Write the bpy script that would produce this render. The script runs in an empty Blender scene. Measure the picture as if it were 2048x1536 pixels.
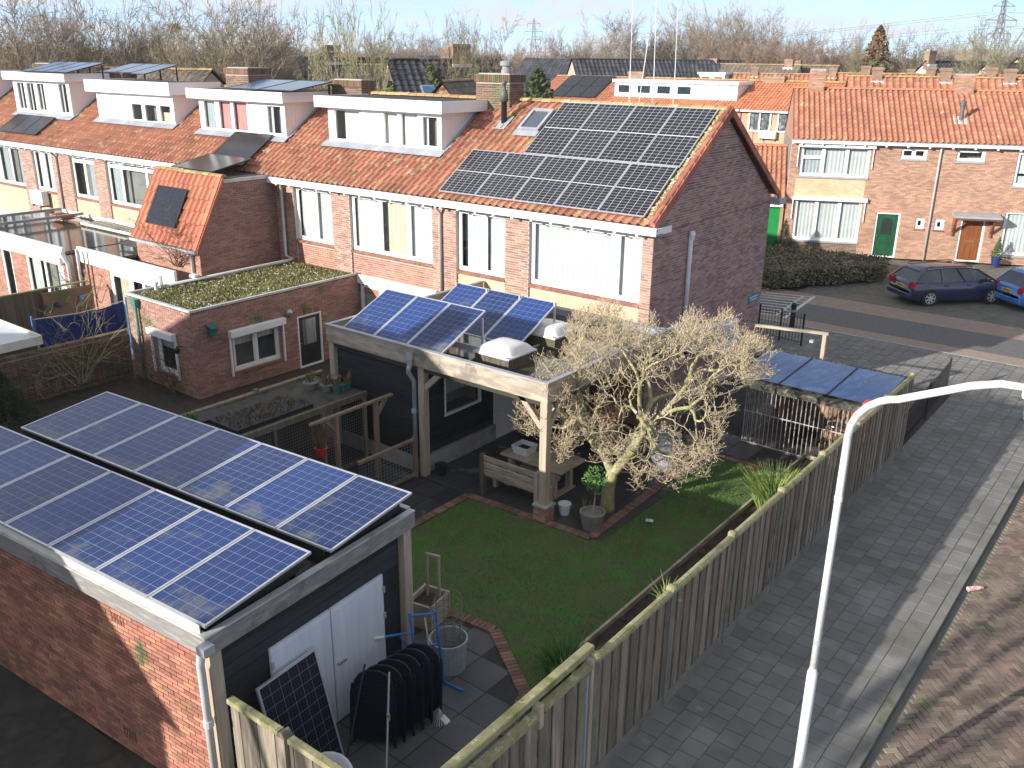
import bpy, math, random
import numpy as np
from mathutils import Vector as V, Matrix
SC = bpy.context.scene
COL = SC.collection
rnd = random.Random(7)
R = math.radians
# ---------------------------------------------------------------- camera
CAM = V((0, 0, 9.0)); FPX = 1800.0
_y, _p, _r = R(-37.89), R(19.93), R(0.62)
_f = V((math.sin(_y)*math.cos(_p), math.cos(_y)*math.cos(_p), -math.sin(_p)))
_rt = V((math.cos(_y), -math.sin(_y), 0)); _up = _rt.cross(_f)
_rt, _up = math.cos(_r)*_rt + math.sin(_r)*_up, -math.sin(_r)*_rt + math.cos(_r)*_up
cd = bpy.data.cameras.new('camera'); cam = bpy.data.objects.new('camera', cd); COL.objects.link(cam)
cd.sensor_width = 36; cd.lens = FPX/2048*36; cd.clip_start = .1; cd.clip_end = 4000
cam.matrix_world = Matrix(((_rt.x, _up.x, -_f.x, CAM.x), (_rt.y, _up.y, -_f.y, CAM.y), (_rt.z, _up.z, -_f.z, CAM.z), (0, 0, 0, 1)))
SC.camera = cam
def ray(px, py): return _f + (px-1024)/FPX*_rt - (py-768)/FPX*_up
def gp(px, py, p0, n):           # pixel on a plane
    d = ray(px, py); n = V(n); return CAM + d*((V(p0)-CAM).dot(n)/d.dot(n))
def gz(px, py, z=0): return gp(px, py, (0, 0, z), (0, 0, 1))
def gy(px, py, y): return gp(px, py, (0, y, 0), (0, 1, 0))
def gx(px, py, x): return gp(px, py, (x, 0, 0), (1, 0, 0))
# ---------------------------------------------------------------- sky, sun, exposure
SUN_AZ, SUN_EL = 70.0, 18.8      # the light travels towards this heading (from +x), this steep
W = bpy.data.worlds.new('World'); SC.world = W; W.use_nodes = True
nt = W.node_tree; nt.nodes.clear()
def _n(nt, t, **k):
    n = nt.nodes.new(t)
    for a, b in k.items(): setattr(n, a, b)
    return n
sky = _n(nt, 'ShaderNodeTexSky', sky_type='NISHITA', sun_disc=False)
sky.sun_elevation = R(SUN_EL); sky.sun_rotation = R(90-(SUN_AZ+180)) ; sky.air_density = .45; sky.dust_density = .1; sky.ozone_density = 2.0
tc = _n(nt, 'ShaderNodeTexCoord'); sp = _n(nt, 'ShaderNodeSeparateXYZ'); nt.links.new(tc.outputs['Generated'], sp.inputs[0])
# clouds laid on a flat ceiling: direction / height
def mth(nt, op, a, b=None, c=None):
    m = _n(nt, 'ShaderNodeMath', operation=op)
    for i, x in enumerate((a, b, c)):
        if x is None: continue
        if hasattr(x, 'links') or hasattr(x, 'is_linked'): nt.links.new(x, m.inputs[i])
        else: m.inputs[i].default_value = x
    return m.outputs[0]
zz = mth(nt, 'ADD', mth(nt, 'MAXIMUM', sp.outputs[2], 0.0), 0.05)
cx = _n(nt, 'ShaderNodeCombineXYZ'); nt.links.new(mth(nt, 'DIVIDE', sp.outputs[0], zz), cx.inputs[0]); nt.links.new(mth(nt, 'DIVIDE', sp.outputs[1], zz), cx.inputs[1])
n1 = _n(nt, 'ShaderNodeTexNoise'); n1.inputs['Scale'].default_value = .34; n1.inputs['Detail'].default_value = 9; n1.inputs['Roughness'].default_value = .62
nt.links.new(cx.outputs[0], n1.inputs['Vector'])
# heaped clouds low over the horizon, noise on the direction itself
mp = _n(nt, 'ShaderNodeMapping'); mp.inputs['Scale'].default_value = (1, 1, 2.6); nt.links.new(tc.outputs['Generated'], mp.inputs[0])
n2 = _n(nt, 'ShaderNodeTexNoise'); n2.inputs['Scale'].default_value = 7.5; n2.inputs['Detail'].default_value = 8; n2.inputs['Roughness'].default_value = .58
nt.links.new(mp.outputs[0], n2.inputs['Vector'])
def ramp(nt, fac, pts, interp='LINEAR'):
    r = _n(nt, 'ShaderNodeValToRGB'); r.color_ramp.interpolation = interp
    el = r.color_ramp.elements
    while len(el) < len(pts): el.new(.5)
    for e, (p, c) in zip(el, pts):
        e.position = p; e.color = c if len(c) == 4 else (*c, 1)
    nt.links.new(fac, r.inputs[0]); return r.outputs[0]
c1 = ramp(nt, n1.outputs[0], [(.42, (0, 0, 0)), (.62, (.9,)*3)])
c2 = ramp(nt, n2.outputs[0], [(.50, (0, 0, 0)), (.60, (1.,)*3)])
cf = mth(nt, 'MULTIPLY_ADD', mth(nt, 'MAXIMUM', c1, c2), .74, .22)
mix = _n(nt, 'ShaderNodeMixRGB'); nt.links.new(cf, mix.inputs[0]); deep = _n(nt, 'ShaderNodeMixRGB', blend_type='MULTIPLY'); deep.inputs[0].default_value = 1; nt.links.new(sky.outputs[0], deep.inputs[1]); deep.inputs[2].default_value = (.64, .80, .94, 1)
nt.links.new(deep.outputs[0], mix.inputs[1]); mix.inputs[2].default_value = (3.3, 3.4, 3.5, 1)
bg = _n(nt, 'ShaderNodeBackground'); bg.inputs[1].default_value = .125; nt.links.new(mix.outputs[0], bg.inputs[0])
ow = _n(nt, 'ShaderNodeOutputWorld'); nt.links.new(bg.outputs[0], ow.inputs[0])
sd = bpy.data.lights.new('sun', 'SUN'); sd.energy = 3.9; sd.angle = R(.5); sd.color = (1, .95, .88)
sun = bpy.data.objects.new('sun', sd); COL.objects.link(sun)
_sd = V((math.cos(R(SUN_AZ))*math.cos(R(SUN_EL)), math.sin(R(SUN_AZ))*math.cos(R(SUN_EL)), -math.sin(R(SUN_EL))))
sun.rotation_euler = _sd.to_track_quat('-Z', 'Y').to_euler()
vs = SC.view_settings; vs.view_transform = 'Standard'; vs.look = 'None'; vs.exposure = 1.15; vs.gamma = 1; vs.use_curve_mapping = False
# ---------------------------------------------------------------- materials
MATS = {}
def mat(name, cols, rough=.7, scale=3., stretch=(1, 1, 1), vary=.0, hue=.0, bump=0., bscale=40., moss=None, metal=0., spec=.4, coat=0., detail=4., lo=.35, hi=.65, obj=False, trans=0.):
    if name in MATS: return MATS[name]
    m = bpy.data.materials.new(name); m.use_nodes = True; t = m.node_tree; t.nodes.clear()
    L = t.links.new
    out = _n(t, 'ShaderNodeOutputMaterial'); b = _n(t, 'ShaderNodeBsdfPrincipled'); L(b.outputs[0], out.inputs[0])
    g = _n(t, 'ShaderNodeNewGeometry')
    if obj:
        src = _n(t, 'ShaderNodeTexCoord').outputs['Object']
    else: src = g.outputs['Position']
    mp = _n(t, 'ShaderNodeMapping'); mp.inputs['Scale'].default_value = stretch; L(src, mp.inputs[0])
    no = _n(t, 'ShaderNodeTexNoise'); no.inputs['Scale'].default_value = scale; no.inputs['Detail'].default_value = detail; L(mp.outputs[0], no.inputs['Vector'])
    if len(cols) == 1: cols = [cols[0], tuple(c*.86 for c in cols[0])]
    k = len(cols)-1
    col = ramp(t, no.outputs[0], [(lo+(hi-lo)*i/k, c) for i, c in enumerate(cols)])
    if moss:
        for (mc, th, ms, wd) in moss:
            n3 = _n(t, 'ShaderNodeTexNoise'); n3.inputs['Scale'].default_value = ms; n3.inputs['Detail'].default_value = 5; n3.inputs['Roughness'].default_value = .65; L(src, n3.inputs['Vector'])
            f = ramp(t, n3.outputs[0], [(th, (0, 0, 0)), (th+wd, (1, 1, 1))])
            mx = _n(t, 'ShaderNodeMixRGB'); L(f, mx.inputs[0]); L(col, mx.inputs[1]); mx.inputs[2].default_value = (*mc, 1); col = mx.outputs[0]
    if vary or hue:
        oi = _n(t, 'ShaderNodeObjectInfo')
        rv = mth(t, 'FRACT', mth(t, 'ADD', g.outputs['Random Per Island'], oi.outputs['Random']))
        rh = mth(t, 'FRACT', mth(t, 'MULTIPLY', rv, 17.31))
        hs = _n(t, 'ShaderNodeHueSaturation'); L(col, hs.inputs['Color'])
        L(mth(t, 'MULTIPLY_ADD', rv, 2*vary, 1-vary), hs.inputs['Value'])
        L(mth(t, 'MULTIPLY_ADD', rh, 2*hue, .5-hue), hs.inputs['Hue'])
        col = hs.outputs[0]
    L(col, b.inputs['Base Color'])
    b.inputs['Roughness'].default_value = rough; b.inputs['Metallic'].default_value = metal; b.inputs['Specular IOR Level'].default_value = spec; b.inputs['Coat Weight'].default_value = coat
    if bump:
        n4 = _n(t, 'ShaderNodeTexNoise'); n4.inputs['Scale'].default_value = bscale; n4.inputs['Detail'].default_value = 4; L(mp.outputs[0], n4.inputs['Vector'])
        bp = _n(t, 'ShaderNodeBump'); bp.inputs['Strength'].default_value = bump; bp.inputs['Distance'].default_value = .02; L(n4.outputs[0], bp.inputs['Height']); L(bp.outputs[0], b.inputs['Normal'])
    MATS[name] = m; return m
def glassmat(name, tint=(.9, .95, .95), mixf=.09, rough=.02):
    m = bpy.data.materials.new(name); m.use_nodes = True; t = m.node_tree; t.nodes.clear(); L = t.links.new
    out = _n(t, 'ShaderNodeOutputMaterial'); tr = _n(t, 'ShaderNodeBsdfTransparent'); tr.inputs[0].default_value = (*tint, 1)
    gl = _n(t, 'ShaderNodeBsdfGlossy'); gl.inputs['Roughness'].default_value = rough
    lw = _n(t, 'ShaderNodeLayerWeight'); lw.inputs[0].default_value = .5
    mx = _n(t, 'ShaderNodeMixShader'); L(mth(t, 'MULTIPLY_ADD', mth(t, 'POWER', lw.outputs['Facing'], 5.0), .9, mixf), mx.inputs[0]); L(tr.outputs[0], mx.inputs[1]); L(gl.outputs[0], mx.inputs[2]); L(mx.outputs[0], out.inputs[0])
    MATS[name] = m; return m
def panelmat(name, nx, ny, cell, line, lw=.022, rough=.12, dirt=.0, bus=3, midgap=0., spec=.5):
    # printed cells under glass: grid in the panel's own 0..1 coordinates
    m = bpy.data.materials.new(name); m.use_nodes = True; t = m.node_tree; t.nodes.clear(); L = t.links.new
    out = _n(t, 'ShaderNodeOutputMaterial'); b = _n(t, 'ShaderNodeBsdfPrincipled'); L(b.outputs[0], out.inputs[0])
    tc = _n(t, 'ShaderNodeTexCoord'); s = _n(t, 'ShaderNodeSeparateXYZ'); L(tc.outputs['Generated'], s.inputs[0])
    def lines(sock, n, w):
        f = mth(t, 'ABSOLUTE', mth(t, 'SUBTRACT', mth(t, 'FRACT', mth(t, 'MULTIPLY', sock, n)), .5))
        return mth(t, 'GREATER_THAN', f, .5-w)
    g = mth(t, 'MAXIMUM', lines(s.outputs[0], nx, lw), lines(s.outputs[1], ny, lw*nx/nx if ny < 2*nx else lw*1.3))
    if midgap:
        g = mth(t, 'MAXIMUM', g, mth(t, 'LESS_THAN', mth(t, 'ABSOLUTE', mth(t, 'SUBTRACT', s.outputs[1], .5)), midgap))
    vo = _n(t, 'ShaderNodeTexVoronoi'); vo.inputs['Scale'].default_value = 45; L(tc.outputs['Object'], vo.inputs['Vector'])
    oi = _n(t, 'ShaderNodeObjectInfo')
    cm = _n(t, 'ShaderNodeMixRGB'); L(vo.outputs['Color'], cm.inputs[0]); cm.inputs[1].default_value = (*cell, 1); cm.inputs[2].default_value = (*[c*1.5 for c in cell], 1)
    hs = _n(t, 'ShaderNodeHueSaturation'); L(cm.outputs[0], hs.inputs['Color']); L(mth(t, 'MULTIPLY_ADD', oi.outputs['Random'], .5, .75), hs.inputs['Value'])
    col = hs.outputs[0]
    if bus:
        bl = lines(s.outputs[0], nx*bus, .03)
        mb = _n(t, 'ShaderNodeMixRGB'); L(mth(t, 'MULTIPLY', bl, .28), mb.inputs[0]); L(col, mb.inputs[1]); mb.inputs[2].default_value = (*line, 1); col = mb.outputs[0]
    ml = _n(t, 'ShaderNodeMixRGB'); L(g, ml.inputs[0]); L(col, ml.inputs[1]); ml.inputs[2].default_value = (*line, 1); col = ml.outputs[0]
    ro = rough
    if dirt:
        geo = _n(t, 'ShaderNodeNewGeometry')
        n = _n(t, 'ShaderNodeTexNoise'); n.inputs['Scale'].default_value = 1.7; n.inputs['Detail'].default_value = 7; n.inputs['Roughness'].default_value = .62; L(geo.outputs['Position'], n.inputs['Vector'])
        # grime gathers along the low edge of each panel
        low = mth(t, 'MULTIPLY', mth(t, 'POWER', mth(t, 'SUBTRACT', 1.0, s.outputs[1]), 3.0), .17)
        f = ramp(t, mth(t, 'ADD', n.outputs[0], low), [(.61, (0, 0, 0)), (.78, (dirt,)*3)])
        md = _n(t, 'ShaderNodeMixRGB'); L(f, md.inputs[0]); L(col, md.inputs[1]); md.inputs[2].default_value = (.19, .18, .13, 1); col = md.outputs[0]
        ro = None; L(mth(t, 'MULTIPLY_ADD', f, .5, rough), b.inputs['Roughness'])
    L(col, b.inputs['Base Color'])
    if ro is not None: b.inputs['Roughness'].default_value = ro
    b.inputs['Specular IOR Level'].default_value = spec
    MATS[name] = m; return m
# ---------------------------------------------------------------- mesh building
class MB:
    def __init__(s): s.v = []; s.f = []; s.sm = False
    def add(s, vs, fs):
        k = len(s.v); s.v += [tuple(p) for p in vs]; s.f += [tuple(i+k for i in f) for f in fs]; return s
    def quad(s, a, b, c, d): return s.add((a, b, c, d), ((0, 1, 2, 3),))
    def box(s, x0, x1, y0, y1, z0, z1):
        return s.add(((x0, y0, z0), (x1, y0, z0), (x1, y1, z0), (x0, y1, z0), (x0, y0, z1), (x1, y0, z1), (x1, y1, z1), (x0, y1, z1)),
                     ((3, 2, 1, 0), (4, 5, 6, 7), (0, 1, 5, 4), (1, 2, 6, 5), (2, 3, 7, 6), (3, 0, 4, 7)))
    def ob(s, o, a, b, c):       # box from corner o with edge vectors a, b, c
        o, a, b, c = V(o), V(a), V(b), V(c)
        p = [o, o+a, o+a+b, o+b, o+c, o+a+c, o+a+b+c, o+b+c]
        fl = ((3, 2, 1, 0), (4, 5, 6, 7), (0, 1, 5, 4), (1, 2, 6, 5), (2, 3, 7, 6), (3, 0, 4, 7))
        if a.cross(b).dot(c) < 0: fl = tuple(f[::-1] for f in fl)
        return s.add(p, fl)
    def bar(s, p, q, w, h=None, up=(0, 0, 1)):   # beam between two points, w across, h in height
        p, q = V(p), V(q); h = h or w; d = (q-p); e = d.normalized(); u = V(up)
        if abs(e.dot(u)) > .98: u = V((0, 1, 0))
        sd = e.cross(u).normalized(); u = sd.cross(e)
        return s.ob(p-sd*w/2-u*h/2, d, sd*w, u*h)
    def tube(s, pts, r, n=8, cap=True):
        pts = [V(p) for p in pts]; N = len(pts)
        rs = r if isinstance(r, (list, tuple)) else [r]*N
        t0 = (pts[1]-pts[0]).normalized(); a = t0.orthogonal().normalized(); k = len(s.v)
        for i, p in enumerate(pts):
            t = (pts[min(i+1, N-1)]-pts[max(i-1, 0)]).normalized()
            a = (a-t*a.dot(t)).normalized(); b = t.cross(a)
            for j in range(n):
                w = 2*math.pi*j/n; q = p+(a*math.cos(w)+b*math.sin(w))*rs[i]; s.v.append(tuple(q))
        for i in range(N-1):
            for j in range(n):
                s.f.append((k+i*n+j, k+i*n+(j+1) % n, k+(i+1)*n+(j+1) % n, k+(i+1)*n+j))
        if cap:
            s.f.append(tuple(k+j for j in range(n))[::-1]); s.f.append(tuple(k+(N-1)*n+j for j in range(n)))
        return s
    def lathe(s, prof, o=(0, 0, 0), n=16):   # prof: (r, z)
        o = V(o); k = len(s.v)
        for r_, z in prof:
            for j in range(n):
                w = 2*math.pi*j/n; s.v.append((o.x+r_*math.cos(w), o.y+r_*math.sin(w), o.z+z))
        for i in range(len(prof)-1):
            for j in range(n): s.f.append((k+i*n+j, k+i*n+(j+1) % n, k+(i+1)*n+(j+1) % n, k+(i+1)*n+j))
        if prof[0][0] > 1e-4: s.f.append(tuple(k+j for j in range(n))[::-1])
        if prof[-1][0] > 1e-4: s.f.append(tuple(k+(len(prof)-1)*n+j for j in range(n)))
        return s
    def prism(s, poly, e):                  # polygon extruded by e
        e = V(e); P = [V(p) for p in poly]; n = len(P); k = len(s.v)
        s.v += [tuple(p) for p in P]+[tuple(p+e) for p in P]
        nn = sum(((P[i]-P[0]).cross(P[(i+1) % n]-P[0]) for i in range(n)), V((0, 0, 0)))
        fl = nn.dot(e) > 0
        A = tuple(k+i for i in range(n)); B = tuple(k+n+i for i in range(n))
        s.f.append(A[::-1] if fl else A); s.f.append(B if fl else B[::-1])
        for i in range(n):
            q = (k+i, k+(i+1) % n, k+n+(i+1) % n, k+n+i); s.f.append(q if fl else q[::-1])
        return s
    def mesh(s, name):
        me = bpy.data.meshes.new(name); me.from_pydata(s.v, [], s.f)
        if s.sm: me.polygons.foreach_set('use_smooth', [True]*len(me.polygons))
        return me
    def build(s, name, m, parent=None, smooth=False, bevel=0):
        s.sm = smooth; me = s.mesh(name); me.materials.append(MATS[m] if isinstance(m, str) else m)
        o = bpy.data.objects.new(name, me); COL.objects.link(o); par(o, parent)
        if bevel:
            b = o.modifiers.new('bevel', 'BEVEL'); b.width = bevel; b.segments = 2; b.limit_method = 'ANGLE'
        return o
def par(o, parent):
    if parent is None: return
    o.parent = parent
    if parent.type == 'EMPTY' and 'world' in WORLD.get(parent.name, ''): o.matrix_parent_inverse = WINV[parent.name]
WORLD = {}; WINV = {}
def tag(o, label, cat, group=None):
    o['label'] = label; o['category'] = cat
    if group: o['group'] = group
    return o
def T(name, label, cat, loc=(0, 0, 0), rz=0, group=None, local=False):
    """a thing: Empty at its base; parts are given in world coordinates unless local"""
    o = bpy.data.objects.new(name, None); COL.objects.link(o); o.location = loc; o.rotation_euler = (0, 0, rz); o.empty_display_size = .1
    tag(o, label, cat, group)
    if not local:
        WORLD[o.name] = 'world'; WINV[o.name] = (Matrix.Translation(V(loc)) @ Matrix.Rotation(rz, 4, 'Z')).inverted()
    return o
def struct(o, kind='structure'):
    o['kind'] = kind; return o
def stuff(o): return struct(o, 'stuff')
def dup(root, label=None, group=None, mw=None, loc=None, rz=None, sc=None, parent=None):
    c = root.copy(); COL.objects.link(c)
    if parent is not None: c.parent = parent
    c['label'] = label if label else c.get('label', '')
    if not c['label']: del c['label']
    if group: c['group'] = group
    if mw is not None: c.matrix_world = mw
    if loc is not None: c.location = loc
    if rz is not None: c.rotation_euler = (0, 0, rz)
    if sc is not None: c.scale = (sc,)*3 if not isinstance(sc, (tuple, list)) else sc
    for ch in root.children: dup(ch, parent=c)
    return c
def pieces(name, me, m, parent, places, cap=300):
    """alike pieces: one object each, one shared mesh"""
    if not me.materials: me.materials.append(MATS[m])
    for mw in places[:cap]:
        o = bpy.data.objects.new(name, me); COL.objects.link(o); par(o, parent); o.matrix_basis = mw
def frame(a, b, c, o):
    return Matrix(((a[0], b[0], c[0], o[0]), (a[1], b[1], c[1], o[1]), (a[2], b[2], c[2], o[2]), (0, 0, 0, 1)))
ORD = ['first', 'second', 'third', 'fourth', 'fifth', 'sixth', 'seventh']
X_, Y_, Z_ = V((1, 0, 0)), V((0, 1, 0)), V((0, 0, 1))
# ---------------------------------------------------------------- bricks and roof tiles
def brick_list(L, H, holes=(), roof=None, bl=.226, ch=.0665, gap=.012, seed=1, u0=0., soldier=()):
    """running bond: list of (u0, u1, z0, z1)"""
    out = []; k = 0; z = 0.; rr = random.Random(seed)
    while z+ch-gap <= H+1e-4:
        lo, hi = 0., L
        if roof: lo, hi = roof(z+ch)
        iv = [(lo, hi)]
        for (a, b, c, d) in holes:
            if c < z+ch*.6 < d:
                nv = []
                for (p, q) in iv:
                    if b <= p or a >= q: nv.append((p, q)); continue
                    if a > p: nv.append((p, a))
                    if b < q: nv.append((b, q))
                iv = nv
        off = (k % 2)*bl/2
        for (p, q) in iv:
            i = math.floor((p-off)/bl)
            while off+i*bl < q:
                a = max(off+i*bl, p); b = min(off+(i+1)*bl-gap, q); i += 1
                if b-a > .03: out.append((a, b, z, z+ch-gap))
        z += ch; k += 1
    return out
def lay(mb, o, a, n, lst, proud=.007, seed=3):
    o, a, n = V(o), V(a), V(n); rr = random.Random(seed)
    for (u0, u1, z0, z1) in lst:
        p = n*(proud+rr.uniform(-.003, .003)); q = n*-.004
        A, B = o+a*u0+Z_*z0, o+a*u1+Z_*z0; C_, D = o+a*u1+Z_*z1, o+a*u0+Z_*z1
        k = len(mb.v); mb.v += [tuple(x+p) for x in (A, B, C_, D)]+[tuple(x+q) for x in (A, B, C_, D)]
        mb.f += [(k, k+1, k+2, k+3), (k+4, k+5, k+1, k), (k+5, k+6, k+2, k+1), (k+6, k+7, k+3, k+2), (k+7, k+4, k, k+3)]
    return mb
def brickwall(parent, o, a, n, L, H, m, holes=(), roof=None, seed=1, name='brickwork', **k):
    mb = lay(MB(), o, a, n, brick_list(L, H, holes, roof, seed=seed, **k), seed=seed)
    return stuff(mb.build(name, m, parent))
TP = ((0, .016), (.14, -.014), (.42, -.022), (.60, .008), (.76, .046), (.90, .044), (1.0, .016))
def tile_geo(tw, th, lift=.042):
    k = len(TP); v = []; f = []
    for (t, h) in TP: v.append((t*tw, 0, h+lift))
    for (t, h) in TP: v.append((t*tw, th, h))
    for (t, h) in TP: v.append((t*tw, 0, h-.004))
    for i in range(k-1):
        f.append((i, i+1, k+i+1, k+i)); f.append((2*k+i, 2*k+i+1, i+1, i))
    return v, f
def tiles(parent, o, a, s, Wd, S, m, tw=.245, th=.335, skip=None, single=None, seed=5, name='roof_tiles', top=None):
    """pantiles over a slope. single(u, v): build that tile as a piece of its own"""
    o, a, s = V(o), V(a), V(s); n = a.cross(s).normalized(); rr = random.Random(seed)
    nu, ns = max(1, round(Wd/tw)), max(1, round(S/th)); tw, th = Wd/nu, S/ns
    gv, gf = tile_geo(tw, th*1.06); mb = MB(); sing = []
    for j in range(ns):
        for i in range(nu):
            u, v = i*tw, j*th
            if skip and skip(u+tw/2, v+th/2): continue
            oo = o+a*u+s*v+n*rr.uniform(0, .006)
            if single and single(u+tw/2, v+th/2): sing.append(frame(a, s, n, oo)); continue
            k = len(mb.v)
            jx = rr.uniform(-.004, .004)
            mb.v += [tuple(oo+a*(p[0]+jx)+s*p[1]+n*p[2]) for p in gv]; mb.f += [tuple(q+k for q in f) for f in gf]
    ob = None
    if mb.v: ob = stuff(mb.build(name, m, parent, smooth=False))
    if sing:
        t = MB(); t.add(gv, gf); me = t.mesh('roof_tile'); pieces('roof_tile', me, m, parent, sing, 300)
    return ob
def ridge(parent, p, q, m, r=.11, step=.36, name='ridge_tile'):
    p, q = V(p), V(q); L = (q-p).length; n = max(1, round(L/step)); e = (q-p)/n; d = e.normalized(); sd = d.cross(Z_).normalized()
    mb = MB()
    for t, (rr, ex) in enumerate(((r, 0.), (r*1.12, 1.06))):
        for j in range(7):
            w = math.pi*j/6; mb.v.append((math.cos(w)*rr, e.length*ex, math.sin(w)*rr*.8))
    mb.f = [(j, j+1, 7+j+1, 7+j) for j in range(6)]+[(13, 12, 11, 10, 9, 8, 7)]
    me = mb.mesh(name); pieces(name, me, m, parent, [frame(sd, d, sd.cross(d), p+e*i+Z_*rnd.uniform(-.006, .006)) for i in range(n)])
# ---------------------------------------------------------------- windows, doors
def fr(mb, o, a, n, u0, u1, z0, z1, w, d0, d1, ww=None):
    """rectangular frame of bars w wide, from depth d0 (out) to d1 (in)"""
    o, a, n = V(o), V(a), V(n); D = -n*(d1-d0); b = o-n*d0
    ww = ww or w
    mb.ob(b+a*u0+Z_*z0, a*w, D, Z_*(z1-z0)); mb.ob(b+a*(u1-w)+Z_*z0, a*w, D, Z_*(z1-z0))
    mb.ob(b+a*(u0+w)+Z_*z0, a*(u1-u0-2*w), D, Z_*ww); mb.ob(b+a*(u0+w)+Z_*(z1-w), a*(u1-u0-2*w), D, Z_*w)
    return mb
def curtain(o, a, n, u0, u1, z0, z1, d, amp=.012, wl=.17, seed=0):
    o, a, n = V(o), V(a), V(n); rr = random.Random(seed); N = max(4, int((u1-u0)/.028)); mb = MB(); ph = rr.uniform(0, 6)
    for i in range(N+1):
        u = u0+(u1-u0)*i/N; dd = d+amp*math.sin(u/wl*6.283+ph+.9*math.sin(u*3.1+ph))
        mb.v += [tuple(o+a*u-n*dd+Z_*z0), tuple(o+a*u-n*(d+.6*(dd-d))+Z_*z1)]
    mb.f = [(2*i, 2*i+2, 2*i+3, 2*i+1) for i in range(N)]
    return mb
def window(parent, o, a, n, u0, u1, z0, z1, mull=(), trans=(), curt=((0, 1),), cm='curtain', rec=.09, fw=.075, fm='white_paint', gm='glass', sill=None, room='room_dark', depth=.36, sash=True, seed=0, name='window', label=None, sash_w=.045):
    """frame (part) > pane, curtain, sill, room (sub-parts); u along a, z up, recessed by rec"""
    o, a, n = V(o), V(a), V(n); mb = MB(); fr(mb, o, a, n, u0, u1, z0, z1, fw, rec, rec+.07)
    xs = [u0+fw]+[x for m_ in mull for x in (u0+(u1-u0)*m_-fw*.5, u0+(u1-u0)*m_+fw*.5)]+[u1-fw]
    for m_ in mull: mb.ob(o+a*(u0+(u1-u0)*m_-fw*.5)-n*(rec+.003)+Z_*(z0+fw), a*fw, -n*.064, Z_*(z1-z0-2*fw))
    lights = []
    for i in range(0, len(xs), 2):
        zs = [z0+fw]
        for (col, t) in trans:
            if col == i//2:
                zt = z0+(z1-z0)*t; zs += [zt-fw*.4, zt+fw*.4]; mb.ob(o+a*xs[i]-n*(rec+.004)+Z_*(zt-fw*.4), a*(xs[i+1]-xs[i]), -n*.06, Z_*fw*.8)
        zs.append(z1-fw)
        for j in range(0, len(zs), 2): lights.append((xs[i], xs[i+1], zs[j], zs[j+1]))
    if sash:
        for (p, q, r_, s_) in lights: fr(mb, o, a, n, p-.004, q+.004, r_-.004, s_+.004, sash_w, rec+.018, rec+.055)
    w = mb.build(name, fm, parent)
    if label: w['label'] = label
    for (p, q, r_, s_) in lights:
        e = .03 if sash else -.005
        MB().quad(o+a*(p+e)-n*(rec+.04)+Z_*(r_+e), o+a*(q-e)-n*(rec+.04)+Z_*(r_+e), o+a*(q-e)-n*(rec+.04)+Z_*(s_-e), o+a*(p+e)-n*(rec+.04)+Z_*(s_-e)).build('pane', gm, w)
    for i, c in enumerate(curt):
        zl = c[2] if len(c) > 2 else 0.; zh = c[3] if len(c) > 3 else 1.; m_ = c[4] if len(c) > 4 else cm
        curtain(o, a, n, u0+(u1-u0)*c[0], u0+(u1-u0)*c[1], z0+(z1-z0)*zl+.02, z0+(z1-z0)*zh-.02, rec+.13, seed=seed+i).build('curtain', m_, w)
    rb = MB(); A = o+a*u0-n*(rec+.08)+Z_*z0; du, dz, dd = a*(u1-u0), Z_*(z1-z0), -n*depth
    rb.quad(A+dd, A+dd+du, A+dd+du+dz, A+dd+dz); rb.quad(A, A+dd, A+dd+dz, A+dz); rb.quad(A+du+dd, A+du, A+du+dz, A+du+dd+dz); rb.quad(A, A+du, A+du+dd, A+dd); rb.quad(A+dz, A+dd+dz, A+du+dd+dz, A+du+dz)
    rb.build('room', room, w)
    if sill:
        MB().ob(o+a*(u0-.02)+n*.035-n*(rec+.03)+Z_*(z0-.07), a*(u1-u0+.04), n*(rec+.03), Z_*.066).build('sill', sill, w)
    return w
def corewall(parent, o, a, n, L, H, th, m, holes=(), name='wall'):
    o, a, n = V(o), V(a), V(n); us = sorted(set([0, L]+[min(max(u, 0), L) for h in holes for u in h[:2]])); mb = MB()
    for u0, u1 in zip(us[:-1], us[1:]):
        if u1-u0 < 1e-4: continue
        hh = sorted([h for h in holes if h[0] <= u0+1e-5 and h[1] >= u1-1e-5], key=lambda h: h[2]); z = 0
        for h in hh:
            if h[2] > z+1e-4: mb.ob(o+a*u0+Z_*z, a*(u1-u0), -n*th, Z_*(h[2]-z))
            z = max(z, h[3])
        if z < H-1e-4: mb.ob(o+a*u0+Z_*z, a*(u1-u0), -n*th, Z_*(H-z))
    return mb.build(name, m, parent)
# ================================================================ materials
mat('brick_terrace', [(.39, .22, .165), (.31, .17, .13)], .85, 2.5, vary=.30, hue=.014, bump=.25)
mat('brick_gable', [(.33, .20, .18), (.26, .16, .148)], .85, 1.2, vary=.35, hue=.012, bump=.25)
mat('brick_pink', [(.40, .20, .14), (.33, .15, .105)], .85, 1.5, vary=.2, hue=.01, bump=.2)
mat('brick_cream', [(.60, .46, .29), (.53, .40, .24)], .85, 2., vary=.12, hue=.008, bump=.2)
mat('brick_sedum', [(.37, .20, .155), (.30, .155, .12)], .85, 1.4, vary=.25, hue=.012, bump=.25, moss=[((.10, .13, .04), .56, .9, .12)])
mat('brick_shed', [(.42, .195, .12), (.30, .13, .09), (.37, .165, .105)], .85, 1.6, vary=.30, hue=.013, bump=.3, moss=[((.09, .10, .045), .62, .8, .1)])
mat('brick_far', [(.46, .265, .18), (.38, .21, .14)], .85, 1.1, vary=.25, hue=.012)
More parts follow.
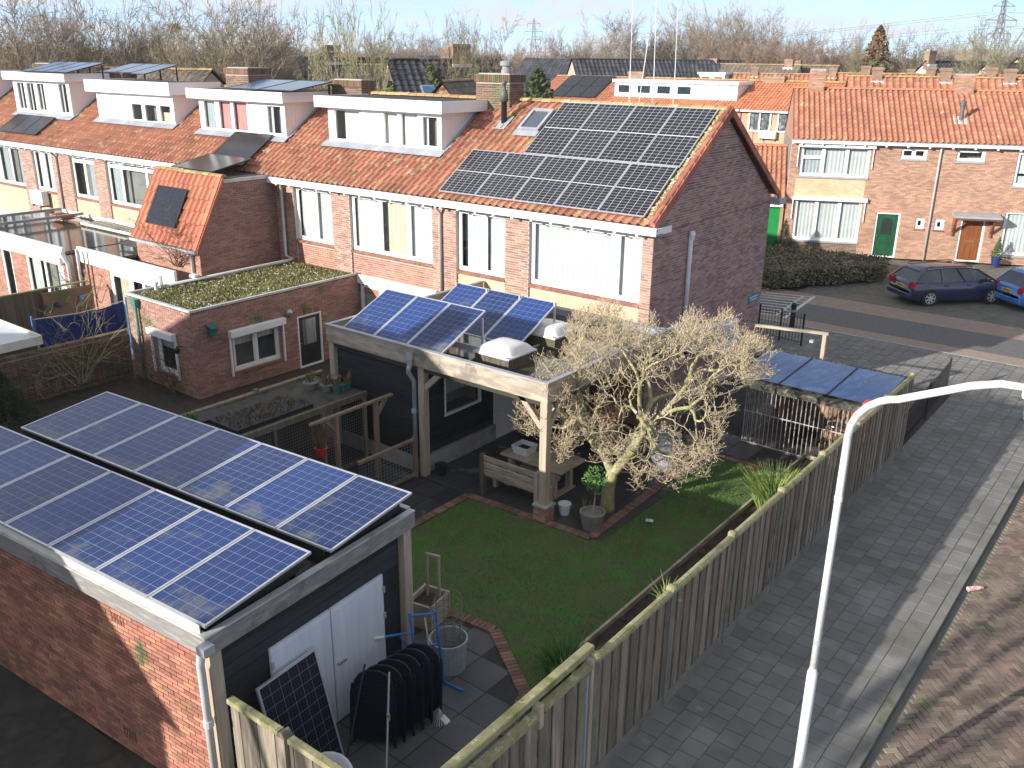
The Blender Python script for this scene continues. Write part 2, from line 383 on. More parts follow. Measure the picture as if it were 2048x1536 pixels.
mat('brick_old', [(.20, .115, .075), (.14, .085, .055)], .9, 1.5, vary=.3, hue=.015, moss=[((.09, .10, .04), .5, 1.6, .12)])
mat('mortar', [(.52, .47, .41), (.44, .40, .35)], .95, 4.)
mat('mortar_dark', [(.40, .345, .315), (.34, .295, .27)], .95, 4.)
mat('tile_red', [(.40, .175, .105), (.32, .135, .085)], .75, .9, vary=.20, hue=.008, moss=[((.42, .35, .22), .585, 3.2, .06)], bump=.1)
mat('tile_moss', [(.40, .18, .11), (.335, .145, .09)], .8, .9, vary=.22, hue=.01, moss=[((.36, .30, .17), .56, 3.5, .05), ((.30, .31, .05), .60, 5., .06)], bump=.1)
mat('tile_orange', [(.52, .205, .105), (.45, .17, .085)], .7, .8, vary=.12, hue=.006)
mat('tile_far', [(.42, .185, .11), (.35, .15, .095)], .75, .5, vary=.17, hue=.008, moss=[((.45, .36, .20), .62, 2.6, .05)])
mat('tile_dark', [(.035, .037, .045), (.06, .06, .065)], .6, .8, vary=.3)
mat('lichen', [(.50, .42, .28), (.40, .36, .20)], .95, 5., vary=.3)
mat('ridge_moss', [(.36, .24, .12), (.40, .17, .08)], .85, 3., vary=.25, moss=[((.30, .29, .10), .5, 6., .08)])
mat('white_paint', [(.80, .80, .79), (.74, .74, .73)], .45, 1.5)
mat('white_board', [(.78, .765, .75), (.70, .68, .66)], .5, 1.5, stretch=(1, 1, .3))
mat('cream_paint', [(.72, .68, .58)], .5)
mat('zinc', [(.42, .44, .46), (.34, .36, .38)], .5, 2., metal=.3)
mat('grey_pipe', [(.50, .50, .49), (.43, .43, .42)], .5, 3.)
mat('lead', [(.33, .35, .38), (.24, .25, .28)], .6, 2.)
mat('bitumen', [(.06, .057, .053), (.04, .038, .036)], .85, 1.2, bump=.15, bscale=20)
mat('bitumen_wet', [(.075, .07, .055), (.04, .037, .03)], .09, .7, spec=.5)
mat('black_plank', [(.030, .031, .035), (.019, .02, .023)], .75, 2., stretch=(.6, .6, 8), vary=.25, bump=.3, bscale=8)
mat('oak', [(.46, .39, .30), (.36, .30, .23), (.27, .225, .18)], .75, 2.2, stretch=(1, 1, 5), bump=.25, bscale=14, moss=[((.20, .175, .145), .56, 1.1, .1)])
mat('oak_post', [(.44, .36, .27), (.33, .265, .20)], .75, 2.5, stretch=(6, 6, .5), bump=.25, bscale=14)
mat('fence_wood', [(.255, .215, .165), (.15, .125, .095), (.205, .175, .13)], .85, 3., stretch=(4, 4, .35), vary=.40, hue=.012, bump=.5, bscale=9, moss=[((.155, .145, .09), .60, .9, .12), ((.11, .085, .06), .62, 1.6, .08)])
mat('fence_cap', [(.32, .295, .16), (.23, .21, .105)], .9, 5., moss=[((.40, .41, .25), .56, 9., .07), ((.16, .17, .05), .56, 3., .1)], bump=.4, bscale=30)
mat('old_wood', [(.15, .12, .085), (.09, .075, .055)], .85, 3., stretch=(4, 4, .35), vary=.3, moss=[((.11, .12, .05), .58, 1.5, .1)])
mat('brown_wood', [(.25, .18, .125), (.17, .125, .085)], .85, 3., stretch=(4, 4, .5), bump=.3, bscale=12, moss=[((.17, .17, .09), .60, 3., .1)])
mat('concrete', [(.36, .35, .33), (.28, .27, .25)], .9, 3., moss=[((.17, .18, .10), .58, 2., .1)])
mat('sill_tile', [(.30, .13, .085), (.22, .09, .06)], .5, 6., vary=.2)
mat('curtain', [(.60, .595, .58), (.53, .525, .51)], .9, 2.)
mat('blind', [(.78, .77, .72)], .8)
mat('curtain_pink', [(.62, .28, .25), (.52, .22, .21)], .9, 2.)
mat('curtain_beige', [(.66, .56, .42)], .9)
mat('curtain_grey', [(.42, .44, .45)], .9)
mat('room_dark', [(.26, .245, .225), (.18, .17, .16)], .9, 1.)
mat('room_white', [(.62, .60, .56), (.45, .44, .42)], .9, 1.)
mat('frame_panel', [(.62, .63, .65)], .35, metal=.5)
mat('frame_black', [(.03, .03, .032)], .4)
mat('door_dark', [(.022, .028, .026)], .45)
mat('steel', [(.55, .55, .56)], .35, metal=.9)
mat('black_metal', [(.02, .02, .022)], .45)
mat('plastic_white', [(.72, .73, .73), (.62, .63, .64)], .45)
mat('plastic_grey', [(.35, .36, .37)], .5)
mat('soil', [(.06, .047, .034), (.035, .028, .02)], .95, 6., bump=.8, bscale=25)
mat('moss_roof', [(.13, .12, .05), (.08, .085, .03)], .95, 4., bump=.8)
glassmat('glass'); glassmat('glass_blue', (.75, .85, .92), .22); glassmat('skylight_glass', (.4, .5, .6), .5)
panelmat('cells_blue', 6, 10, (.008, .028, .115), (.30, .33, .39), lw=.014, dirt=.55, spec=.45)
panelmat('cells_mono', 6, 18, (.012, .013, .017), (.50, .50, .52), lw=.022, dirt=0, bus=0, midgap=.008, rough=.18)
panelmat('cells_black', 6, 10, (.014, .014, .016), (.030, .030, .034), lw=.02, dirt=.0, bus=0, rough=.22)
panelmat('cells_kennel', 6, 36, (.04, .085, .20), (.12, .16, .24), lw=.012, dirt=.12, bus=0, rough=.10)  # cell blue lightened to stand for reflected sky
panelmat('cells_sky', 1, 6, (.045, .10, .18), (.06, .12, .2), lw=.01, bus=0, rough=.12)
panelmat('cells_navy', 6, 10, (.006, .008, .022), (.30, .30, .33), lw=.016, dirt=.0, rough=.3)
# ================================================================ setting
mat('ground_far', [(.10, .095, .06), (.07, .075, .04), (.13, .115, .08)], .95, .08, detail=8)
struct(MB().quad((-900, -200, -.16), (900, -200, -.16), (900, 1500, -.16), (-900, 1500, -.16)).build('ground', 'ground_far'))
mat('paver_grey', [(.205, .20, .185), (.165, .16, .148), (.185, .178, .165)], .9, 1.1, vary=.13, hue=.006, bump=.3, moss=[((.125, .115, .085), .50, .7, .25), ((.25, .235, .20), .62, 2.2, .1)])
mat('joint', [(.15, .145, .125), (.115, .11, .095)], .95, 3.)
mat('klinker', [(.23, .175, .13), (.16, .125, .10), (.20, .14, .11)], .9, 1.3, vary=.28, hue=.02, bump=.3, moss=[((.12, .12, .07), .58, .8, .1)])
mat('klinker_red', [(.27, .205, .16), (.21, .165, .13)], .9, 6., vary=.2, detail=8, bump=.3)
mat('klinker_dark', [(.15, .14, .13), (.11, .105, .10)], .9, 9., detail=8, bump=.3)
mat('klinker_park', [(.17, .155, .125), (.11, .105, .085)], .9, 4., detail=9, bump=.4)
mat('patio', [(.10, .10, .103), (.07, .07, .073)], .55, 1.2, vary=.15, bump=.2, moss=[((.07, .075, .05), .6, 1.2, .1)])
mat('patio_wet', [(.065, .065, .068), (.035, .035, .038)], .35, .9, vary=.12, moss=[((.17, .165, .155), .60, 1.0, .05)])
mat('grass_base', [(.055, .13, .024), (.085, .095, .04), (.05, .11, .022)], .95, 1.6, moss=[((.075, .06, .035), .6, .9, .1)])
mat('marking', [(.62, .62, .60), (.48, .48, .46)], .8, 4.)
# road beside the garden and the street beyond
road = struct(MB().box(-2.2, 9., -40, 31.2, -.3, -.105).build('road', 'joint'))
street = struct(MB().box(-70, 60, 31.2, 36.4, -.3, -.1).build('street', 'klinker_red'))
struct(MB().box(-70, 60, 32.35, 34.7, -.1, -.094).build('street_strip', 'klinker_dark'))
park = struct(MB().box(-13.2, 60, 36.4, 60, -.3, -.09).build('parking_bay', 'klinker_park'))
mat('joint_dark', [(.05, .05, .048), (.035, .035, .034)], .95, 3.)
pave = struct(MB().box(-4.95, -2.36, -40, 31.1, -.3, -.006).build('pavement', 'joint'))
mat('kerb_stone', [(.21, .20, .175), (.15, .145, .125)], .9, 2.5, moss=[((.12, .12, .065), .56, 1.6, .1)])
kerb = struct(MB().box(-2.355, -2.21, -40, 31.1, -.3, -.004).build('kerb', 'kerb_stone'))
walk = struct(MB().box(-40, -4.95, 26.9, 31.1, -.3, -.006).build('footpath', 'joint'))
struct(MB().box(-70, -2.2, 31.1, 31.2, -.3, .0).build('kerb', 'concrete'))
# pavement slabs
def slabmesh(w, d, h=.03, b=.006):
    m = MB(); m.add(((0, 0, 0), (w, 0, 0), (w, d, 0), (0, d, 0), (b, b, h), (w-b, b, h), (w-b, d-b, h), (b, d-b, h)), ((4, 5, 6, 7), (0, 1, 5, 4), (1, 2, 6, 5), (2, 3, 7, 6), (3, 0, 4, 7))); return m
def slabs(parent, name, m, spots, w, d, z, cap=300, h=.03):
    """spots: (x, y, rot) ordered nearest first: pieces up to cap, the rest joined"""
    sm = slabmesh(w, d, h); me = sm.mesh(name); pl = []; rest = MB(); rr = random.Random(11)
    for i, (x, y, r_) in enumerate(spots):
        M_ = Matrix.Translation((x, y, z+rr.uniform(-.004, .003))) @ Matrix.Rotation(r_+rr.uniform(-.012, .012), 4, 'Z') @ Matrix.Rotation(rr.uniform(-.008, .008), 4, 'X')
        if i < cap: pl.append(M_)
        else: rest.add([M_ @ V(v) for v in sm.v], sm.f)
    pieces(name, me, m, parent, pl, cap)
    if rest.v: stuff(rest.build(name+'s', m, parent))
sp = []
for j in range(74):
    for i in range(8): sp.append((-4.94+i*.3225, 7.1+j*.3225+(.16 if i % 2 else 0), 0))
slabs(pave, 'paving_slab', 'paver_grey', sp, .318, .318, -.027)
sp = []
for j in range(13):
    for i in range(46): sp.append((-5.27-i*.3165, 26.92+j*.3165+(.16 if i % 2 and j < 12 else 0), 0))
sp.sort(key=lambda s: s[0]**2+s[1]**2)
slabs(walk, 'paving_slab', 'paver_grey', sp, .305, .305, -.027)
# herringbone clinkers on the road
sp = []; c45 = math.cos(R(45))
for i in range(-10, 260):
    for j in range(-170, 130):
        d = (i-j) % 4
        if d not in (0, 3): continue
        u, v = i*.104, j*.104
        x, y = -3.2+(u-v)*c45*.0 + u*c45-v*c45, 4.+u*c45+v*c45
        if not (-2.08 < x < .7 and 8. < y < 26): continue
        if d == 0: sp.append((x, y, R(45)))
        else: sp.append((x-(.104)*0+.104*c45, y+.104*c45, R(135)))
sp.sort(key=lambda s: abs(s[0]+1.3)*1.5+abs(s[1]-11.5))
slabs(road, 'clinker', 'klinker', sp, .203, .098, -.105, h=.022)
struct(MB().box(-2.2, 9, 26, 31.2, -.11, -.084).build('road_end', 'klinker_red')); struct(MB().box(.75, 9, -40, 26, -.11, -.086).build('road_side', 'klinker_red'))
# painted hatching at the corner of the street
mk = T('road_marking', 'white painted hatched triangle on the street behind the black gate', 'road marking', (-13, 34, -.09))
def strip(p, q, w, z=-.086):
    p, q = V((*p, z)), V((*q, z)); s_ = (q-p).normalized().cross(Z_)*w/2
    return MB().quad(p-s_, q-s_, q+s_, p+s_).build('stripe', 'marking', mk)
A0, A1 = V((-12.0, 32.0, 0)), V((-12.35, 36.0, 0))
strip(A0[:2], A1[:2], .14); strip((A0.x-.4, A0.y+.2), (A1.x-.35, A1.y-.3), .12)
for i in range(9):
    t = i/8; p = A0.lerp(A1, .06+.9*t); strip((p.x-.1, p.y), (p.x-2.3+.5*t, p.y-.5), .1)
# ================================================================ terrace
YF = 19.12
E0, E1 = V((0, 18.86, 5.27)), V((0, 22.6, 7.8)); SL = (E1-E0).length; SU = (E1-E0)/SL; SN = X_.cross(SU)
def rf(px, py, off=0.):
    p = gp(px, py, E0+SN*off, SN); return p
def rs(p): return (V((0, p.y, p.z))-E0).dot(SU)
FN = V((0, -1, 0))
def pillar(core, lst, x0, x1, z0=0., z1=5.05):
    core.box(x0, x1, YF, YF+.42, z0, z1); lst.append((x0, x1, z0, z1))
def chimney(parent, x0, x1, y0, y1, z0, z1, m='brick_old', pots=(), name='chimney'):
    c = MB().box(x0, x1, y0, y1, z0, z1-.1); c.box(x0-.04, x1+.04, y0-.04, y1+.04, z1-.22, z1); c.box(x0+.06, x1-.06, y0+.06, y1-.06, z1, z1+.03)
    ch = c.build(name, 'mortar_dark', parent)
    bm = MB()
    for (o, a, n, L) in (((x0, y0, z0), X_, -Y_, x1-x0), ((x1, y0, z0), Y_, X_, y1-y0)):
        lay(bm, o, a, n, brick_list(L, z1-z0-.22), proud=.012)
    for (o, a, n, L) in (((x0-.04, y0-.04, z1-.22), X_, -Y_, x1-x0+.08), ((x1+.04, y0-.04, z1-.22), Y_, X_, y1-y0+.08)):
        k = int(L/.075); lay(bm, o, a, n, [(i*L/k+.006, (i+1)*L/k-.006, .005, .215) for i in range(k)], proud=.014)
    stuff(bm.build('chimney_bricks', m, ch))
    MB().box(x0-.1, x1+.12, y0-.12, y1+.1, z0-.02, z0+.16).build('flashing', 'lead', ch)
    return ch
def dormer(parent, xl, xr, y0, zb, zt, fac, lights, ov=.28, name='dormer', cheek='white_board'):
    """flat-roofed dormer; lights: list of (t0, t1, z0, z1, kind)"""
    yb = 22.45
    d = MB(); d.box(xl-.28, xr+.28, y0-ov, yb, zt-.05, zt); root = d.build(name, 'bitumen', parent)
    f = MB(); f.box(xl-.3, xr+.3, y0-ov-.03, y0-ov, zt-fac, zt+.03); f.box(xl-.3, xl-.27, y0-ov, yb, zt-fac*.95, zt+.028); f.box(xr+.27, xr+.3, y0-ov, yb, zt-fac*.95, zt+.028)
    f.box(xl-.27, xr+.27, y0-ov, yb-.02, zt-fac*.93, zt-fac*.85); f.build('fascia', 'white_paint', root)
    for x in (xl, xr-.08):
        ck = MB().prism([(x, y0+.06, zb-.05), (x, yb, zb+(yb-y0)*.6765), (x, yb, zt-fac*.9), (x, y0+.06, zt-fac*.9)], (.08, 0, 0)).build('cheek', cheek, root)
    for k in range(14):   # boards on the cheek in view
        y = y0+.12+k*.15
        if zb+(y-y0+.1)*.6765 < zt-fac*.9-.05: MB().box(xr, xr+.006, y, y+.14, zb+(y-y0+.1)*.6765, zt-fac*.9).build('cheek_board', cheek, root)
    zt2 = zt-fac*.93; fw = MB(); fw.box(xl, xr, y0+.06, y0+.1, zb-.1, zt2)
    hol = [(xl+(xr-xl)*a, xl+(xr-xl)*b, zb+(zt2-zb)*c, zb+(zt2-zb)*e) for (a, b, c, e, k) in lights]
    # front built of posts and rails round the lights
    fm = MB(); us = sorted(set([xl, xr]+[v for h in hol for v in h[:2]]))
    for u0, u1 in zip(us[:-1], us[1:]):
        inn = [h for h in hol if h[0] <= u0+1e-6 and h[1] >= u1-1e-6]
        z = zb-.02
        for h in sorted(inn, key=lambda h: h[2]):
            if h[2] > z: fm.box(u0, u1, y0, y0+.058, z, h[2])
            z = h[3]
        if z < zt2: fm.box(u0, u1, y0, y0+.058, z, zt2)
    fm.build('front', 'white_paint', root)
    for h, l in zip(hol, lights):
        k = l[4]
        if k == 'panel': MB().box(h[0]+.02, h[1]-.02, y0+.02, y0+.05, h[2], h[3]).build('panel', 'white_board', root); continue
        window(root, (0, y0, 0), X_, FN, h[0], h[1], h[2], h[3], curt={'blind': ((0, 1),), 'dark': (), 'pink': ((0.05, .95),), 'part': ((0, .25), (.86, 1)), 'grey': ((.0, .95),), 'beige': ((0, 1, 0, .6),), 'half': ((.3, 1),)}[k],
               cm={'pink': 'curtain_pink', 'grey': 'curtain_grey', 'beige': 'curtain_beige', 'blind': 'blind'}.get(k, 'curtain'), rec=.012, fw=.035, depth=.25, sash=False, seed=int(h[0]*10))
    ap = MB(); ap.add([V((xl-.15, y0-.26, zb-.06)), V((xr+.15, y0-.26, zb-.06)), V((xr+.15, y0+.02, zb+.12)), V((xl-.15, y0+.02, zb+.12))], ((0, 1, 2, 3),)); ap.build('apron', 'lead', root)
    sf = MB(); sf.add([(xr-.01, y0-.1, zb-.02), (xr+.14, y0-.1, zb+.0), (xr+.14, yb, zb+.02+(yb-y0+.1)*.6765), (xr-.01, yb, zb+(yb-y0+.1)*.6765+.04)], ((0, 1, 2, 3),)); sf.build('side_flashing', 'lead', root)
    return root
def terrace_house(x0, x1, label, wins, spandrel, roofmat, dormer_skip=(), single=None, skip2=None, end=False, pipe=None):
    h = T('terrace_house', label, 'house', ((x0+x1)/2, 22.6, 0), group=None)
    core = MB(); core.box(x0, x1, YF+.8, 26.05, 0, 5.05); core.prism([(x0, YF+.02, 5.04), (x0, 26.05, 5.04), (x0, 22.6, 7.62)], (x1-x0, 0, 0))
    lst = []; xs = [x0]+[v for w in wins for v in w[:2]]+[x1]
    for i in range(0, len(xs), 2):
        if xs[i+1]-xs[i] > .02: pillar(core, lst, xs[i], xs[i+1])
    bm = MB()
    for (a, b, c, d) in lst: lay(bm, (a, YF, 0), X_, FN, brick_list(b-a, d-c), seed=int(a*7) % 99)
    sb = MB()
    for w in wins:
        core.box(w[0], w[1], YF+.06, YF+.42, 0, 3.15)
        lay(sb, (w[0], YF+.06, 1.9), X_, FN, brick_list(w[1]-w[0], 1.24), seed=int(w[0]*3) % 99)
    core.box(x0, x1, YF+.2, YF+.42, 4.98, 5.05)
    core.build('wall', 'mortar', h)
    stuff(bm.build('facade_bricks', 'brick_terrace', h)); stuff(sb.build('spandrel_bricks', spandrel, h))
    for w in wins:
        ww = window(h, (0, YF, 0), X_, FN, w[0], w[1], 3.24, 4.985, mull=w[2], trans=w[4] if len(w) > 4 else (), curt=w[3], seed=int(w[0]*5) % 77, rec=.1, depth=.26, cm=w[5] if len(w) > 5 else 'curtain', room=w[6] if len(w) > 6 else 'room_dark')
        sl = MB(); k = int((w[1]-w[0])/.11)
        for i in range(k):
            a = w[0]+(w[1]-w[0])*i/k; sl.ob((a+.003, YF-.03, 3.15), ((w[1]-w[0])/k-.006, 0, 0), (0, .13, .035), (0, 0, .05))
        stuff(sl.build('sill', 'sill_tile', ww))
    g = MB(); g.box(x0-(0), x1+(.24 if end else 0), 18.80, YF+.02, 5.06, 5.09); g.box(x0, x1+(.24 if end else 0), 18.78, 18.82, 5.05, 5.225); g.box(x0, x1+(.24 if end else 0), 18.82, 18.86, 5.16, 5.235)
    if end: g.box(x1+.2, x1+.24, 18.82, 19.55, 5.07, 5.225); g.box(x1+.0, x1+.2, YF+.02, 19.55, 5.08, 5.11)
    gu = g.build('gutter', 'white_paint', h)
    gb = MB()
    n = int((x1-x0)/.62)
    for i in range(n):
        x = x0+.3+i*(x1-x0)/n; gb.box(x, x+.07, 18.83, YF+.01, 4.99, 5.058)
    gb.build('bracket', 'white_paint', gu)
    def sk(u, v):
        x = x0+u
        return any(a < x < b and c < v < d for (a, b, c, d) in dormer_skip) or (skip2 and skip2(x, v))
    tiles(h, (x0, E0.y, E0.z), X_, SU, x1-x0, SL-.05, roofmat, skip=sk, single=single and (lambda u, v: single(x0+u, v)), seed=int(x0*9) % 97)
    lc = MB(); rl_ = random.Random(int(x0*11) % 91); nu_, ns_ = round((x1-x0)/.245), round((SL-.05)/.335); tw_, th_ = (x1-x0)/nu_, (SL-.05)/ns_
    for j in range(ns_):
        for i in range(nu_):
            if rl_.random() > .62 or sk((i+.5)*tw_, (j+.5)*th_): continue
            o_ = V((x0, E0.y, E0.z))+X_*(i*tw_+tw_*rl_.uniform(.58, .7))+SU*(j*th_-.004)+SN*.082; w_ = tw_*rl_.uniform(.12, .34); d_ = rl_.uniform(.015, .06); lc.quad(o_, o_+X_*w_, o_+X_*w_*.8+SU*d_+SN*.002, o_+X_*w_*.1+SU*d_*.8+SN*.002)
    stuff(lc.build('lichen', 'lichen', h))
    deck = MB(); deck.quad((x0, E0.y+.02, E0.z-.03), (x1, E0.y+.02, E0.z-.03), (x1, E1.y, E1.z-.03), (x0, E1.y, E1.z-.03)); deck.build('roof_deck', 'old_wood', h)
    bk = MB(); bk.quad((x0, 22.6, 7.8), (x1, 22.6, 7.8), (x1, 26.4, 5.23), (x0, 26.4, 5.23)); bk.build('rear_slope', 'tile_red', h)
    ridge(h, (x0, 22.6, 7.79), (x1, 22.6, 7.79), 'ridge_moss')
    if pipe: downpipe(h, [(pipe, 18.86, 5.06), (pipe, 18.88, 4.98), (pipe, YF-.06, 4.8), (pipe, YF-.06, 2.4)], .045, 'grey_pipe')
    return h
def downpipe(parent, pts, r, m, name='downpipe', joints=()):
    mb = MB(); mb.tube(pts, r, 10)
    d = mb.build(name, m, parent, smooth=True)
    for j in joints: MB().lathe([(r, -.05), (r*1.25, -.045), (r*1.25, .045), (r, .05)], j, 12).build('pipe_socket', m, d)
    return d
full = ((.02, .98),)
d1 = [rf(663, 283), rf(880, 312)]; d2 = [rf(405, 262), rf(572, 281)]; d3 = [rf(204, 236), rf(347, 258)]; d4 = [rf(35, 227), rf(148, 236)]
def dsk(d): return (d[0].x-.1, d[1].x+.1, rs(d[0])-.0, SL+1)
# the five houses, from the gable end
h1 = terrace_house(-17.62, -10.6, 'end terrace house with gridded black solar panels on its mossy roof', [(-16.95, -15.17, (.55,), ((.14, .5), (.60, .97)), (), 'curtain', 'room_white'), (-14.36, -10.9, (.78,), ((.0, .77), (.79, 1.)), (), 'curtain', 'room_white')], 'brick_cream', 'tile_moss', pipe=-17.5, end=True,
                   single=lambda x, v: (v < .33) or (x < -14.5 and v > 1.3), skip2=lambda x, v: (-16.5 < x < -15.75 and 3.05 < v < 4.0))
h2 = terrace_house(-24.9, -17.62, 'terrace house with long white dormer, joined to the end house', [(-24.06, -22.2, (.52,), ((.06, .98),), (), 'curtain', 'room_white'), (-21.38, -17.86, (.36, .70), ((.02, .34), (.42, .66, 0, 1, 'curtain_beige'), (.71, .99)), (), 'curtain', 'room_white')], 'brick_pink', 'tile_red', [dsk(d1)],
                   single=lambda x, v: x > -21.8 and v < 1.9)
h3 = terrace_house(-32.2, -24.9, 'terrace house with pink dormer curtains, behind the extension with a tiled front', [(-31.4, -29.5, (.5,), full), (-28.7, -25.2, (.33, .66), full)], 'brick_pink', 'tile_red', [dsk(d2)])
h4 = terrace_house(-39.62, -32.2, 'terrace house whose white dormer is blank on the left with three small panes', [(-38.66, -36.7, (.5,), ((.6, .98, 0, 1, 'curtain_grey'),), ((0, .86), (1, .86))), (-35.81, -32.3, (.28, .80), ((.04, .2, 0, 1, 'curtain_grey'),), ((0, .86), (1, .86), (2, .86)))], 'brick_cream', 'tile_red', [dsk(d3)])
h5 = terrace_house(-46.8, -39.62, 'terrace house with five-light white dormer above a row of plain black solar panels', [(-46.5, -43.05, (.3, .62), ((.1, .2), (.36, .5, 0, 1, 'curtain_grey'), (.8, .99, 0, 1, 'curtain_grey'))), (-42.02, -40.2, (.48,), ((.1, .45), (.55, .8)))], 'brick_cream', 'tile_red', [dsk(d4)], pipe=-39.7)
h6 = terrace_house(-54., -46.8, 'terrace house at the open end of the row with a plain white dormer cheek', [(-53.2, -51, (.5,), full), (-50, -47.2, (.5,), full)], 'brick_cream', 'tile_red', [(-52.8, -48.6, 1.7, 9)])
def dz(d): return (d[0].z+d[1].z)/2, (d[0].y+d[1].y)/2
zb, y0 = dz(d1)
dormer(h2, d1[0].x, d1[1].x, y0, zb, gy(640, 193, y0-.28).z, .32, [(.06, .30, .12, .93, 'half'), (.30, .49, .10, .95, 'panel'), (.51, .64, .10, .95, 'blind'), (.66, .81, .10, .95, 'blind'), (.84, .97, .14, .9, 'part')])
zb, y0 = dz(d2)
dormer(h3, d2[0].x, d2[1].x, y0, zb, gy(384, 178, y0-.28).z, .32, [(.05, .20, .12, .93, 'grey'), (.24, .39, .12, .95, 'pink'), (.41, .58, .12, .95, 'pink'), (.60, .77, .10, .95, 'panel'), (.80, .96, .12, .9, 'part')])
zb, y0 = dz(d3)
dormer(h4, d3[0].x, d3[1].x, y0, zb, gy(181, 160, y0-.28).z, .45, [(.03, .42, .05, .95, 'panel'), (.46, .60, .10, .66, 'dark'), (.63, .79, .08, .66, 'dark'), (.82, .96, .10, .66, 'beige')])
zb, y0 = dz(d4)
dormer(h5, d4[0].x, d4[1].x, y0, zb, gy(12, 144, y0-.28).z, .32, [(.06, .20, .14, .92, 'part'), (.24, .38, .10, .92, 'part'), (.43, .56, .14, .92, 'part'), (.59, .77, .10, .95, 'panel'), (.81, .95, .12, .93, 'part')])
dormer(h6, -52.7, -48.8, 20.2, 6.18, gy(12, 144, 19.95).z, .32, [(.1, .4, .1, .9, 'part'), (.5, .9, .1, .9, 'part')])
# chimneys on the ridge
c = chimney(h1, -18.75, -17.45, 22.15, 22.85, 7.0, gy(990, 150, 22.2).z+.02)
MB().lathe([(.16, 0), (.16, .1), (.13, .12), (.13, .2), (.2, .22), (.2, .32), (.12, .36)], (-17.85, 22.5, c.bound_box[1][2]), 14).build('cowl', 'vent_grey2' if 0 else mat('cowl_grey', [(.28, .28, .27)], .5), c)
chimney(h2, -25.4, -23.9, 22.2, 22.8, 7., 8.22); chimney(h3, -31.1, -29.7, 21.9, 22.9, 7., gy(435, 135, 22.).z); chimney(h4, -40.6, -39., 22.2, 22.8, 7., 8.2); chimney(h5, -47.2, -45.5, 22.3, 22.9, 7., 8.5)
# gable of the end house
GX = -10.6
gw = MB(); gw.prism([(GX-.12, YF+.05, 0), (GX-.12, 26.05, 0), (GX-.12, 26.05, 5.1), (GX-.12, 22.6, 7.64), (GX-.12, YF+.05, 5.25)], (.117, 0, 0)); gw.build('gable', 'mortar_dark', h1)
def gr(z):
    if z < 5.2: return (0, 6.93)
    d = (z-5.22)/.71; return (max(0, d+.04), min(6.93, 6.93-d))
brickwall(h1, (GX, YF, 0), Y_, X_, 6.93, 7.5, 'brick_gable', holes=((4.35, 4.85, 0, 1.95),), roof=gr, name='gable_bricks')
n = 14; mat('verge_red', [(.40, .15, .095), (.30, .11, .075)], .8, 2., vary=.25, hue=.01, moss=[((.22, .12, .08), .56, 4., .1)]); mat('verge_moss', [(.36, .34, .23), (.30, .30, .11), (.42, .38, .29)], .95, 9., vary=.3, bump=.6)
for i in range(n):        # verge tiles, each overlapping the one below
    p = E0+SU*(SL*i/n); dl = SU*(SL/n*1.08)-SN*.03; vt = MB()
    vt.ob((GX-.16, p.y, p.z+.035), (.15, 0, 0), dl, SN*.035); vt.tube([V((GX+.06, p.y, p.z+.05)), V((GX+.06, p.y, p.z+.05))+dl], [.085, .07], 10); vt.ob((GX+.10, p.y, p.z-.16), (.055, 0, 0), SU*(SL/n*1.0), (0, 0, .22))
    stuff(vt.build('verge_tile', 'verge_red', h1)); ms_ = MB()
    for k in range(26):
        q = p+SU*(SL/n*rnd.random()); w_ = rnd.uniform(.015, .04); c_ = V((GX-.09+rnd.gauss(0, .03), q.y, q.z))+SN*.068; ms_.add([c_-X_*w_-SU*w_, c_+X_*w_-SU*w_*.6, c_+X_*w_*.7+SU*w_, c_-X_*w_*.8+SU*w_*.8, c_+SN*w_*.6], ((0, 1, 4), (1, 2, 4), (2, 3, 4), (3, 0, 4)))
    stuff(ms_.build('moss', 'verge_moss', h1))
SB = V((0, 26.4-22.6, 5.23-7.8)).normalized()
for i in range(n):
    p = V((0, 22.6, 7.8))+SB*(4.58*i/n); vt = MB(); vt.ob((GX-.1, p.y, p.z+.0), (.22, 0, 0), SB*(4.58/n*1.06), (0, .02, .06)); vt.ob((GX+.12, p.y, p.z-.16), (.05, 0, 0), SB*(4.58/n*1.0), (0, 0, .2)); stuff(vt.build('verge_tile', 'verge_red', h1))
MB().box(GX-.2, GX+.3, 26.0, 26.5, 4.98, 5.14).build('rear_gutter', 'zinc', h1)
pv = MB().tube([(GX+.06, 20.96, 2.0), (GX+.06, 20.96, 4.72), (GX+.02, 21.0, 4.8)], .062, 12).build('vent_pipe', 'plastic_white', h1, smooth=True)
MB().lathe([(.0, .1), (.07, .09), (.085, .0), (.07, -.09), (.065, -.14)], (GX+.08, 20.97, 4.78), 12).build('cap', 'plastic_white', pv)
# street sign on the gable
sg = T('street_sign', 'blue street name plate screwed to the dark gable wall', 'sign', (GX+.02, 25.5, 2.1))
mat('sign_blue', [(.03, .22, .38)], .35); mat('sign_white', [(.75, .8, .82)], .5)
MB().box(GX+.012, GX+.028, 25.13, 25.87, 2.12, 2.33).build('plate', 'sign_blue', sg)
for k, (z, n_) in enumerate(((2.26, 13), (2.18, 9))):
    for i in range(n_): MB().box(GX+.029, GX+.031, 25.19+i*.047+(.1 if k else 0), 25.19+i*.047+.03+(.1 if k else 0), z-.018, z+.022).build('lettering', 'sign_white', sg)
# window low in the gable
window(h1, (GX, YF, 0), Y_, X_, 4.35, 4.85, .75, 1.95, curt=(), rec=.05, fm='white_paint', depth=.3)
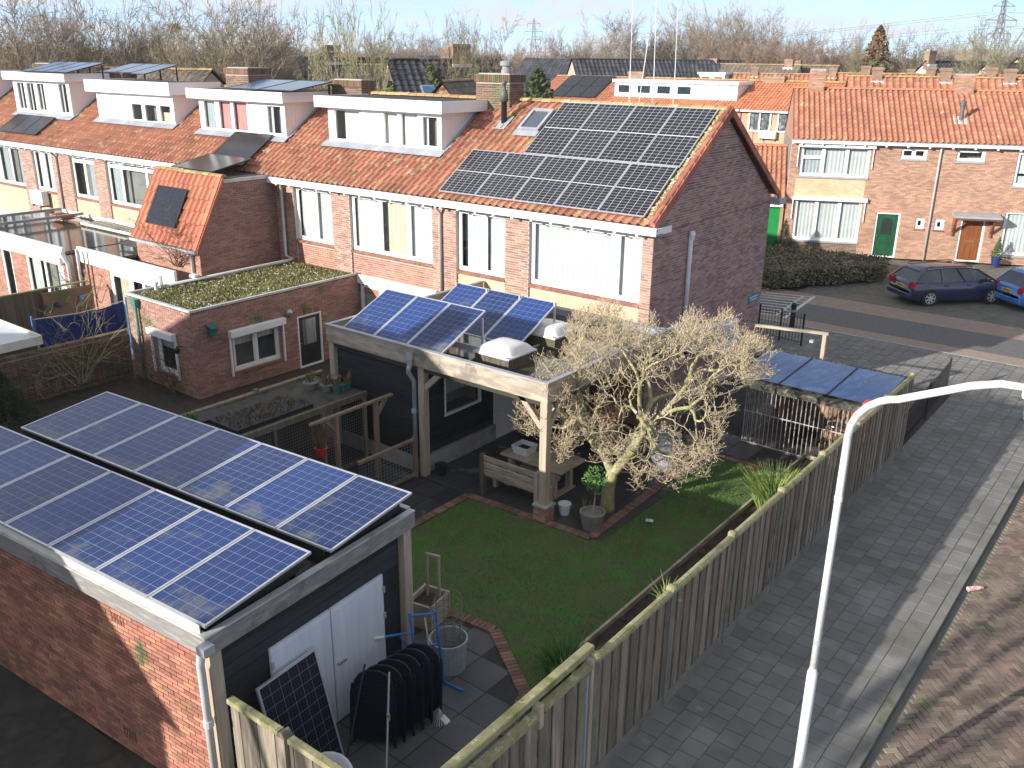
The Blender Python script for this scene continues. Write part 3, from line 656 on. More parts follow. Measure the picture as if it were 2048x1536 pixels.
# vent pipe and skylight on the mossy roof
mat('vent_grey', [(.11, .11, .11)], .5); p = rf(1008, 248); vp = T('roof_vent', 'dark grey flue pipe with conical cowl standing on the mossy tiles', 'vent', p)
MB().lathe([(.085, -.15), (.085, .62), (.10, .63), (.10, .68)], p, 14).build('pipe', 'black_metal', vp, smooth=True)
MB().lathe([(.13, .64), (.10, .95), (.05, .98), (.05, 1.1), (.075, 1.11), (.075, 1.2), (0, 1.22)], p, 14).build('cowl', 'vent_grey', vp, smooth=True)
MB().ob(p-X_*.22-SU*.3+SN*.05, X_*.44, SU*.6, SN*.012).build('slate', 'lead', vp)
skl = T('roof_window', 'grey framed skylight beside the flue pipe on the mossy roof', 'skylight', rf(1090, 235))
q = rf(1068, 250); o_ = V((-16.0, E0.y, E0.z))+SU*3.02+SN*.05
o_.x = -16.5
fm = MB()
for (u, v, w, hh) in ((0, 0, .76, .09), (0, .87, .76, .09), (0, .09, .09, .78), (.67, .09, .09, .78)): fm.ob(o_+X_*u+SU*v, X_*w, SU*hh, SN*.1)
fm.build('frame', 'lead', skl); MB().ob(o_+X_*.09+SU*.09+SN*.06, X_*.58, SU*.78, SN*.01).build('pane', 'skylight_glass', skl)
MB().ob(o_+X_*.09+SU*.09-SN*.03, X_*.58, SU*.78, SN*.01).build('shaft', 'room_dark', skl)
MB().ob(o_-X_*.06-SU*.22+SN*.03, X_*.86, SU*.22, SN*.02).build('apron', 'lead', skl)
# ================================================================ solar panels
PROTO = {}
def panel_proto(kind, w, h, cells, fm, fw=.03, t=.035):
    r = bpy.data.objects.new('solar_panel', None); COL.objects.link(r); r.empty_display_size = .1
    f = MB(); f.box(0, w, 0, fw, 0, t); f.box(0, w, h-fw, h, 0, t); f.box(0, fw, fw, h-fw, 0, t); f.box(w-fw, w, fw, h-fw, 0, t); f.build('frame', fm, r)
    MB().quad((fw*.7, fw*.7, t-.006), (w-fw*.7, fw*.7, t-.006), (w-fw*.7, h-fw*.7, t-.006), (fw*.7, h-fw*.7, t-.006)).build('cells', cells, r)
    MB().quad((fw, h-fw, .006), (w-fw, h-fw, .006), (w-fw, fw, .006), (fw, fw, .006)).build('back_sheet', 'plastic_white' if fm != 'frame_black' else 'frame_black', r)
    PROTO[kind] = [r, w, h, False]
def panel(kind, o, ax, ay, label, group=None, sx=1., sy=1.):
    r, w, h, used = PROTO[kind]; ax, ay = V(ax).normalized(), V(ay).normalized(); az = ax.cross(ay).normalized()
    mw = frame(ax*sx, ay*sy, az, V(o))
    if not used: r.matrix_world = mw; r['label'] = label; r['category'] = 'solar panel'; PROTO[kind][3] = True; c = r
    else: c = dup(r, label, mw=mw)
    if group: c['group'] = group
    elif 'group' in c: del c['group']
    return c
panel_proto('mono', 1.32, 1.80, 'cells_mono', 'frame_panel', .024)
panel_proto('blue', 1.03, 1.68, 'cells_blue', 'frame_panel')
panel_proto('black', 1.03, 1.70, 'cells_black', 'frame_black', .02)
panel_proto('kennel', .9, 1.6, 'cells_kennel', 'frame_black', .015)
panel_proto('sky', 1.03, 1.7, 'cells_sky', 'frame_black', .02)
panel_proto('navy', 1.0, 1.65, 'cells_navy', 'frame_panel')
v0_, v1_, v2_ = [(rs(rf(*a_, .12))+rs(rf(*b_, .12)))/2 for (a_, b_) in (((875, 384), (1290, 431.5)), ((947, 300), (1358, 332)), ((1125, 206), (1438, 216.5)))]
for (p0, p1, nn, lab, va, vb) in ((rf(875, 384, .12), rf(1290, 431.5, .12), 5, 'gridded black panel from the gable verge, lower row on the end house', v0_, v1_-.025), (rf(1050, 301, .13), rf(1362, 330, .13), 4, 'gridded black panel from the gable verge, upper row below the ridge', v1_, v2_)):
    w = (p1.x-p0.x)/nn; v0 = va
    for i in range(nn):
        o = V((p0.x+w*i+.008, E0.y, E0.z))+SU*va+SN*.1
        panel('mono', o, X_, SU, '%s %s' % (ORD[nn-1-i], lab), 'gridded black panels on the end house roof', sx=(w-.016)/1.32, sy=(vb-va)/1.80)
    rl = T('mounting_rail', 'thin metal mounting rails under the %s row of gridded black panels' % ('lower' if nn == 5 else 'upper'), 'rail', (p0.x, p0.y, p0.z))
    for dv in (.35, 1.4):
        q = V((p0.x-.05, E0.y, E0.z))+SU*(v0+dv)+SN*.062; MB().ob(q, X_*(p1.x-p0.x+.14), SU*.04, SN*.035).build('rail', 'frame_panel', rl)
# black panels on the neighbours' roof
for i in range(3):
    q = rf(46.5, 239, .1); w = 1.18
    panel('black', V((-44.9+w*i, E0.y, E0.z))+SU*.42+SN*.12, X_, SU, '%s plain black panel below the five-light dormer, from the blank dormer side' % ORD[2-i], 'plain black panels below the five-light dormer', sx=1.13, sy=.72)
# ================================================================ garden room with veranda on the end house
gr_ = T('garden_room', 'black clad garden room with oak framed veranda and ponding flat roof', 'extension', (-12.8, 16.2, 0))
XL, XR, YN, ZT, ZB = -16.0, -9.53, 13.38, 3.05, 2.64
rfm = MB().box(XL+.08, XR-.08, YN+.08, 19.1, 2.52, 2.62).build('roof', 'bitumen_wet', gr_)
MB().box(XL+.08, XR-.08, 18.9, 19.11, 2.62, 2.78).build('upstand', 'lead', gr_)
MB().box(XL, XR, YN, YN+.08, ZB, ZT).build('front_beam', 'oak', gr_, bevel=.01)
MB().box(XR-.08, XR, YN+.08, 19.1, ZB, ZT-.004).build('side_beam', 'oak', gr_, bevel=.01)
MB().box(XL, XL+.08, YN+.08, 19.1, ZB, ZT-.004).build('side_beam', 'oak', gr_, bevel=.01)
tr = MB(); tr.box(XL-.02, XR+.02, YN-.02, YN+.09, ZT+.002, ZT+.022); tr.box(XR-.09, XR+.02, YN+.09, 19.1, ZT+.002, ZT+.02); tr.box(XL-.02, XL+.09, YN+.09, 19.1, ZT+.002, ZT+.02); stuff(tr.build('roof_trim', 'zinc', gr_))
for (x, y) in ((XR-.12, YN+.13), (-13.0, YN+.14), (XL+.09, YN+.14), (XR-.12, 18.6)):
    MB().box(x-.085, x+.085, y-.085, y+.085, .38 if x > -10 and y < 14 else 0, ZB).build('post', 'oak_post', gr_, bevel=.008)
pr = MB().box(XR-.27, XR+.03, YN-.02, YN+.28, 0, .34).build('pier', 'mortar', gr_)
bm = MB()
for (o, a, n) in (((XR-.27, YN-.02, 0), X_, FN), ((XR+.03, YN-.02, 0), Y_, X_)): lay(bm, o, a, n, brick_list(.30, .34), proud=.01)
stuff(bm.build('bricks', 'brick_terrace', pr)); MB().box(XR-.30, XR+.06, YN-.05, YN+.31, .34, .385).build('cap', 'concrete', pr)
for (p, q) in (((XR-.2, YN+.13, 2.05), (XR-.75, YN+.13, ZB)), ((-12.92, YN+.14, 2.15), (-12.4, YN+.14, ZB)), ((XR-.12, YN+.2, 2.05), (XR-.12, YN+.75, ZB)), ((XR-.12, 18.5, 2.05), (XR-.12, 17.95, ZB))):
    MB().bar(p, q, .1, .12).build('brace', 'oak_post', gr_)
for i in range(6): MB().box(XL+.2, XR-.1, 14.1+i*.85, 14.17+i*.85, 2.40, 2.52).build('joist', 'oak_post', gr_)
# black planks, one by one
MB().box(XL+.06, -13.17, 13.62, 13.75, 0, 2.52).build('wall', 'frame_black', gr_); corewall(gr_, (-13.165, 13.62, 0), Y_, X_, 5.4, 2.5, .1, 'frame_black', [(14.30-13.62, 15.62-13.62, 1.16, 2.22)])
MB().box(XL+.1, -13.12, 13.52, 13.6, 0, .36).build('plinth', 'concrete', gr_); MB().box(-13.11, -13.02, 13.55, 16.1, 0, .42).build('plinth', 'concrete', gr_)
for i in range(13):
    z = .37+i*.173
    MB().ob((XL+.17, 13.55, z), (-13.1-XL-.17, 0, 0), (0, .06, 0), (0, -.012, .168)).build('plank', 'black_plank', gr_)
wy0, wy1, wz0, wz1 = 14.30, 15.62, 1.16, 2.22
for i in range(12):
    z = .43+i*.173
    segs = [(13.62, 16.1)] if z > wz1 or z+.168 < wz0 else [(13.62, wy0), (wy1, 16.1)]
    segs += [(17.0, 19.1)]
    for (a, b) in segs: MB().ob((-13.1, a, z), (-.06, 0, 0), (0, b-a, 0), (.012, 0, .168)).build('plank', 'black_plank', gr_)
window(gr_, (-13.09, 0, 0), Y_, X_, wy0, wy1, wz0, wz1, curt=((0, .98, .45, 1.),), cm='curtain_grey', rec=.0, fw=.06, sash=False, depth=.5)
dr = MB().box(-13.12, -13.06, 16.15, 16.95, .05, 2.05).build('door', 'white_board', gr_)
MB().box(-13.057, -13.052, 16.25, 16.85, 1.25, 1.95).build('pane', 'door_dark', dr); MB().box(-13.05, -13.0, 16.85, 16.9, 1.0, 1.05).build('handle', 'steel', dr)
for z in range(7): MB().box(-13.058, -13.05, 16.2, 16.9, .12+z*.15, .255+z*.15).build('board', 'white_board', dr)
fp = MB(); fr(fp, (-13.06, 0, 0), Y_, X_, 16.08, 17.02, 0, 2.1, .07, -.02, .04); fp.build('door_frame', 'white_paint', gr_)
# downpipe with hopper on the front
downpipe(gr_, [(-13.2, YN-.02, 2.72), (-13.2, YN-.1, 2.6), (-13.22, YN-.09, 2.5), (-13.22, 13.46, 2.25), (-13.22, 13.44, .02)], .055, 'zinc', joints=((-13.22, 13.44, 1.55), (-13.22, 13.44, .8)))
MB().lathe([(.06, 0), (.06, .1), (.085, .12), (.085, .3), (.07, .3), (.07, .14)], (-13.18, YN-.08, 2.68), 14).build('hopper', 'zinc', gr_)
# two skylight domes
for k, (px, py, w) in enumerate(((1010, 712, .95), (1100, 672, .95))):
    c_ = gz(px, py, 2.75); dm = MB().box(c_.x-w/2, c_.x+w/2, c_.y-w/2, c_.y+w/2, 2.60, 2.86).build('skylight', 'old_wood', gr_)
    MB().box(c_.x-w/2-.03, c_.x+w/2+.03, c_.y-w/2-.03, c_.y+w/2+.03, 2.862, 2.90).build('rim', 'plastic_white', dm)
    d = MB(); N = 10
    for i in range(N+1):
        for j in range(N+1):
            a, b = 2*i/N-1, 2*j/N-1; d.v.append((c_.x+a*w/2, c_.y+b*w/2, 2.90+.2*((1-a**4)*(1-b**4))**.6))
    d.f = [(i*(N+1)+j, (i+1)*(N+1)+j, (i+1)*(N+1)+j+1, i*(N+1)+j+1) for i in range(N) for j in range(N)]
    d.build('dome', 'dome_plastic' if 'dome_plastic' in MATS else mat('dome_plastic', [(.72, .71, .69), (.64, .63, .60)], .3, 3.), dm, smooth=True)
# six tilted blue panels on the roof
g1 = 'tilted blue panels on the garden room roof'
for row, (pa, pb, za, pt) in enumerate((((685, 650), (890, 706), 2.82, None), ((832, 590), (1018, 644), 2.80, None))):
    A, B = gz(*pa, za), gz(*pb, za); w = 1.045
    y_ = 13.46 if row == 0 else 15.55; x_ = A.x if row == 0 else A.x+.1
    x_ = -15.55 if row == 0 else -15.05
    tl = V((0, 1.56, .68 if row == 0 else .74)).normalized()
    for i in range(3):
        panel('blue', (x_+i*w, y_, 2.98 if row == 0 else 2.78), X_, tl, '%s tilted blue panel from the skylight domes, garden room row %s' % (ORD[2-i], 'by the oak beam' if row == 0 else 'by the house wall'), g1)
    sp_ = T('panel_support', 'white metal frame under the tilted panels %s' % ('along the oak front beam' if row == 0 else 'against the house wall'), 'frame', (x_+1.5, y_+1, 2.6))
    for i in range(4):
        x = x_+i*w-.02+(.04 if i == 0 else 0); t = tl*1.55
        MB().bar((x, y_+t.y, 2.63), (x, y_+t.y, 2.9+t.z), .04).build('leg', 'frame_panel', sp_); MB().bar((x, y_+.1, 2.65), (x, y_+t.y, 2.65), .04).build('foot', 'frame_panel', sp_)
    MB().box(x_, x_+3*w, y_+tl.y*1.45, y_+tl.y*1.5, 2.72, 2.86).build('ballast', 'plastic_white', sp_)
mat('red_paint', [(.55, .04, .02)], .5)
# ================================================================ brick annexe with moss and sedum roof
sx = T('brick_annexe', 'flat roofed brick annexe topped with moss and sedum', 'extension', (-22.7, 16, 0))
SX0, SX1, SY0, SZ = -24.3, -21.1, 13.05, 2.53
fw_ = (SX0+1.28, SX0+2.27, .45, 1.55)
corewall(sx, (SX0+.02, SY0+.018, 0), X_, FN, SX1-SX0-.04, SZ-.12, .3, 'mortar_dark', [(fw_[0]-SX0-.02, fw_[1]-SX0-.02, fw_[2], fw_[3])]); corewall(sx, (SX1-.018, SY0+.32, 0), Y_, X_, 19.1-SY0-.32, SZ-.12, .3, 'mortar_dark', [(14.27-SY0-.32, 15.9-SY0-.32, .5, 1.55), (16.58-SY0-.32, 17.5-SY0-.32, 0, 1.62)]); MB().box(SX0+.02, SX0+.3, SY0+.32, 19.1, 0, SZ-.12).build('wall', 'mortar_dark', sx)
brickwall(sx, (SX0, SY0+.012, 0), X_, FN, SX1-SX0, SZ-.05, 'brick_sedum', holes=((fw_[0]-SX0, fw_[1]-SX0, fw_[2], fw_[3]),), name='front_bricks')
sw_ = (14.27, 15.9, .5, 1.55); sd_ = (16.58, 17.5, 0, 1.62)
brickwall(sx, (SX1-.012, SY0, 0), Y_, X_, 19.1-SY0, SZ-.05, 'brick_sedum', holes=((sw_[0]-SY0, sw_[1]-SY0, sw_[2], sw_[3]), (sd_[0]-SY0, sd_[1]-SY0, 0, sd_[3]+.18)), name='side_bricks')
for i in range(16): MB().box(SX1-.02, SX1-.004, sd_[0]-.08+i*.067, sd_[0]-.08+i*.067+.056, sd_[3]+.005, sd_[3]+.175).build('lintel_brick', 'brick_sedum', sx)
pt = MB(); pt.box(SX0-.02, SX1+.02, SY0-.03, SY0+.07, SZ-.05, SZ+.012); pt.box(SX1-.08, SX1+.02, SY0+.07, 19.1, SZ-.05, SZ+.01); pt.box(SX0-.02, SX0+.08, SY0+.07, 19.1, SZ-.05, SZ+.01)
stuff(pt.build('roof_edge', mat('alu_edge', [(.52, .52, .50), (.40, .40, .38)], .45, 3., moss=[((.18, .17, .12), .6, 3., .1)]), sx))
MB().box(SX0+.08, SX1-.08, SY0+.07, 19.1, SZ-.14, SZ-.055).build('roof', 'moss_roof', sx)
mat('sedum', [(.19, .185, .06), (.12, .125, .04), (.25, .19, .085)], .95, 5., vary=.45, hue=.05)
mat('gravel', [(.40, .37, .29), (.30, .27, .21)], .9, 3., vary=.3)
sm = MB(); gm = MB(); rr = random.Random(4)
for i in range(9000):
    x, y = rr.uniform(SX0+.1, SX1-.1), rr.uniform(SY0+.1, 18.95); s_ = rr.uniform(.012, .034); h_ = rr.uniform(.02, .075)*(1.4 if math.sin(x*4+y*2.3)+math.sin(y*3.1) > 0 else .6); w = rr.uniform(0, 6.3); z = SZ-.056
    pts = [(x+s_*math.cos(w+k*2.1), y+s_*math.sin(w+k*2.1), z) for k in range(3)]+[(x+rr.uniform(-.02, .02), y+rr.uniform(-.02, .02), z+h_)]
    sm.add(pts, ((0, 1, 3), (1, 2, 3), (2, 0, 3)))
stuff(sm.build('sedum', 'sedum', sx))
for i in range(380):
    x, y = rr.uniform(SX0+.15, SX1-.15), rr.uniform(SY0+.15, 18.9); s_ = rr.uniform(.012, .03); z = SZ-.01
    gm.add([(x-s_, y-s_, z), (x+s_, y-s_, z), (x+s_, y+s_, z), (x-s_, y+s_, z), (x, y, z+s_*1.2)], ((0, 1, 4), (1, 2, 4), (2, 3, 4), (3, 0, 4)))
stuff(gm.build('pebbles', 'gravel', sx))
window(sx, (0, SY0, 0), X_, FN, *fw_, curt=((.05, .95, .62, 1),), rec=.08, fw=.08, depth=.4, sill='sill_tile')
window(sx, (SX1, 0, 0), Y_, X_, *sw_, mull=(.5,), curt=((.03, .48, .66, 1), (.55, .97, .7, 1)), rec=.06, fw=.075, depth=.5, sill='sill_tile')
for (o, a, n, u0, u1, z1) in (((0, SY0, 0), X_, FN, fw_[0], fw_[1], fw_[3]), ((SX1, 0, 0), Y_, X_, sw_[0], sw_[1], sw_[3])):
    sh = MB(); o, a, n = V(o), V(a), V(n); sh.ob(o+a*(u0-.14)+Z_*z1+n*.012, a*(u1-u0+.28), n*.17, Z_*.2); s_ = sh.build('roller_shutter_box', 'white_paint', sx, bevel=.015)
    for u in (u0-.13, u1+.08): MB().ob(o+a*u+Z_*(z1-1.15)+n*.012, a*.05, n*.06, Z_*1.148).build('guide', 'white_paint', s_)
dd = MB().box(SX1-.1, SX1-.05, sd_[0]+.05, sd_[1]-.05, 0, sd_[3]-.05).build('door', 'door_dark', sx)
MB().box(SX1-.048, SX1-.044, sd_[0]+.22, sd_[1]-.2, .68, 1.47).build('pane', mat('net_pane', [(.16, .17, .18), (.32, .32, .32), (.12, .13, .14)], .15, 5., stretch=(1, 1, .1), spec=.6), dd)
MB().box(SX1-.05, SX1-.0, sd_[0]+.1, sd_[0]+.13, .75, .78).build('handle', 'steel', dd)
df = MB(); fr(df, (SX1, 0, 0), Y_, X_, sd_[0], sd_[1], -.02, sd_[3], .05, .0, .1); df.build('door_frame', 'white_paint', sx)
downpipe(sx, [(-23.72, SY0-.08, 2.4), (-23.72, SY0-.08, .02)], .045, mat('green_pipe', [(.07, .24, .19), (.05, .19, .15)], .5, 3.), joints=((-23.72, SY0-.08, 1.4),))
MB().prism([(-23.85, SY0-.16, 2.45), (-23.59, SY0-.16, 2.45), (-23.63, SY0-.13, 2.2), (-23.81, SY0-.13, 2.2)], (0, .14, 0)).build('hopper', 'green_pipe', sx)
downpipe(sx, [(-24.0, 14.0, SZ+.04), (-24.0, 18.6, SZ+.06), (-24.06, 18.9, SZ+.07), (-24.5, 18.98, SZ+.12), (-24.5, 18.98, 5.0), (-24.5, 18.86, 5.1)], .055, 'grey_pipe', name='roof_pipe')
MB().lathe([(.05, -.03), (.05, .12), (.08, .13), (.08, .2), (0, .22)], (-24.02, 13.85, SZ), 12).build('roof_vent', 'plastic_white', sx)
MB().lathe([(.06, -.03), (.06, .1), (.15, .12), (.14, .18), (0, .22)], (-24.12, 15.2, SZ), 14).build('roof_vent', 'plastic_white', sx)
bh = T('birdhouse', 'green wooden nest box on the annexe wall under the roof edge', 'birdhouse', (SX1, 13.6, 1.8))
mat('bird_green', [(.05, .15, .13), (.035, .11, .09)], .8, 6.)
b_ = MB(); b_.prism([(SX1+.01, 13.5, 1.74), (SX1+.19, 13.5, 1.74), (SX1+.19, 13.5, 1.98), (SX1+.01, 13.5, 2.06)], (0, .2, 0)); b_.build('box', 'bird_green', bh)
MB().ob((SX1+.01, 13.47, 2.07), (.24, 0, -.105), (0, .26, 0), (0, 0, .02)).build('roof', 'bird_green', bh); MB().lathe([(.02, 0), (.018, .004), (0, .004)], (0, 0, 0), 10).build('hole', 'black_metal', bh).matrix_basis = Matrix.Translation((SX1+.19, 13.6, 1.9)) @ Matrix.Rotation(R(90), 4, 'Y')
gl = T('wall_lamp', 'round glass globe lamp on the annexe wall beside the dark door', 'lamp', (SX1, 16.2, 1.85))
MB().bar((SX1, 16.2, 1.75), (SX1+.12, 16.2, 1.72), .03).build('arm', 'black_metal', gl); MB().lathe([(.02, -.11), (.08, -.08), (.11, 0), (.08, .08), (.02, .11)], (SX1+.13, 16.2, 1.86), 14).build('globe', mat('globe', [(.42, .42, .42)], .12, metal=.4), gl, smooth=True)
wl = T('wall_lantern', 'small black lantern on the annexe front beside the shuttered window', 'lamp', (-21.7, SY0, 1.35))
MB().bar((-21.7, SY0, 1.42), (-21.7, SY0-.16, 1.46), .02).build('arm', 'black_metal', wl); MB().lathe([(.03, 0), (.06, .02), (.07, .14), (.02, .2)], (-21.7, SY0-.15, 1.25), 6).build('lantern', 'black_metal', wl)
# ground floor window behind the annexe
gfw = window(h2, (0, YF, 0), X_, FN, -21.05, -18.1, .6, 2.2, mull=(.3,), curt=((.04, .28), (.34, .96)), rec=.02, room='room_dark')
MB().box(-21.1, -17.7, YF-.08, YF-.01, 2.22, 2.5).build('lintel_board', 'white_paint', h2)
# ================================================================ rear extensions of the neighbours
nx = T('rear_extension', 'white trimmed flat extension with a steep orange tiled front on top', 'extension', (-27, 17, 0))
VX0, VX1 = -28.6, -24.95
MB().box(VX0+.02, VX1-.02, 17.05, 19.1, 0, 5.15).build('wall', 'mortar_dark', nx); MB().prism([(VX0+.02, 16.0, 0), (VX0+.02, 17.05, 0), (VX0+.02, 17.05, 5.15), (VX0+.02, 16.0, 3.1)], (VX1-VX0-.04, 0, 0)).build('front_wall', 'mortar_dark', nx)
def vr(z): return (0 if z < 3.2 else (z-3.2)*.52, 3.1)
brickwall(nx, (VX1-.01, 16.0, 2.2), Y_, X_, 3.1, 3.02, 'brick_gable' if 0 else mat('brick_purple', [(.32, .165, .13), (.26, .13, .105)], .85, 1.3, vary=.25, hue=.01, bump=.2), roof=lambda z: vr(z+2.2), name='side_bricks')
brickwall(nx, (VX0, 16.0, 1.2), X_, FN, VX1-VX0, 2.05, 'brick_pink', name='front_bricks')
MB().box(VX0-.02, VX1+.03, 17.05, 19.1, 5.2, 5.27).build('flat_roof', 'bitumen', nx); MB().box(VX1-.05, VX1+.035, 17.1, 19.1, 5.19, 5.29).build('roof_edge', 'alu_edge', nx)
mat('tile_volume', [(.44, .155, .085), (.37, .125, .07)], .7, 1.2, vary=.15, hue=.006)
vs_ = V((0, 17.08-15.88, 5.38-3.2)); vL = vs_.length; vu = vs_/vL
tiles(nx, (VX0-.05, 15.88, 3.2), X_, vu, VX1-VX0-.1, vL, 'tile_volume', tw=.27, th=.4, single=lambda u, v: True)
for i in range(6):
    p = V((VX1-.16, 15.88, 3.2))+vu*(vL*i/6); MB().ob(p, X_*.2, vu*(vL/6*1.06), vu.cross(X_)*-.05).build('verge_tile', 'tile_volume', nx); MB().ob(p+X_*.2-Z_*.12, X_*.04, vu*(vL/6*1.03), Z_*.16).build('verge_tile', 'tile_volume', nx)
ridge(nx, (VX0-.05, 17.1, 5.38), (VX1+.06, 17.1, 5.38), 'ridge_moss', r=.1, step=.33)
MB().box(VX0-.1, VX1+.02, 15.8, 15.92, 3.1, 3.19).build('gutter', 'zinc', nx)
downpipe(nx, [(VX1-.35, 15.84, 3.1), (VX1-.35, 15.92, 2.9), (VX1-.35, 15.92, 1.2)], .045, 'grey_pipe')
q = V((VX0+.68, 15.88, 3.2))+vu*.55-vu.cross(X_)*.12
panel('black', q, X_, vu, 'small plain black solar panel on the steep orange tiled front', sx=1.62, sy=.78)
# two panels lying on the flat top and the roof above it
panel('black', (-28.2, 17.35, 5.42), X_, V((0, 1.5, .28)), 'black solar panel tilted on the flat top behind the ridge tiles', sx=2.3, sy=.95)
o_ = V((-28.45, E0.y, E0.z))+SU*.12+SN*.14
panel('black', o_, X_, SU, 'single black solar panel on tiles under the pink curtained dormer', sx=2.05, sy=.98)
corewall(nx, (-30.7, 15.09, 0), X_, FN, 5.7, 2.2, .25, 'mortar', [(1.8, 3.0, .05, 2.1), (3.02, 4.5, 1.2, 2.1)])
brickwall(nx, (-30.7, 15.08, 0), X_, FN, 5.7, 2.2, 'brick_pink', holes=((1.75, 4.5, 0, 2.15),), name='low_bricks')
MB().box(-30.8, -24.9, 15.0, 15.1, 2.2, 2.72).build('fascia', 'white_paint', nx); MB().box(-30.7, VX0-.02, 15.1, 19.1, 2.5, 2.6).build('low_roof', 'bitumen_wet', nx); MB().box(VX0+.1, -25.6, 14.9, 15.0, 2.15, 2.5).build('awning_box', 'white_paint', nx)
window(nx, (0, 15.08, 0), X_, FN, -28.9, -27.7, .05, 2.1, curt=((.3, .98, 0, 1, 'curtain_beige'),), rec=.02, depth=.3, name='door'); window(nx, (0, 15.08, 0), X_, FN, -27.68, -26.2, 1.2, 2.1, mull=(.5,), curt=(), rec=.02, depth=.3)
for k in range(2): panel('black', (-30.2+k*.0, 16.2+k*1.15, 2.72+k*.0), X_, V((0, 1.5, .28)), '%s bronze sheened black panel on the wet roof beside the vine' % ('front' if k == 0 else 'rear'), sx=1.35, sy=.62)
n4 = T('rear_extension', 'long white trimmed extension with a wet mirror-like flat roof', 'extension', (-35, 17, 0))
corewall(n4, (-40, 14.6, 0), X_, FN, 9.15, 2.45, .25, 'mortar', [(4.2, 5.0, .05, 2.15), (6.2, 8.9, .05, 2.15)]); MB().box(-31.1, -30.85, 14.86, 19.1, 0, 2.45).build('side_wall', 'brick_pink', n4); MB().box(-40, -30.85, 14.62, 19.1, 2.5, 2.6).build('roof', 'bitumen_wet', n4)
brickwall(n4, (-40, 14.585, 0), X_, FN, 9.15, 2.3, 'brick_pink', holes=((4.2, 5.0, 0, 2.2), (6.2, 8.9, 0, 2.1)), name='front_bricks')
MB().box(-40, -30.8, 14.5, 14.6, 2.28, 2.75).build('fascia', 'cream_paint', n4); MB().box(-40, -30.78, 14.35, 14.5, 2.2, 2.42).build('gutter', 'white_paint', n4)
for (x, w) in ((-35.8, .8), (-33.8, 2.7)): window(n4, (0, 14.57, 0), X_, FN, x, x+w, .05, 2.15, mull=(.5,) if w > 1 else (), curt=((.05, .3), (.75, .9)) if w > 1 else (), rec=.02, depth=.3, name='glazed_door')
downpipe(n4, [(-30.6, 14.45, 2.8), (-30.6, 14.35, 2.6), (-30.55, 14.5, 2.2), (-30.5, 14.5, 0)], .06, 'plastic_white'); downpipe(n4, [(-30.2, 14.7, 2.75), (-30.2, 14.7, 0)], .05, 'grey_pipe')
for (x, y0_, lab) in ((-36.35, 14.6, ''), (-38.2, 15.2, '')):
    MB().bar((x, y0_, 2.86), (x, 18.2, 2.86), .1, .1).build('roof_beam', 'lead', n4)
MB().box(-38.5, -31.0, 18.4, 18.5, 2.62, 2.8).build('roof_kerb', 'cream_paint', n4)
for k in range(12): MB().bar((-35.0+k*.3, 17.6, 2.68), (-35.0+k*.3, 18.3, 2.72), .05).build('slat', 'cream_paint', n4)
MB().bar((-35.2, 17.5, 2.7), (-31.3, 17.5, 2.7), .08).build('slat_rail', 'cream_paint', n4)
ts = T('tile_stack', 'small stack of spare orange roof tiles on the wet flat roof', 'roof tiles', (-36.8, 17.6, 2.62))
for j in range(3):
    for i in range(4): MB().ob((-37.3+i*.27, 17.3, 2.66+j*.07), (.25, 0, .03), (0, .5, .02), (0, 0, .05)).build('tile', 'tile_red', ts)
def acunit(name, x, y, z, label, w=.85, a=X_, n=FN, h=.62, d=.3):
    t = T(name, label, 'air conditioner', (x, y, z)); o = V((x, y, z))
    MB().ob(o, a*w, n*d, Z_*h).build('casing', 'plastic_white', t, bevel=.015)
    g = MB(); c = o+a*(w*.38)+n*(d+.004)+Z_*h*.5
    for k in range(5): 
        r_ = .06+k*.045; g.tube([c+a*(r_*math.cos(t_*.3927))+Z_*(r_*math.sin(t_*.3927)) for t_ in range(17)], .006, 4)
    g.build('grille', 'plastic_grey', t)
    for k in range(2): MB().ob(o+a*(w*.1+k*w*.7)-Z_*.08, a*.05, n*d, Z_*.078).build('bracket', 'black_metal', t)
    return t
acunit('air_conditioner', -32.9, YF-.02, 2.55, 'white outdoor air conditioner on the wall next to the tiled extension')
acunit('air_conditioner', -42.1, YF-.02, 2.62, 'white outdoor air conditioner under the windows beside the grey downpipe', w=1.1)
acunit('air_conditioner', GX+.02, 21.0, 1.62, 'white air conditioner on the gable below the white vent pipe', a=Y_, n=X_)
acunit('air_conditioner', GX+.5, 21.9, 1.5, 'white air conditioner standing off the gable behind the magnolia', a=Y_, n=X_, h=.8, w=.9)
# neighbours' gardens
bf = T('board_fence', 'dark vertical board fence beside the brick wall with blue ornaments', 'fence', (-29.4, 12.5, 0))
for i in range(36): MB().box(-29.42, -29.39, 7.6+i*.155, 7.6+i*.155+.148, 0, 1.8+rr.uniform(-.01, .01)).build('board', 'old_wood', bf)
MB().box(-29.46, -29.35, 7.6, 14.5, 1.8, 1.84).build('cap', 'fence_cap', bf)
for i in range(4): MB().box(-29.37, -29.29, 8+i*1.8, 8.09+i*1.8, 0, 1.79).build('post', 'old_wood', bf)
mat('tarp', [(.012, .035, .16), (.008, .024, .115)], .6, 2.)
tp = MB(); N = 30
for i in range(N+1):
    y = 11.3+i*(13.98-11.3)/N; s_ = .05*math.sin(i*.9)+.03*math.sin(i*2.1); tp.v += [(-26.3+s_*.3, y, 1.72-.09*math.sin(i/N*math.pi)), (-26.3+s_, y, 1.1), (-26.28-s_, y, .25)]
tp.f = [(3*i+k, 3*i+3+k, 3*i+4+k, 3*i+1+k) for i in range(N) for k in (0, 1)]
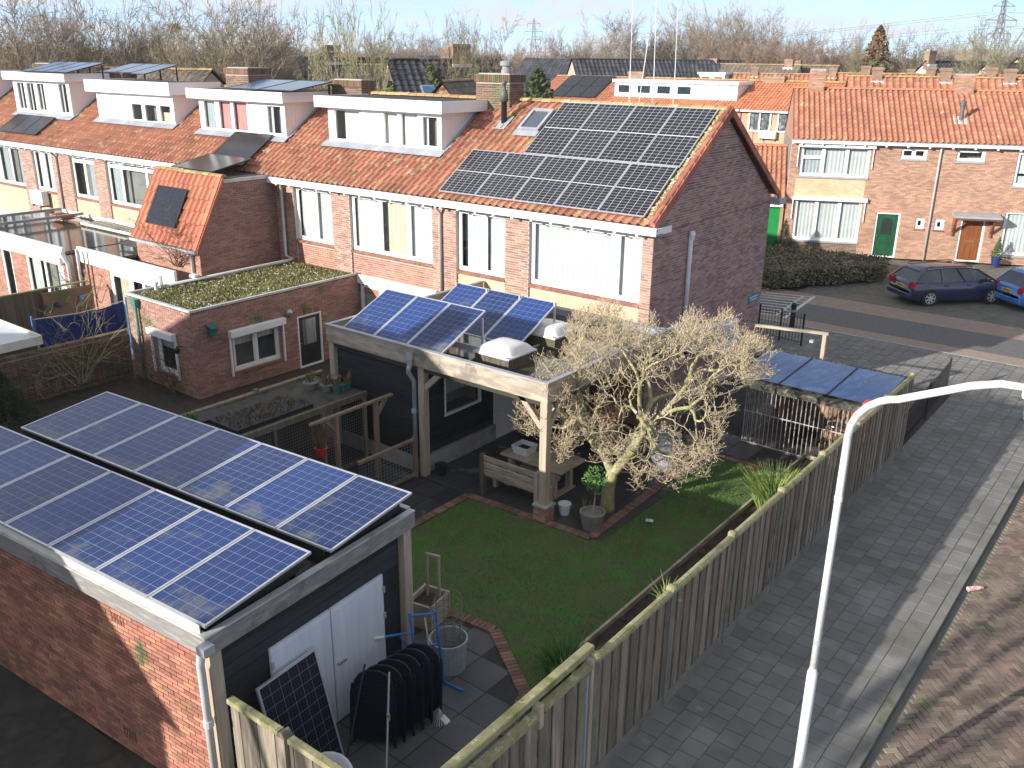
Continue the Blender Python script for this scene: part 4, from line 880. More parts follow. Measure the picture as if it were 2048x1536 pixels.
tp = tp.build('tarpaulin', 'tarp'); tp.modifiers.new('s', 'SOLIDIFY').thickness = .01; tag(tp, 'dark blue tarpaulin hung along a line beside the annexe', 'tarpaulin')
ln = T('clothesline', 'thin line on blue posts carrying the dark blue tarpaulin', 'clothesline', (-26.3, 14, 0))
for y in (11.2, 14.1): MB().tube([(-26.3, y, 0), (-26.3, y, 1.85)], .03, 8).build('post', mat('blue_post', [(.08, .25, .55)], .5), ln)
MB().tube([(-26.3, 11.2, 1.75), (-26.3, 12.6, 1.66), (-26.3, 14.1, 1.75)], .008, 5).build('line', 'plastic_white', ln)
gwl = T('garden_wall', 'old brick garden wall with wire lattice in front of the annexe', 'wall', (-24.45, 10, 0))
MB().box(-24.55, -24.42, 4., 13.02, 0, 1.38).build('wall', 'mortar_dark', gwl); brickwall(gwl, (-24.41, 4., 0), Y_, X_, 9.02, 1.3, 'brick_old', name='bricks')
for i in range(60): MB().box(-24.58, -24.38, 4.+i*.15, 4.+i*.15+.14, 1.31, 1.40).build('coping_brick', 'brick_old', gwl)
for i in range(40): MB().bar((-24.36, 6.6+i*.16, .1), (-24.36, 6.6+i*.16, 1.3), .006).build('wire', 'black_metal', gwl)
for i in range(7): MB().bar((-24.355, 6.6, .15+i*.17), (-24.355, 12.9, .15+i*.17), .006).build('wire', 'black_metal', gwl)
ls = T('lean_to', 'low lean-to with a white sheet roof against the brick garden wall', 'shed', (-25.6, 9.8, 0))
MB().box(-27.2, -24.62, 7.5, 10.6, 1.62, 1.68).build('roof', mat('sheet_white', [(.62, .64, .66), (.52, .54, .56)], .5, 2.), ls)
e_ = MB(); e_.box(-27.24, -24.58, 10.6, 10.66, 1.5, 1.75); e_.box(-24.62, -24.56, 7.5, 10.6, 1.5, 1.74); stuff(e_.build('roof_edge', 'cream_paint', ls))
MB().box(-27.1, -24.7, 7.6, 10.55, 0, 1.6).build('wall', 'old_wood', ls)
bb = T('brick_screen', 'brick garden screen wall holding small blue and green ornaments', 'wall', (-29.3, 13.8, 0))
MB().box(-29.33, -29.2, 12.9, 14.5, 0, 1.7).build('wall', 'brick_old', bb)
for k, (y, z, m_, lab) in enumerate(((13.0, 1.25, 'bird_green', 'pale green ball ornament on the brick screen wall'), (13.3, 1.28, 'tarp', 'dark blue ball ornament on the brick screen wall'), (14.1, 1.35, 'blue_post', 'light blue bell ornament hung on the brick screen wall'))):
    tag(MB().lathe([(.0, -.09), (.07, -.06), (.09, 0), (.06, .08), (0, .1)], (-29.12, y, z), 10).build('ornament', m_, smooth=True), lab, 'ornament')
# ================================================================ brick shed with two rows of panels
SA = R(4.7); sa = V((math.cos(SA), math.sin(SA), 0)); sb_ = V((-math.sin(SA), math.cos(SA), 0)); S0 = V((-8.07, 4.70, 0)); ZS = 2.72
def P(s, t, z=0.): return S0-sa*s+sb_*t+Z_*z
shed = T('brick_shed', 'near brick shed with grey fascia boards and a white double door', 'shed', P(4, 2), SA)
DP = 3.78
MB().ob(P(7.45, .12), sa*7.15, sb_*(DP-.2), Z_*(ZS-.2)).build('wall', 'mortar', shed); MB().ob(P(.3, .12), sa*.27, sb_*.05, Z_*(ZS-.2)).build('wall', 'mortar', shed)
MB().ob(P(7.45, .05, ZS-.22), sa*7.4, sb_*(DP-.1), Z_*.09).build('roof', mat('roof_gravel', [(.06, .055, .045), (.10, .09, .07), (.04, .04, .035)], .9, 6., bump=.6, bscale=60, moss=[((.10, .10, .045), .55, 2., .1)]), shed)
for (o, d1_, d2_, nm) in ((P(7.45, 0, ZS-.27), sa*7.45, sb_*.045, 'fascia'), (P(.045, .046, ZS-.27), sa*.045, sb_*(DP-.05), 'fascia'), (P(7.45, DP-.045, ZS-.27), sa*7.4, sb_*.045, 'fascia')):
    MB().ob(o, d1_, d2_, Z_*.27).build(nm, mat('fascia_wood', [(.30, .285, .265), (.20, .19, .18), (.25, .235, .215)], .85, 2.4, stretch=(1, 1, 6), bump=.3, bscale=14, moss=[((.12, .115, .105), .57, 1.4, .12)]), shed)
tm = MB(); tm.ob(P(7.45, -.02, ZS+.002), sa*7.48, sb_*.09, Z_*.02); tm.ob(P(.07, .072, ZS+.001), sa*.1, sb_*(DP-.1), Z_*.02); tm.ob(P(7.45, DP-.07, ZS+.001), sa*7.35, sb_*.09, Z_*.02); stuff(tm.build('roof_trim', 'alu_edge', shed))
# bricks of the long wall, the largest in view one by one
bl = brick_list(7.35, ZS-.27, seed=8)
fo = P(7.45, .105); cand = []
for b in bl:
    c_ = fo+sa*((b[0]+b[1])/2)+Z_*((b[2]+b[3])/2); v = c_-CAM; dd_ = v.length
    zc = v.dot(_f); px, py = 1024+FPX*v.dot(_rt)/zc, 768-FPX*v.dot(_up)/zc
    cand.append((0 if (0 < px < 440 and py < 1530) and b[1]-b[0] > .2 else 1, dd_, b))
cand.sort(key=lambda c_: (c_[0], c_[1])); one = MB(); one.box(0, 1, -.009, .004, 0, 1)
pieces('brick', one.mesh('brick'), 'brick_shed', shed, [frame(sa*(b[1]-b[0]), sb_*(1+rnd.uniform(-.2, .3)), Z_*(b[3]-b[2]), fo+sa*b[0]+Z_*b[2]) for (_, _, b) in cand[:300]])
stuff(lay(MB(), fo, sa, -sb_, [c_[2] for c_ in cand[300:]], proud=.009).build('bricks', 'brick_shed', shed))
mat('slot_dark', [(.13, .05, .035)], .9)  # dark red-brown of the vent slot strips
for (px, py) in ((225, 1240), (250, 1465)):
    q = gp(px, py, fo, sb_)
    for i in range(5): MB().ob(q+sa*(i*.062)-sb_*.012, sa*.03, sb_*.006, Z_*.13).build('vent_slot', 'slot_dark', shed)
# garden end: oak posts, black boards, white doors
for t in (.13, DP-.16): MB().ob(P(.16, t-.085), sa*.14, sb_*.17, Z_*(ZS-.275)).build('post', 'oak_post', shed)
MB().ob(P(.2, .2), sa*.06, sb_*(DP-.4), Z_*(ZS-.28)).build('end_wall', 'frame_black', shed)
for i in range(13): MB().ob(P(.14, .22, .06+i*.185), sa*.02, sb_*(DP-.5), Z_*.179).build('plank', 'black_plank', shed)
def ep(px, py, s=.1):
    q = gp(px, py, P(s, 0), sa); return (q-P(s, 0)).dot(sb_), q.z
t0, z0_ = ep(537, 1300); t1, z1_ = ep(764, 1147); zd = (z0_+z1_)/2
mat('door_white', [(.66, .69, .73), (.58, .61, .66)], .55, 2., stretch=(3, 3, .3))
for k in range(2):
    w = (t1-t0)/2; dl = MB().ob(P(.118, t0+k*w+.01, .06), sa*.035, sb_*(w-.02), Z_*(zd-.06)).build('door_leaf', 'door_white', shed)
    n = 8
    for i in range(n): MB().ob(P(.083, t0+k*w+.02+i*(w-.04)/n, .1), sa*.006, sb_*((w-.04)/n-.002), Z_*(zd-.16)).build('board', 'door_white', dl)
    for z in (.4, 1.2, zd-.3): MB().ob(P(.08, t1-.03 if k else t0, z), sa*.02, sb_*.04, Z_*.1).build('hinge', 'plastic_grey', dl)
    if k: MB().ob(P(.08, t0+w+.06, 1.02), sa*.05, sb_*.14, Z_*.02).build('handle', 'steel', dl)
downpipe(shed, [P(.0, -.06, ZS-.12), P(.0, -.1, ZS-.3), P(.05, -.06, ZS-.45), P(.05, -.05, .05)], .05, 'grey_pipe', joints=(P(.05, -.055, 1.55), P(.05, -.052, .7)))
hp = MB(); hp.ob(P(.0, -.13, ZS-.14), sa*.14, sb_*.15, Z_*.11); hp.build('hopper', 'zinc', shed)
pw = 1.048; ay = (sb_*1.665+Z_*.15).normalized(); g1 = 'blue panels on the brick shed'
for (row, t, z, nn) in ((0, -.02, ZS+.17, 7), (1, 1.99, ZS+.17, 7)):
    for i in range(nn):
        s_ = -.08+pw*(i+1)
        panel('blue', P(s_, t, z), sa, ay, '%s blue panel from the door end, shed row %s' % (ORD[i], 'above the brick wall' if row == 0 else 'on the garden side'), g1)
    cp = T('panel_rack', 'white front plate and rails under the %s row of shed panels' % ('brick wall side' if row == 0 else 'garden side'), 'rack', P(4, t, ZS))
    MB().ob(P(pw*nn-.1, t+.035, ZS-.1), sa*(pw*nn-.2), sb_*.012, Z_*.268).build('front_plate', 'cream_paint' if row == 0 else 'black_metal', cp)
    for s_ in [max(.12, pw*i-.08) for i in range(0, nn+1)]: MB().bar(P(s_+.02, t+.1, ZS-.04), P(s_+.02, t+1.6, ZS+.1), .04, .12).build('rail', 'black_metal', cp)
    MB().ob(P(pw*nn-.1, t+1.55, ZS-.1), sa*(pw*nn-.25), sb_*.02, Z_*.36).build('rear_plate', 'black_metal', cp)
# ================================================================ garden ground
def poly(pts, z, name, m, kind='structure'): return struct(MB().add([(x, y, z) for x, y in pts], (tuple(range(len(pts))),)).build(name, m), kind)
gdn = poly([(-24.4, 4.9), (-4.95, 4.9), (-4.95, 26.9), (-10.6, 26.9), (-24.4, 19.2)], -.03, 'garden_ground', 'soil')
poly([(-60, -30), (-5, -30), (-5, 4.6), (-60, 4.2)], -.05, 'back_path', mat('path_dark', [(.055, .05, .04), (.035, .034, .028), (.07, .062, .05)], .95, 1.5, detail=8, bump=.4))
poly([(-45, 4.2), (-24.4, 4.2), (-24.4, 19.2), (-45, 19.2)], -.06, 'neighbour_gardens', 'path_dark')
lawn_p = [(-11.5, 8.7), (-9.1, 9.5), (-8.9, 9.85), (-8.0, 9.9), (-6.62, 8.95), (-6.5, 18.6), (-8.5, 18.62), (-8.42, 13.42), (-11.5, 13.28)]
lawn = poly(lawn_p, .0, 'lawn', 'grass_base')
def inside(x, y, pg):
    c_ = False; n = len(pg)
    for i in range(n):
        (x1, y1), (x2, y2) = pg[i], pg[i-1]
        if (y1 > y) != (y2 > y) and x < (x2-x1)*(y-y1)/(y2-y1)+x1: c_ = not c_
    return c_
mat('grass', [(.10, .31, .035), (.07, .22, .028), (.14, .27, .05)], .8, 2., vary=.35, hue=.03)
nr = np.random.RandomState(3); gv = []; gf = []
for i in range(62000):
    x, y = nr.uniform(-11.5, -6.45), nr.uniform(8.7, 18.65)
    if not inside(x, y, lawn_p): continue
    dens = .5+.5*math.sin(x*1.7+y*.9)*math.sin(y*1.3-x*.6)+.3*math.sin(x*5+1)*math.sin(y*4.2)
    dens -= .55*max(0, min(1, (y-12.5)/4))*(.5+.5*math.sin(x*2.9+1)*math.sin(y*2.1))
    if nr.rand() > .62+.5*dens: continue
    h_ = nr.uniform(.02, .055)*(.8+.4*dens); w = nr.uniform(0, 6.283); r_ = .005; lx, ly = nr.normal(0, .014), nr.normal(0, .014); k = len(gv)
    cx_, sx_ = math.cos(w)*r_, math.sin(w)*r_
    gv += [(x-cx_, y-sx_, .0), (x+cx_, y+sx_, .0), (x+lx, y+ly, h_)]; gf.append((k, k+1, k+2))
g_ = MB(); g_.v, g_.f = gv, gf; go = stuff(g_.build('grass', 'grass')); tag(go, 'short uneven green grass of the garden lawn', 'grass')
# dark slabs: by the shed door and under the veranda
terr = poly([(-9.2, 4.9), (-5.0, 4.9), (-5.0, 8.2), (-6.6, 8.9), (-8.0, 9.85), (-8.85, 9.75), (-9.2, 9.4)], .003, 'terrace', 'joint_dark')
sp = [(-8.95+i*.61, 4.95+j*.61, 0) for i in range(7) for j in range(8) if inside(-8.65+i*.61, 5.25+j*.61, [(-9.2, 4.9), (-4.9, 4.9), (-5.0, 8.0), (-6.7, 8.8), (-8.1, 9.8), (-9.2, 9.6)])]
slabs(terr, 'slab', 'patio', sp, .602, .602, -.02, h=.03)
vt_p = [(-15.9, 13.4), (-11.55, 13.36), (-8.5, 13.5), (-8.68, 18.75), (-6.5, 18.75), (-6.5, 19.9), (-8.3, 19.9), (-9.6, 26.5), (-13.1, 19.1)]
vter = poly(vt_p, .004, 'veranda_floor', 'joint_dark')
pth = poly([(-14.6, 8.3), (-11.6, 8.6), (-11.6, 13.35), (-14.6, 13.35)], .004, 'garden_path', 'joint_dark')
sp = [(-13.05+i*.605, 13.5+j*.605, 0) for i in range(9) for j in range(11) if inside(-12.75+i*.605, 13.8+j*.605, [(-13.1, 13.4), (-8.3, 13.4), (-8.5, 18.9), (-6.4, 18.6), (-6.4, 20.1), (-9.5, 20.1), (-9.9, 20.1), (-13.1, 20.1)])]
slabs(vter, 'slab', 'patio_wet', sp, .598, .598, -.012, h=.026)
sp = [(-14.55+i*.605, 8.5+j*.605, 0) for i in range(5) for j in range(8)]
slabs(pth, 'slab', 'patio_wet', sp, .598, .598, -.012, h=.026)
# border bricks set on edge round the lawn
bd = T('lawn_edging', 'single row of red clay bricks edging the lawn', 'edging', (-9, 12, 0)); bd['kind'] = 'structure'
mat('edge_brick', [(.215, .12, .09), (.155, .09, .068)], .85, 4., vary=.3, hue=.012, bump=.3)
edge = MB(); edge.box(0, 1, -.05, .05, 0, .05); eb = edge.mesh('brick'); plc = []
for pl in ([(-11.55, 9.0), (-11.55, 13.33), (-8.45, 13.46), (-8.62, 18.72), (-6.6, 18.68)], [(-9.15, 9.6), (-8.88, 9.8), (-8.0, 9.87), (-6.62, 8.92), (-6.3, 8.0)]):
    for (p, q) in zip(pl[:-1], pl[1:]):
        p, q = V((*p, -.01)), V((*q, -.01)); L = (q-p).length; n = int(L/.085); d = (q-p)/L; sd_ = Z_.cross(d)
        plc += [frame(d*.077, sd_*1.9, Z_*1.1, p+d*(L*i/n)) for i in range(n)]
pieces('brick', eb, 'edge_brick', bd, plc, 400)
# soil bed along the fence with plank edging
struct(MB().box(-6.5, -4.98, 9.6, 19.75, -.02, .10).build('planting_bed', 'soil'))
ed = T('bed_edging', 'weathered plank edging between the lawn and the dark soil bed', 'edging', (-6.5, 14, 0))
for i in range(5): MB().box(-6.56, -6.51, 9.55+i*2.04, 9.55+i*2.04+2.02, -.02, .19).build('plank', 'oak', ed)
MB().box(-6.56, -5.0, 19.75, 19.8, -.02, .19).build('plank', 'oak', ed)
so = MB()
for i in range(2500):
    x, y = nr.uniform(-6.45, -5.02), nr.uniform(9.65, 19.7); s_ = nr.uniform(.01, .035); so.add([(x-s_, y, .1), (x+s_, y-s_, .1), (x, y+s_, .1), (x, y, .1+s_)], ((0, 1, 3), (1, 2, 3), (2, 0, 3)))
tag(stuff(so.build('soil_clods', 'soil')), 'dark crumbly soil clods in the bed along the fence', 'soil')
# ================================================================ fences
mat('fence_concrete', [(.19, .18, .155), (.13, .125, .105)], .9, 3., moss=[((.12, .125, .06), .54, 2.5, .12)])
fn = T('wooden_fence', 'long weathered board fence with mossy cap between garden and pavement', 'fence', (-4.9, 14, 0))
FX = -4.92; ys = [8.06+1.97*i for i in range(8)]
bmesh_ = MB(); bmesh_.box(-.011, .011, 0, .142, 0, 1); bme = bmesh_.mesh('board'); plc = []
rr = random.Random(21)
for (ya, yb) in zip(ys[:-1], ys[1:]):
    n = 16; w = (yb-ya-.12)/n
    for i in range(n):
        plc.append(frame(X_, Y_*(1.0 if i % 2 else .86), Z_*(1.70+rr.uniform(-.01, .012)), (FX+(.018 if i % 2 else -.008)+rr.uniform(-.003, .003), ya+.06+i*w+rr.uniform(-.004, .004), .22)))
    MB().box(FX-.03, FX+.03, ya+.05, yb-.05, -.05, .215).build('base_plate', 'fence_concrete', fn)
    cp_ = MB(); N = 12
    cp_.prism([(FX-.055, ya, 1.93), (FX+.06, ya, 1.93), (FX+.055, ya, 1.975), (FX+.02, ya, 2.005), (FX-.02, ya, 2.005), (FX-.055, ya, 1.975)], (0, yb-ya-.02, 0)); cp_.build('cap', 'fence_cap', fn)
    for z in (.5, 1.2, 1.8): MB().box(FX-.06, FX-.022, ya+.06, yb-.06, z, z+.09).build('rail', 'fence_wood', fn)
pieces('board', bme, 'fence_wood', fn, plc)
for y in ys:
    p_ = MB().box(FX-.06, FX+.045, y-.055, y+.055, -.05, 1.98).build('post', 'fence_concrete', fn); MB().lathe([(.075, 0), (.075, .035), (.055, .07), (0, .085)], (FX, y, 1.98), 10).build('post_cap', 'fence_cap', p_)
# part of the fence towards the lane: higher beam and a rail below it
gt = T('fence_gate', 'board gate in the fence under a thick mossy beam', 'gate', (-4.95, 6.6, 0))
plc = []
for i in range(21): plc.append(frame(X_, Y_*(1.0 if i % 2 else .86), Z_*(1.78+rr.uniform(-.01, .01)), (FX+(.02 if i % 2 else -.006), 5.1+i*.137, .08)))
pieces('board', bme, 'fence_wood', gt, plc)
MB().box(-5.08, -4.96, 5.0, 8.12, 2.02, 2.12).build('beam', 'fence_cap', gt, bevel=.015); MB().box(-4.97, -4.87, 5.0, 6.85, 1.86, 1.95).build('rail', 'fence_cap', gt); MB().box(-4.97, -4.87, 6.95, 7.95, 1.90, 1.97).build('rail', 'fence_cap', gt)
MB().box(-5.0, -4.88, 7.94, 8.02, 0, 2.02).build('post', 'oak_post', gt); MB().box(-4.99, -4.88, 6.86, 6.94, 1.7, 2.02).build('post', 'oak_post', gt); MB().box(-4.91, -4.89, 7.86, 7.9, .1, 1.85).build('hinge_strip', mat('strip_blue', [(.45, .55, .65)], .3, metal=.5), gt)
ff = T('wooden_fence', 'short sunlit board fence with mossy cap joined to the shed corner', 'fence', (-6.5, 4.95, 0))
fm2 = MB(); fm2.box(0, .158, -.011, .011, 0, 1); fme = fm2.mesh('board'); plc = []
for i in range(19): plc.append(frame(X_, Y_, Z_*(1.72+rr.uniform(-.008, .008)), (-7.98+i*.16, 4.88+.07*(i/19)+(.006 if i % 2 else 0), .05)))
pieces('board', fme, 'fence_wood', ff, plc)
MB().bar((-8.0, 4.88, 1.80), (-7.08, 4.91, 1.80), .1, .07).build('cap', 'fence_cap', ff, bevel=.01); MB().bar((-6.93, 4.92, 1.77), (-4.95, 4.97, 1.75), .1, .07).build('cap', 'fence_cap', ff, bevel=.01)
pp = MB().box(-7.08, -6.94, 4.84, 4.98, 0, 1.80).build('post', 'fence_wood', ff)
q_ = MB(); q_.prism([(-7.08+.14*k/8, 4.85, 1.80+.07*math.sin(math.pi*k/8)) for k in range(9)], (0, .12, 0)); q_.build('post_cap', 'fence_wood', pp)
# boundary fence between the two gardens
b2 = T('wooden_fence', 'low dark boundary fence below the annexe door', 'fence', (-16.7, 12, 0)); plc = []
for i in range(24): plc.append(frame(X_, Y_*1.1, Z_*(1.66+rr.uniform(-.01, .01)), (-16.5, 9.4+i*.175, 0)))
pieces('board', bme, 'old_wood' if 0 else None, b2, []) if 0 else None
b2m = bme.copy(); b2m.materials.clear(); pieces('board', b2m, 'old_wood', b2, plc)
MB().box(-16.56, -16.43, 9.3, 13.6, 1.70, 1.75).build('cap', 'brown_wood', b2); MB().box(-16.55, -16.45, 11.6, 11.7, 0, 1.8).build('post', 'old_wood', b2)
# ================================================================ chicken run with pots on its roof
mat('run_roof', [(.05, .047, .04), (.075, .07, .05), (.035, .034, .03)], .95, 3., bump=.5, moss=[((.10, .09, .05), .55, 2., .12)])
rn = T('wire_run', 'low wire mesh animal run with a dark planted roof beside the black wall', 'animal run', (-15.6, 11.5, 0))
MB().box(-16.4, -14.62, 9.2, 13.3, 1.62, 1.70).build('roof', 'run_roof', rn); MB().box(-14.65, -14.58, 9.2, 13.3, 1.60, 1.74).build('roof_edge', 'old_wood', rn)
for y in (9.3, 10.65, 11.95, 13.2): MB().box(-14.68, -14.6, y, y+.08, 0, 1.6).build('post', 'fence_wood', rn)
MB().box(-14.68, -14.6, 9.3, 13.2, 0, .1).build('rail', 'fence_wood', rn)
mat('wire', [(.30, .31, .32)], .5, metal=.5)
def meshgrid(p, du, dv, nu, nv, r=.004):
    m_ = MB(); p, du, dv = V(p), V(du), V(dv)
    for i in range(nu+1): m_.bar(p+du*(i/nu), p+du*(i/nu)+dv, r*2)
    for j in range(nv+1): m_.bar(p+dv*(j/nv), p+dv*(j/nv)+du, r*2)
    return m_
for y in (9.4, 10.75, 12.05): stuff(meshgrid((-14.63, y, .1), (0, 1.18, 0), (0, 0, 1.48), 18, 20, .003).build('wire_mesh', 'wire', rn))
MB().box(-16.4, -16.35, 9.2, 13.3, 0, 1.6).build('back', 'old_wood', rn)
mat('pot_green', [(.05, .15, .14), (.035, .10, .095)], .6, 4.); mat('terracotta', [(.36, .15, .085), (.28, .11, .065)], .8, 5.); mat('pot_black', [(.02, .02, .022)], .6); mat('pot_grey', [(.24, .23, .20), (.17, .165, .145)], .8, 5.); mat('pot_red', [(.50, .03, .02)], .4); mat('bucket_white', [(.66, .68, .70)], .5)
mat('dry_plant', [(.17, .12, .065), (.10, .075, .045)], .95, 6., vary=.4, hue=.02); mat('leaf_green', [(.10, .21, .05), (.07, .155, .035)], .8, 4., vary=.35, hue=.03); mat('leaf_light', [(.26, .36, .09), (.20, .29, .07)], .8, 4., vary=.3, hue=.02)
def pot(label, x, y, z, r, h, m, cat='plant pot', group=None, plant=None, ph=.25, n=22, name='plant_pot', rim=True, seed=0):
    t = T(name, label, cat, (x, y, z), group=group); rr = random.Random(seed+int(x*50))
    pr = [(r*.74, 0), (r, h*.92), (r*1.08 if rim else r, h*.92), (r*1.08 if rim else r, h), (r*.9, h), (r*.86, h*.86), (0, h*.86)]
    MB().lathe(pr, (x, y, z), 16).build('pot', m, t, smooth=False)
    if plant:
        s_ = MB()
        for i in range(n):
            a = rr.uniform(0, 6.28); d = rr.uniform(0, r*.7); b0 = V((x+d*math.cos(a), y+d*math.sin(a), z+h*.86)); dr = V((math.cos(a)*rr.uniform(.05, .5), math.sin(a)*rr.uniform(.05, .5), 1)).normalized(); L = ph*rr.uniform(.5, 1.1); sd_ = dr.orthogonal().normalized()*L*.07
            s_.add([b0-sd_*.5, b0+sd_*.5, b0+dr*L*.55+sd_, b0+dr*L, b0+dr*L*.55-sd_], ((0, 1, 2, 4), (4, 2, 3)))
        stuff(s_.build('plant', plant, t))
    return t
for k, (px, py, r_, h_, m_, pl, lab) in enumerate(((622, 775, .17, .16, 'pot_grey', 'dry_plant', 'shallow grey bowl of dead plants on the run roof'), (655, 780, .15, .17, 'pot_grey', 'dry_plant', 'grey pot of dry stems next to the dead plant bowl'), (668, 768, .16, .2, 'pot_grey', None, 'empty grey pot at the back of the run roof'), (674, 785, .1, .18, 'pot_green', 'dry_plant', 'green pot with bare stems on the run roof'), (685, 780, .09, .17, 'pot_green', None, 'small plain green pot at the run roof corner'), (695, 776, .09, .17, 'pot_green', 'dry_plant', 'small green pot touching the black wall'))):
    c_ = gz(px, py, 1.72); pot(lab, c_.x, c_.y, 1.70, r_, h_, m_, plant=pl, ph=.3, n=14, seed=k)
ty = T('seed_tray', 'black seed tray of dry plants on the run roof', 'tray', (-15.2, 10.6, 1.7)); MB().box(-15.75, -14.8, 9.9, 11.9, 1.702, 1.79).build('tray', 'pot_black', ty)
s_ = MB()
for i in range(380):
    x, y = nr.uniform(-15.7, -14.85), nr.uniform(9.95, 11.85); h_ = nr.uniform(.02, .1); s_.add([(x-.02, y, 1.79), (x+.02, y+.01, 1.79), (x+nr.normal(0, .03), y+nr.normal(0, .03), 1.79+h_)], ((0, 1, 2),))
stuff(s_.build('plants', 'dry_plant', ty))
t2 = T('seed_tray', 'seed tray with fresh green shoots beside the boundary fence', 'tray', (-16, 9.8, 1.7)); MB().box(-16.3, -15.8, 9.4, 10.4, 1.702, 1.77).build('tray', 'pot_black', t2); s_ = MB()
for i in range(160):
    x, y = nr.uniform(-16.28, -16.0), nr.uniform(9.4, 9.8); h_ = nr.uniform(.05, .16); s_.add([(x-.02, y, 1.77), (x+.02, y+.01, 1.77), (x+nr.normal(0, .04), y+nr.normal(0, .04), 1.77+h_)], ((0, 1, 2),))
stuff(s_.build('shoots', 'leaf_green', t2))
# small oak frame with hanging red pot
pg = T('small_pergola', 'small wooden T-frame with mossy top beam beside the run', 'pergola', (-13.8, 12, 0))
MB().bar((-13.72, 10.9, 1.88), (-13.72, 13.25, 1.88), .09, .05).build('beam', 'brown_wood', pg)
for y in (11.6, 12.75):
    MB().box(-13.77, -13.68, y-.045, y+.045, 0, 1.86).build('post', 'brown_wood', pg)
    MB().bar((-13.72, y, 1.5), (-13.72, y+(.3 if y > 12 else -.3), 1.85), .07).build('brace', 'brown_wood', pg)
rp = pot('red pot with dry lavender hanging from the small frame', -13.72, 11.15, 1.12, .13, .18, 'pot_red', plant='dry_plant', ph=.5, n=30)
MB().tube([(-13.72, 11.15, 1.3), (-13.72, 11.15, 1.86)], .006, 5).build('hanger', 'black_metal', rp)
lf = T('wire_gate', 'low wooden wire gate next to the grey downpipe', 'gate', (-13.1, 12.7, 0))
MB().bar((-13.1, 11.6, .95), (-13.08, 13.32, .95), .08, .06).build('rail', 'brown_wood', lf); MB().box(-13.14, -13.05, 13.25, 13.34, 0, 1.02).build('post', 'brown_wood', lf); stuff(meshgrid((-13.09, 11.6, .05), (0, 1.64, 0), (0, 0, .86), 18, 10, .003).build('wire_mesh', 'wire', lf)); MB().bar((-13.1, 11.6, .08), (-13.09, 13.3, .08), .06).build('rail', 'brown_wood', lf)
# ================================================================ furniture
tb = T('garden_table', 'heavy weathered plank table under the veranda', 'table', (-10.6, 14.75, 0))
for i in range(4): MB().box(-11.42, -9.75, 14.27+i*.235, 14.27+i*.235+.228, .70, .75).build('plank', 'oak', tb, bevel=.006)
for x in (-11.2, -10.05):
    for y in (14.42, 15.0): MB().box(x-.06, x+.06, y-.06, y+.06, .06, .7).build('leg', 'oak_post', tb)
    MB().box(x-.07, x+.07, 14.25, 15.17, 0, .06).build('foot', 'oak', tb)
MB().box(-11.14, -10.11, 14.66, 14.76, .3, .4).build('stretcher', 'oak', tb)
bn = T('garden_bench', 'weathered three-board bench with its back to the lawn', 'bench', (-10.65, 13.8, 0))
for z in (.50, .66, .82): MB().ob((-11.38, 13.60, z), (1.50, 0, 0), (0, .035, 0), (0, -.02, .135)).build('back_board', 'oak', bn, bevel=.005)
for x in (-11.42, -9.95): MB().box(x, x+.09, 13.56, 13.68, 0, .97).build('leg', 'old_wood' if x < -11 else 'oak_post', bn); MB().box(x, x+.09, 14.02, 14.1, 0, .43).build('leg', 'oak_post', bn)
for i in range(3): MB().box(-11.36, -9.86, 13.66+i*.155, 13.66+i*.155+.148, .43, .465).build('seat_board', 'oak', bn)
tu = T('plastic_tub', 'white plastic tub with a dark content on the garden table', 'tub', (-11, 14.6, .75))
q_ = MB()
for (z, e) in ((.752, 0), (.95, .04), (.95, .02), (.78, -.01)): q_.v += [(-11.18-e, 14.45-e, z), (-10.82+e, 14.45-e, z), (-10.82+e, 14.78+e, z), (-11.18-e, 14.78+e, z)]
q_.f = [(3, 2, 1, 0)]+[(4*k+i, 4*k+(i+1) % 4, 4*k+4+(i+1) % 4, 4*k+4+i) for k in range(3) for i in range(4)]+[(12, 13, 14, 15)]
q_.build('tub', 'bucket_white', tu); MB().box(-11.13, -10.87, 14.5, 14.73, .79, .88).build('contents', 'pot_black', tu)
pot('black plastic bucket with a white label by the downpipe', -12.72, 13.75, 0, .14, .27, 'pot_black', 'bucket', name='bucket', rim=True)
pot('white bucket behind the brick pier of the veranda', -9.45, 13.98, 0, .13, .26, 'bucket_white', 'bucket', name='bucket')
pot('small terracotta pot behind the large clay pot', -8.95, 14.02, 0, .12, .2, 'terracotta', plant='dry_plant', ph=.35, n=8)
ol = pot('large round clay pot with a slender olive shrub at the magnolia foot', -8.68, 13.86, 0, .25, .38, 'pot_grey', seed=5)
st_ = MB().tube([(-8.68, 13.86, .33), (-8.66, 13.9, .7), (-8.68, 13.86, 1.0)], .014, 6).build('stem', 'oak_post', ol); s_ = MB()
for i in range(420):
    d = V((nr.normal(), nr.normal(), nr.normal())).normalized()*nr.uniform(.08, .3); c_ = V((-8.67, 13.88, 1.05))+V((d.x*.9, d.y*.9, d.z*1.1)); a = V((nr.normal(), nr.normal(), nr.normal()+.4)).normalized()*.05; b_ = a.orthogonal().normalized()*.012
    s_.add([c_-a, c_+b_, c_+a, c_-b_], ((0, 1, 2, 3),))
stuff(s_.build('leaves', 'leaf_green', ol))
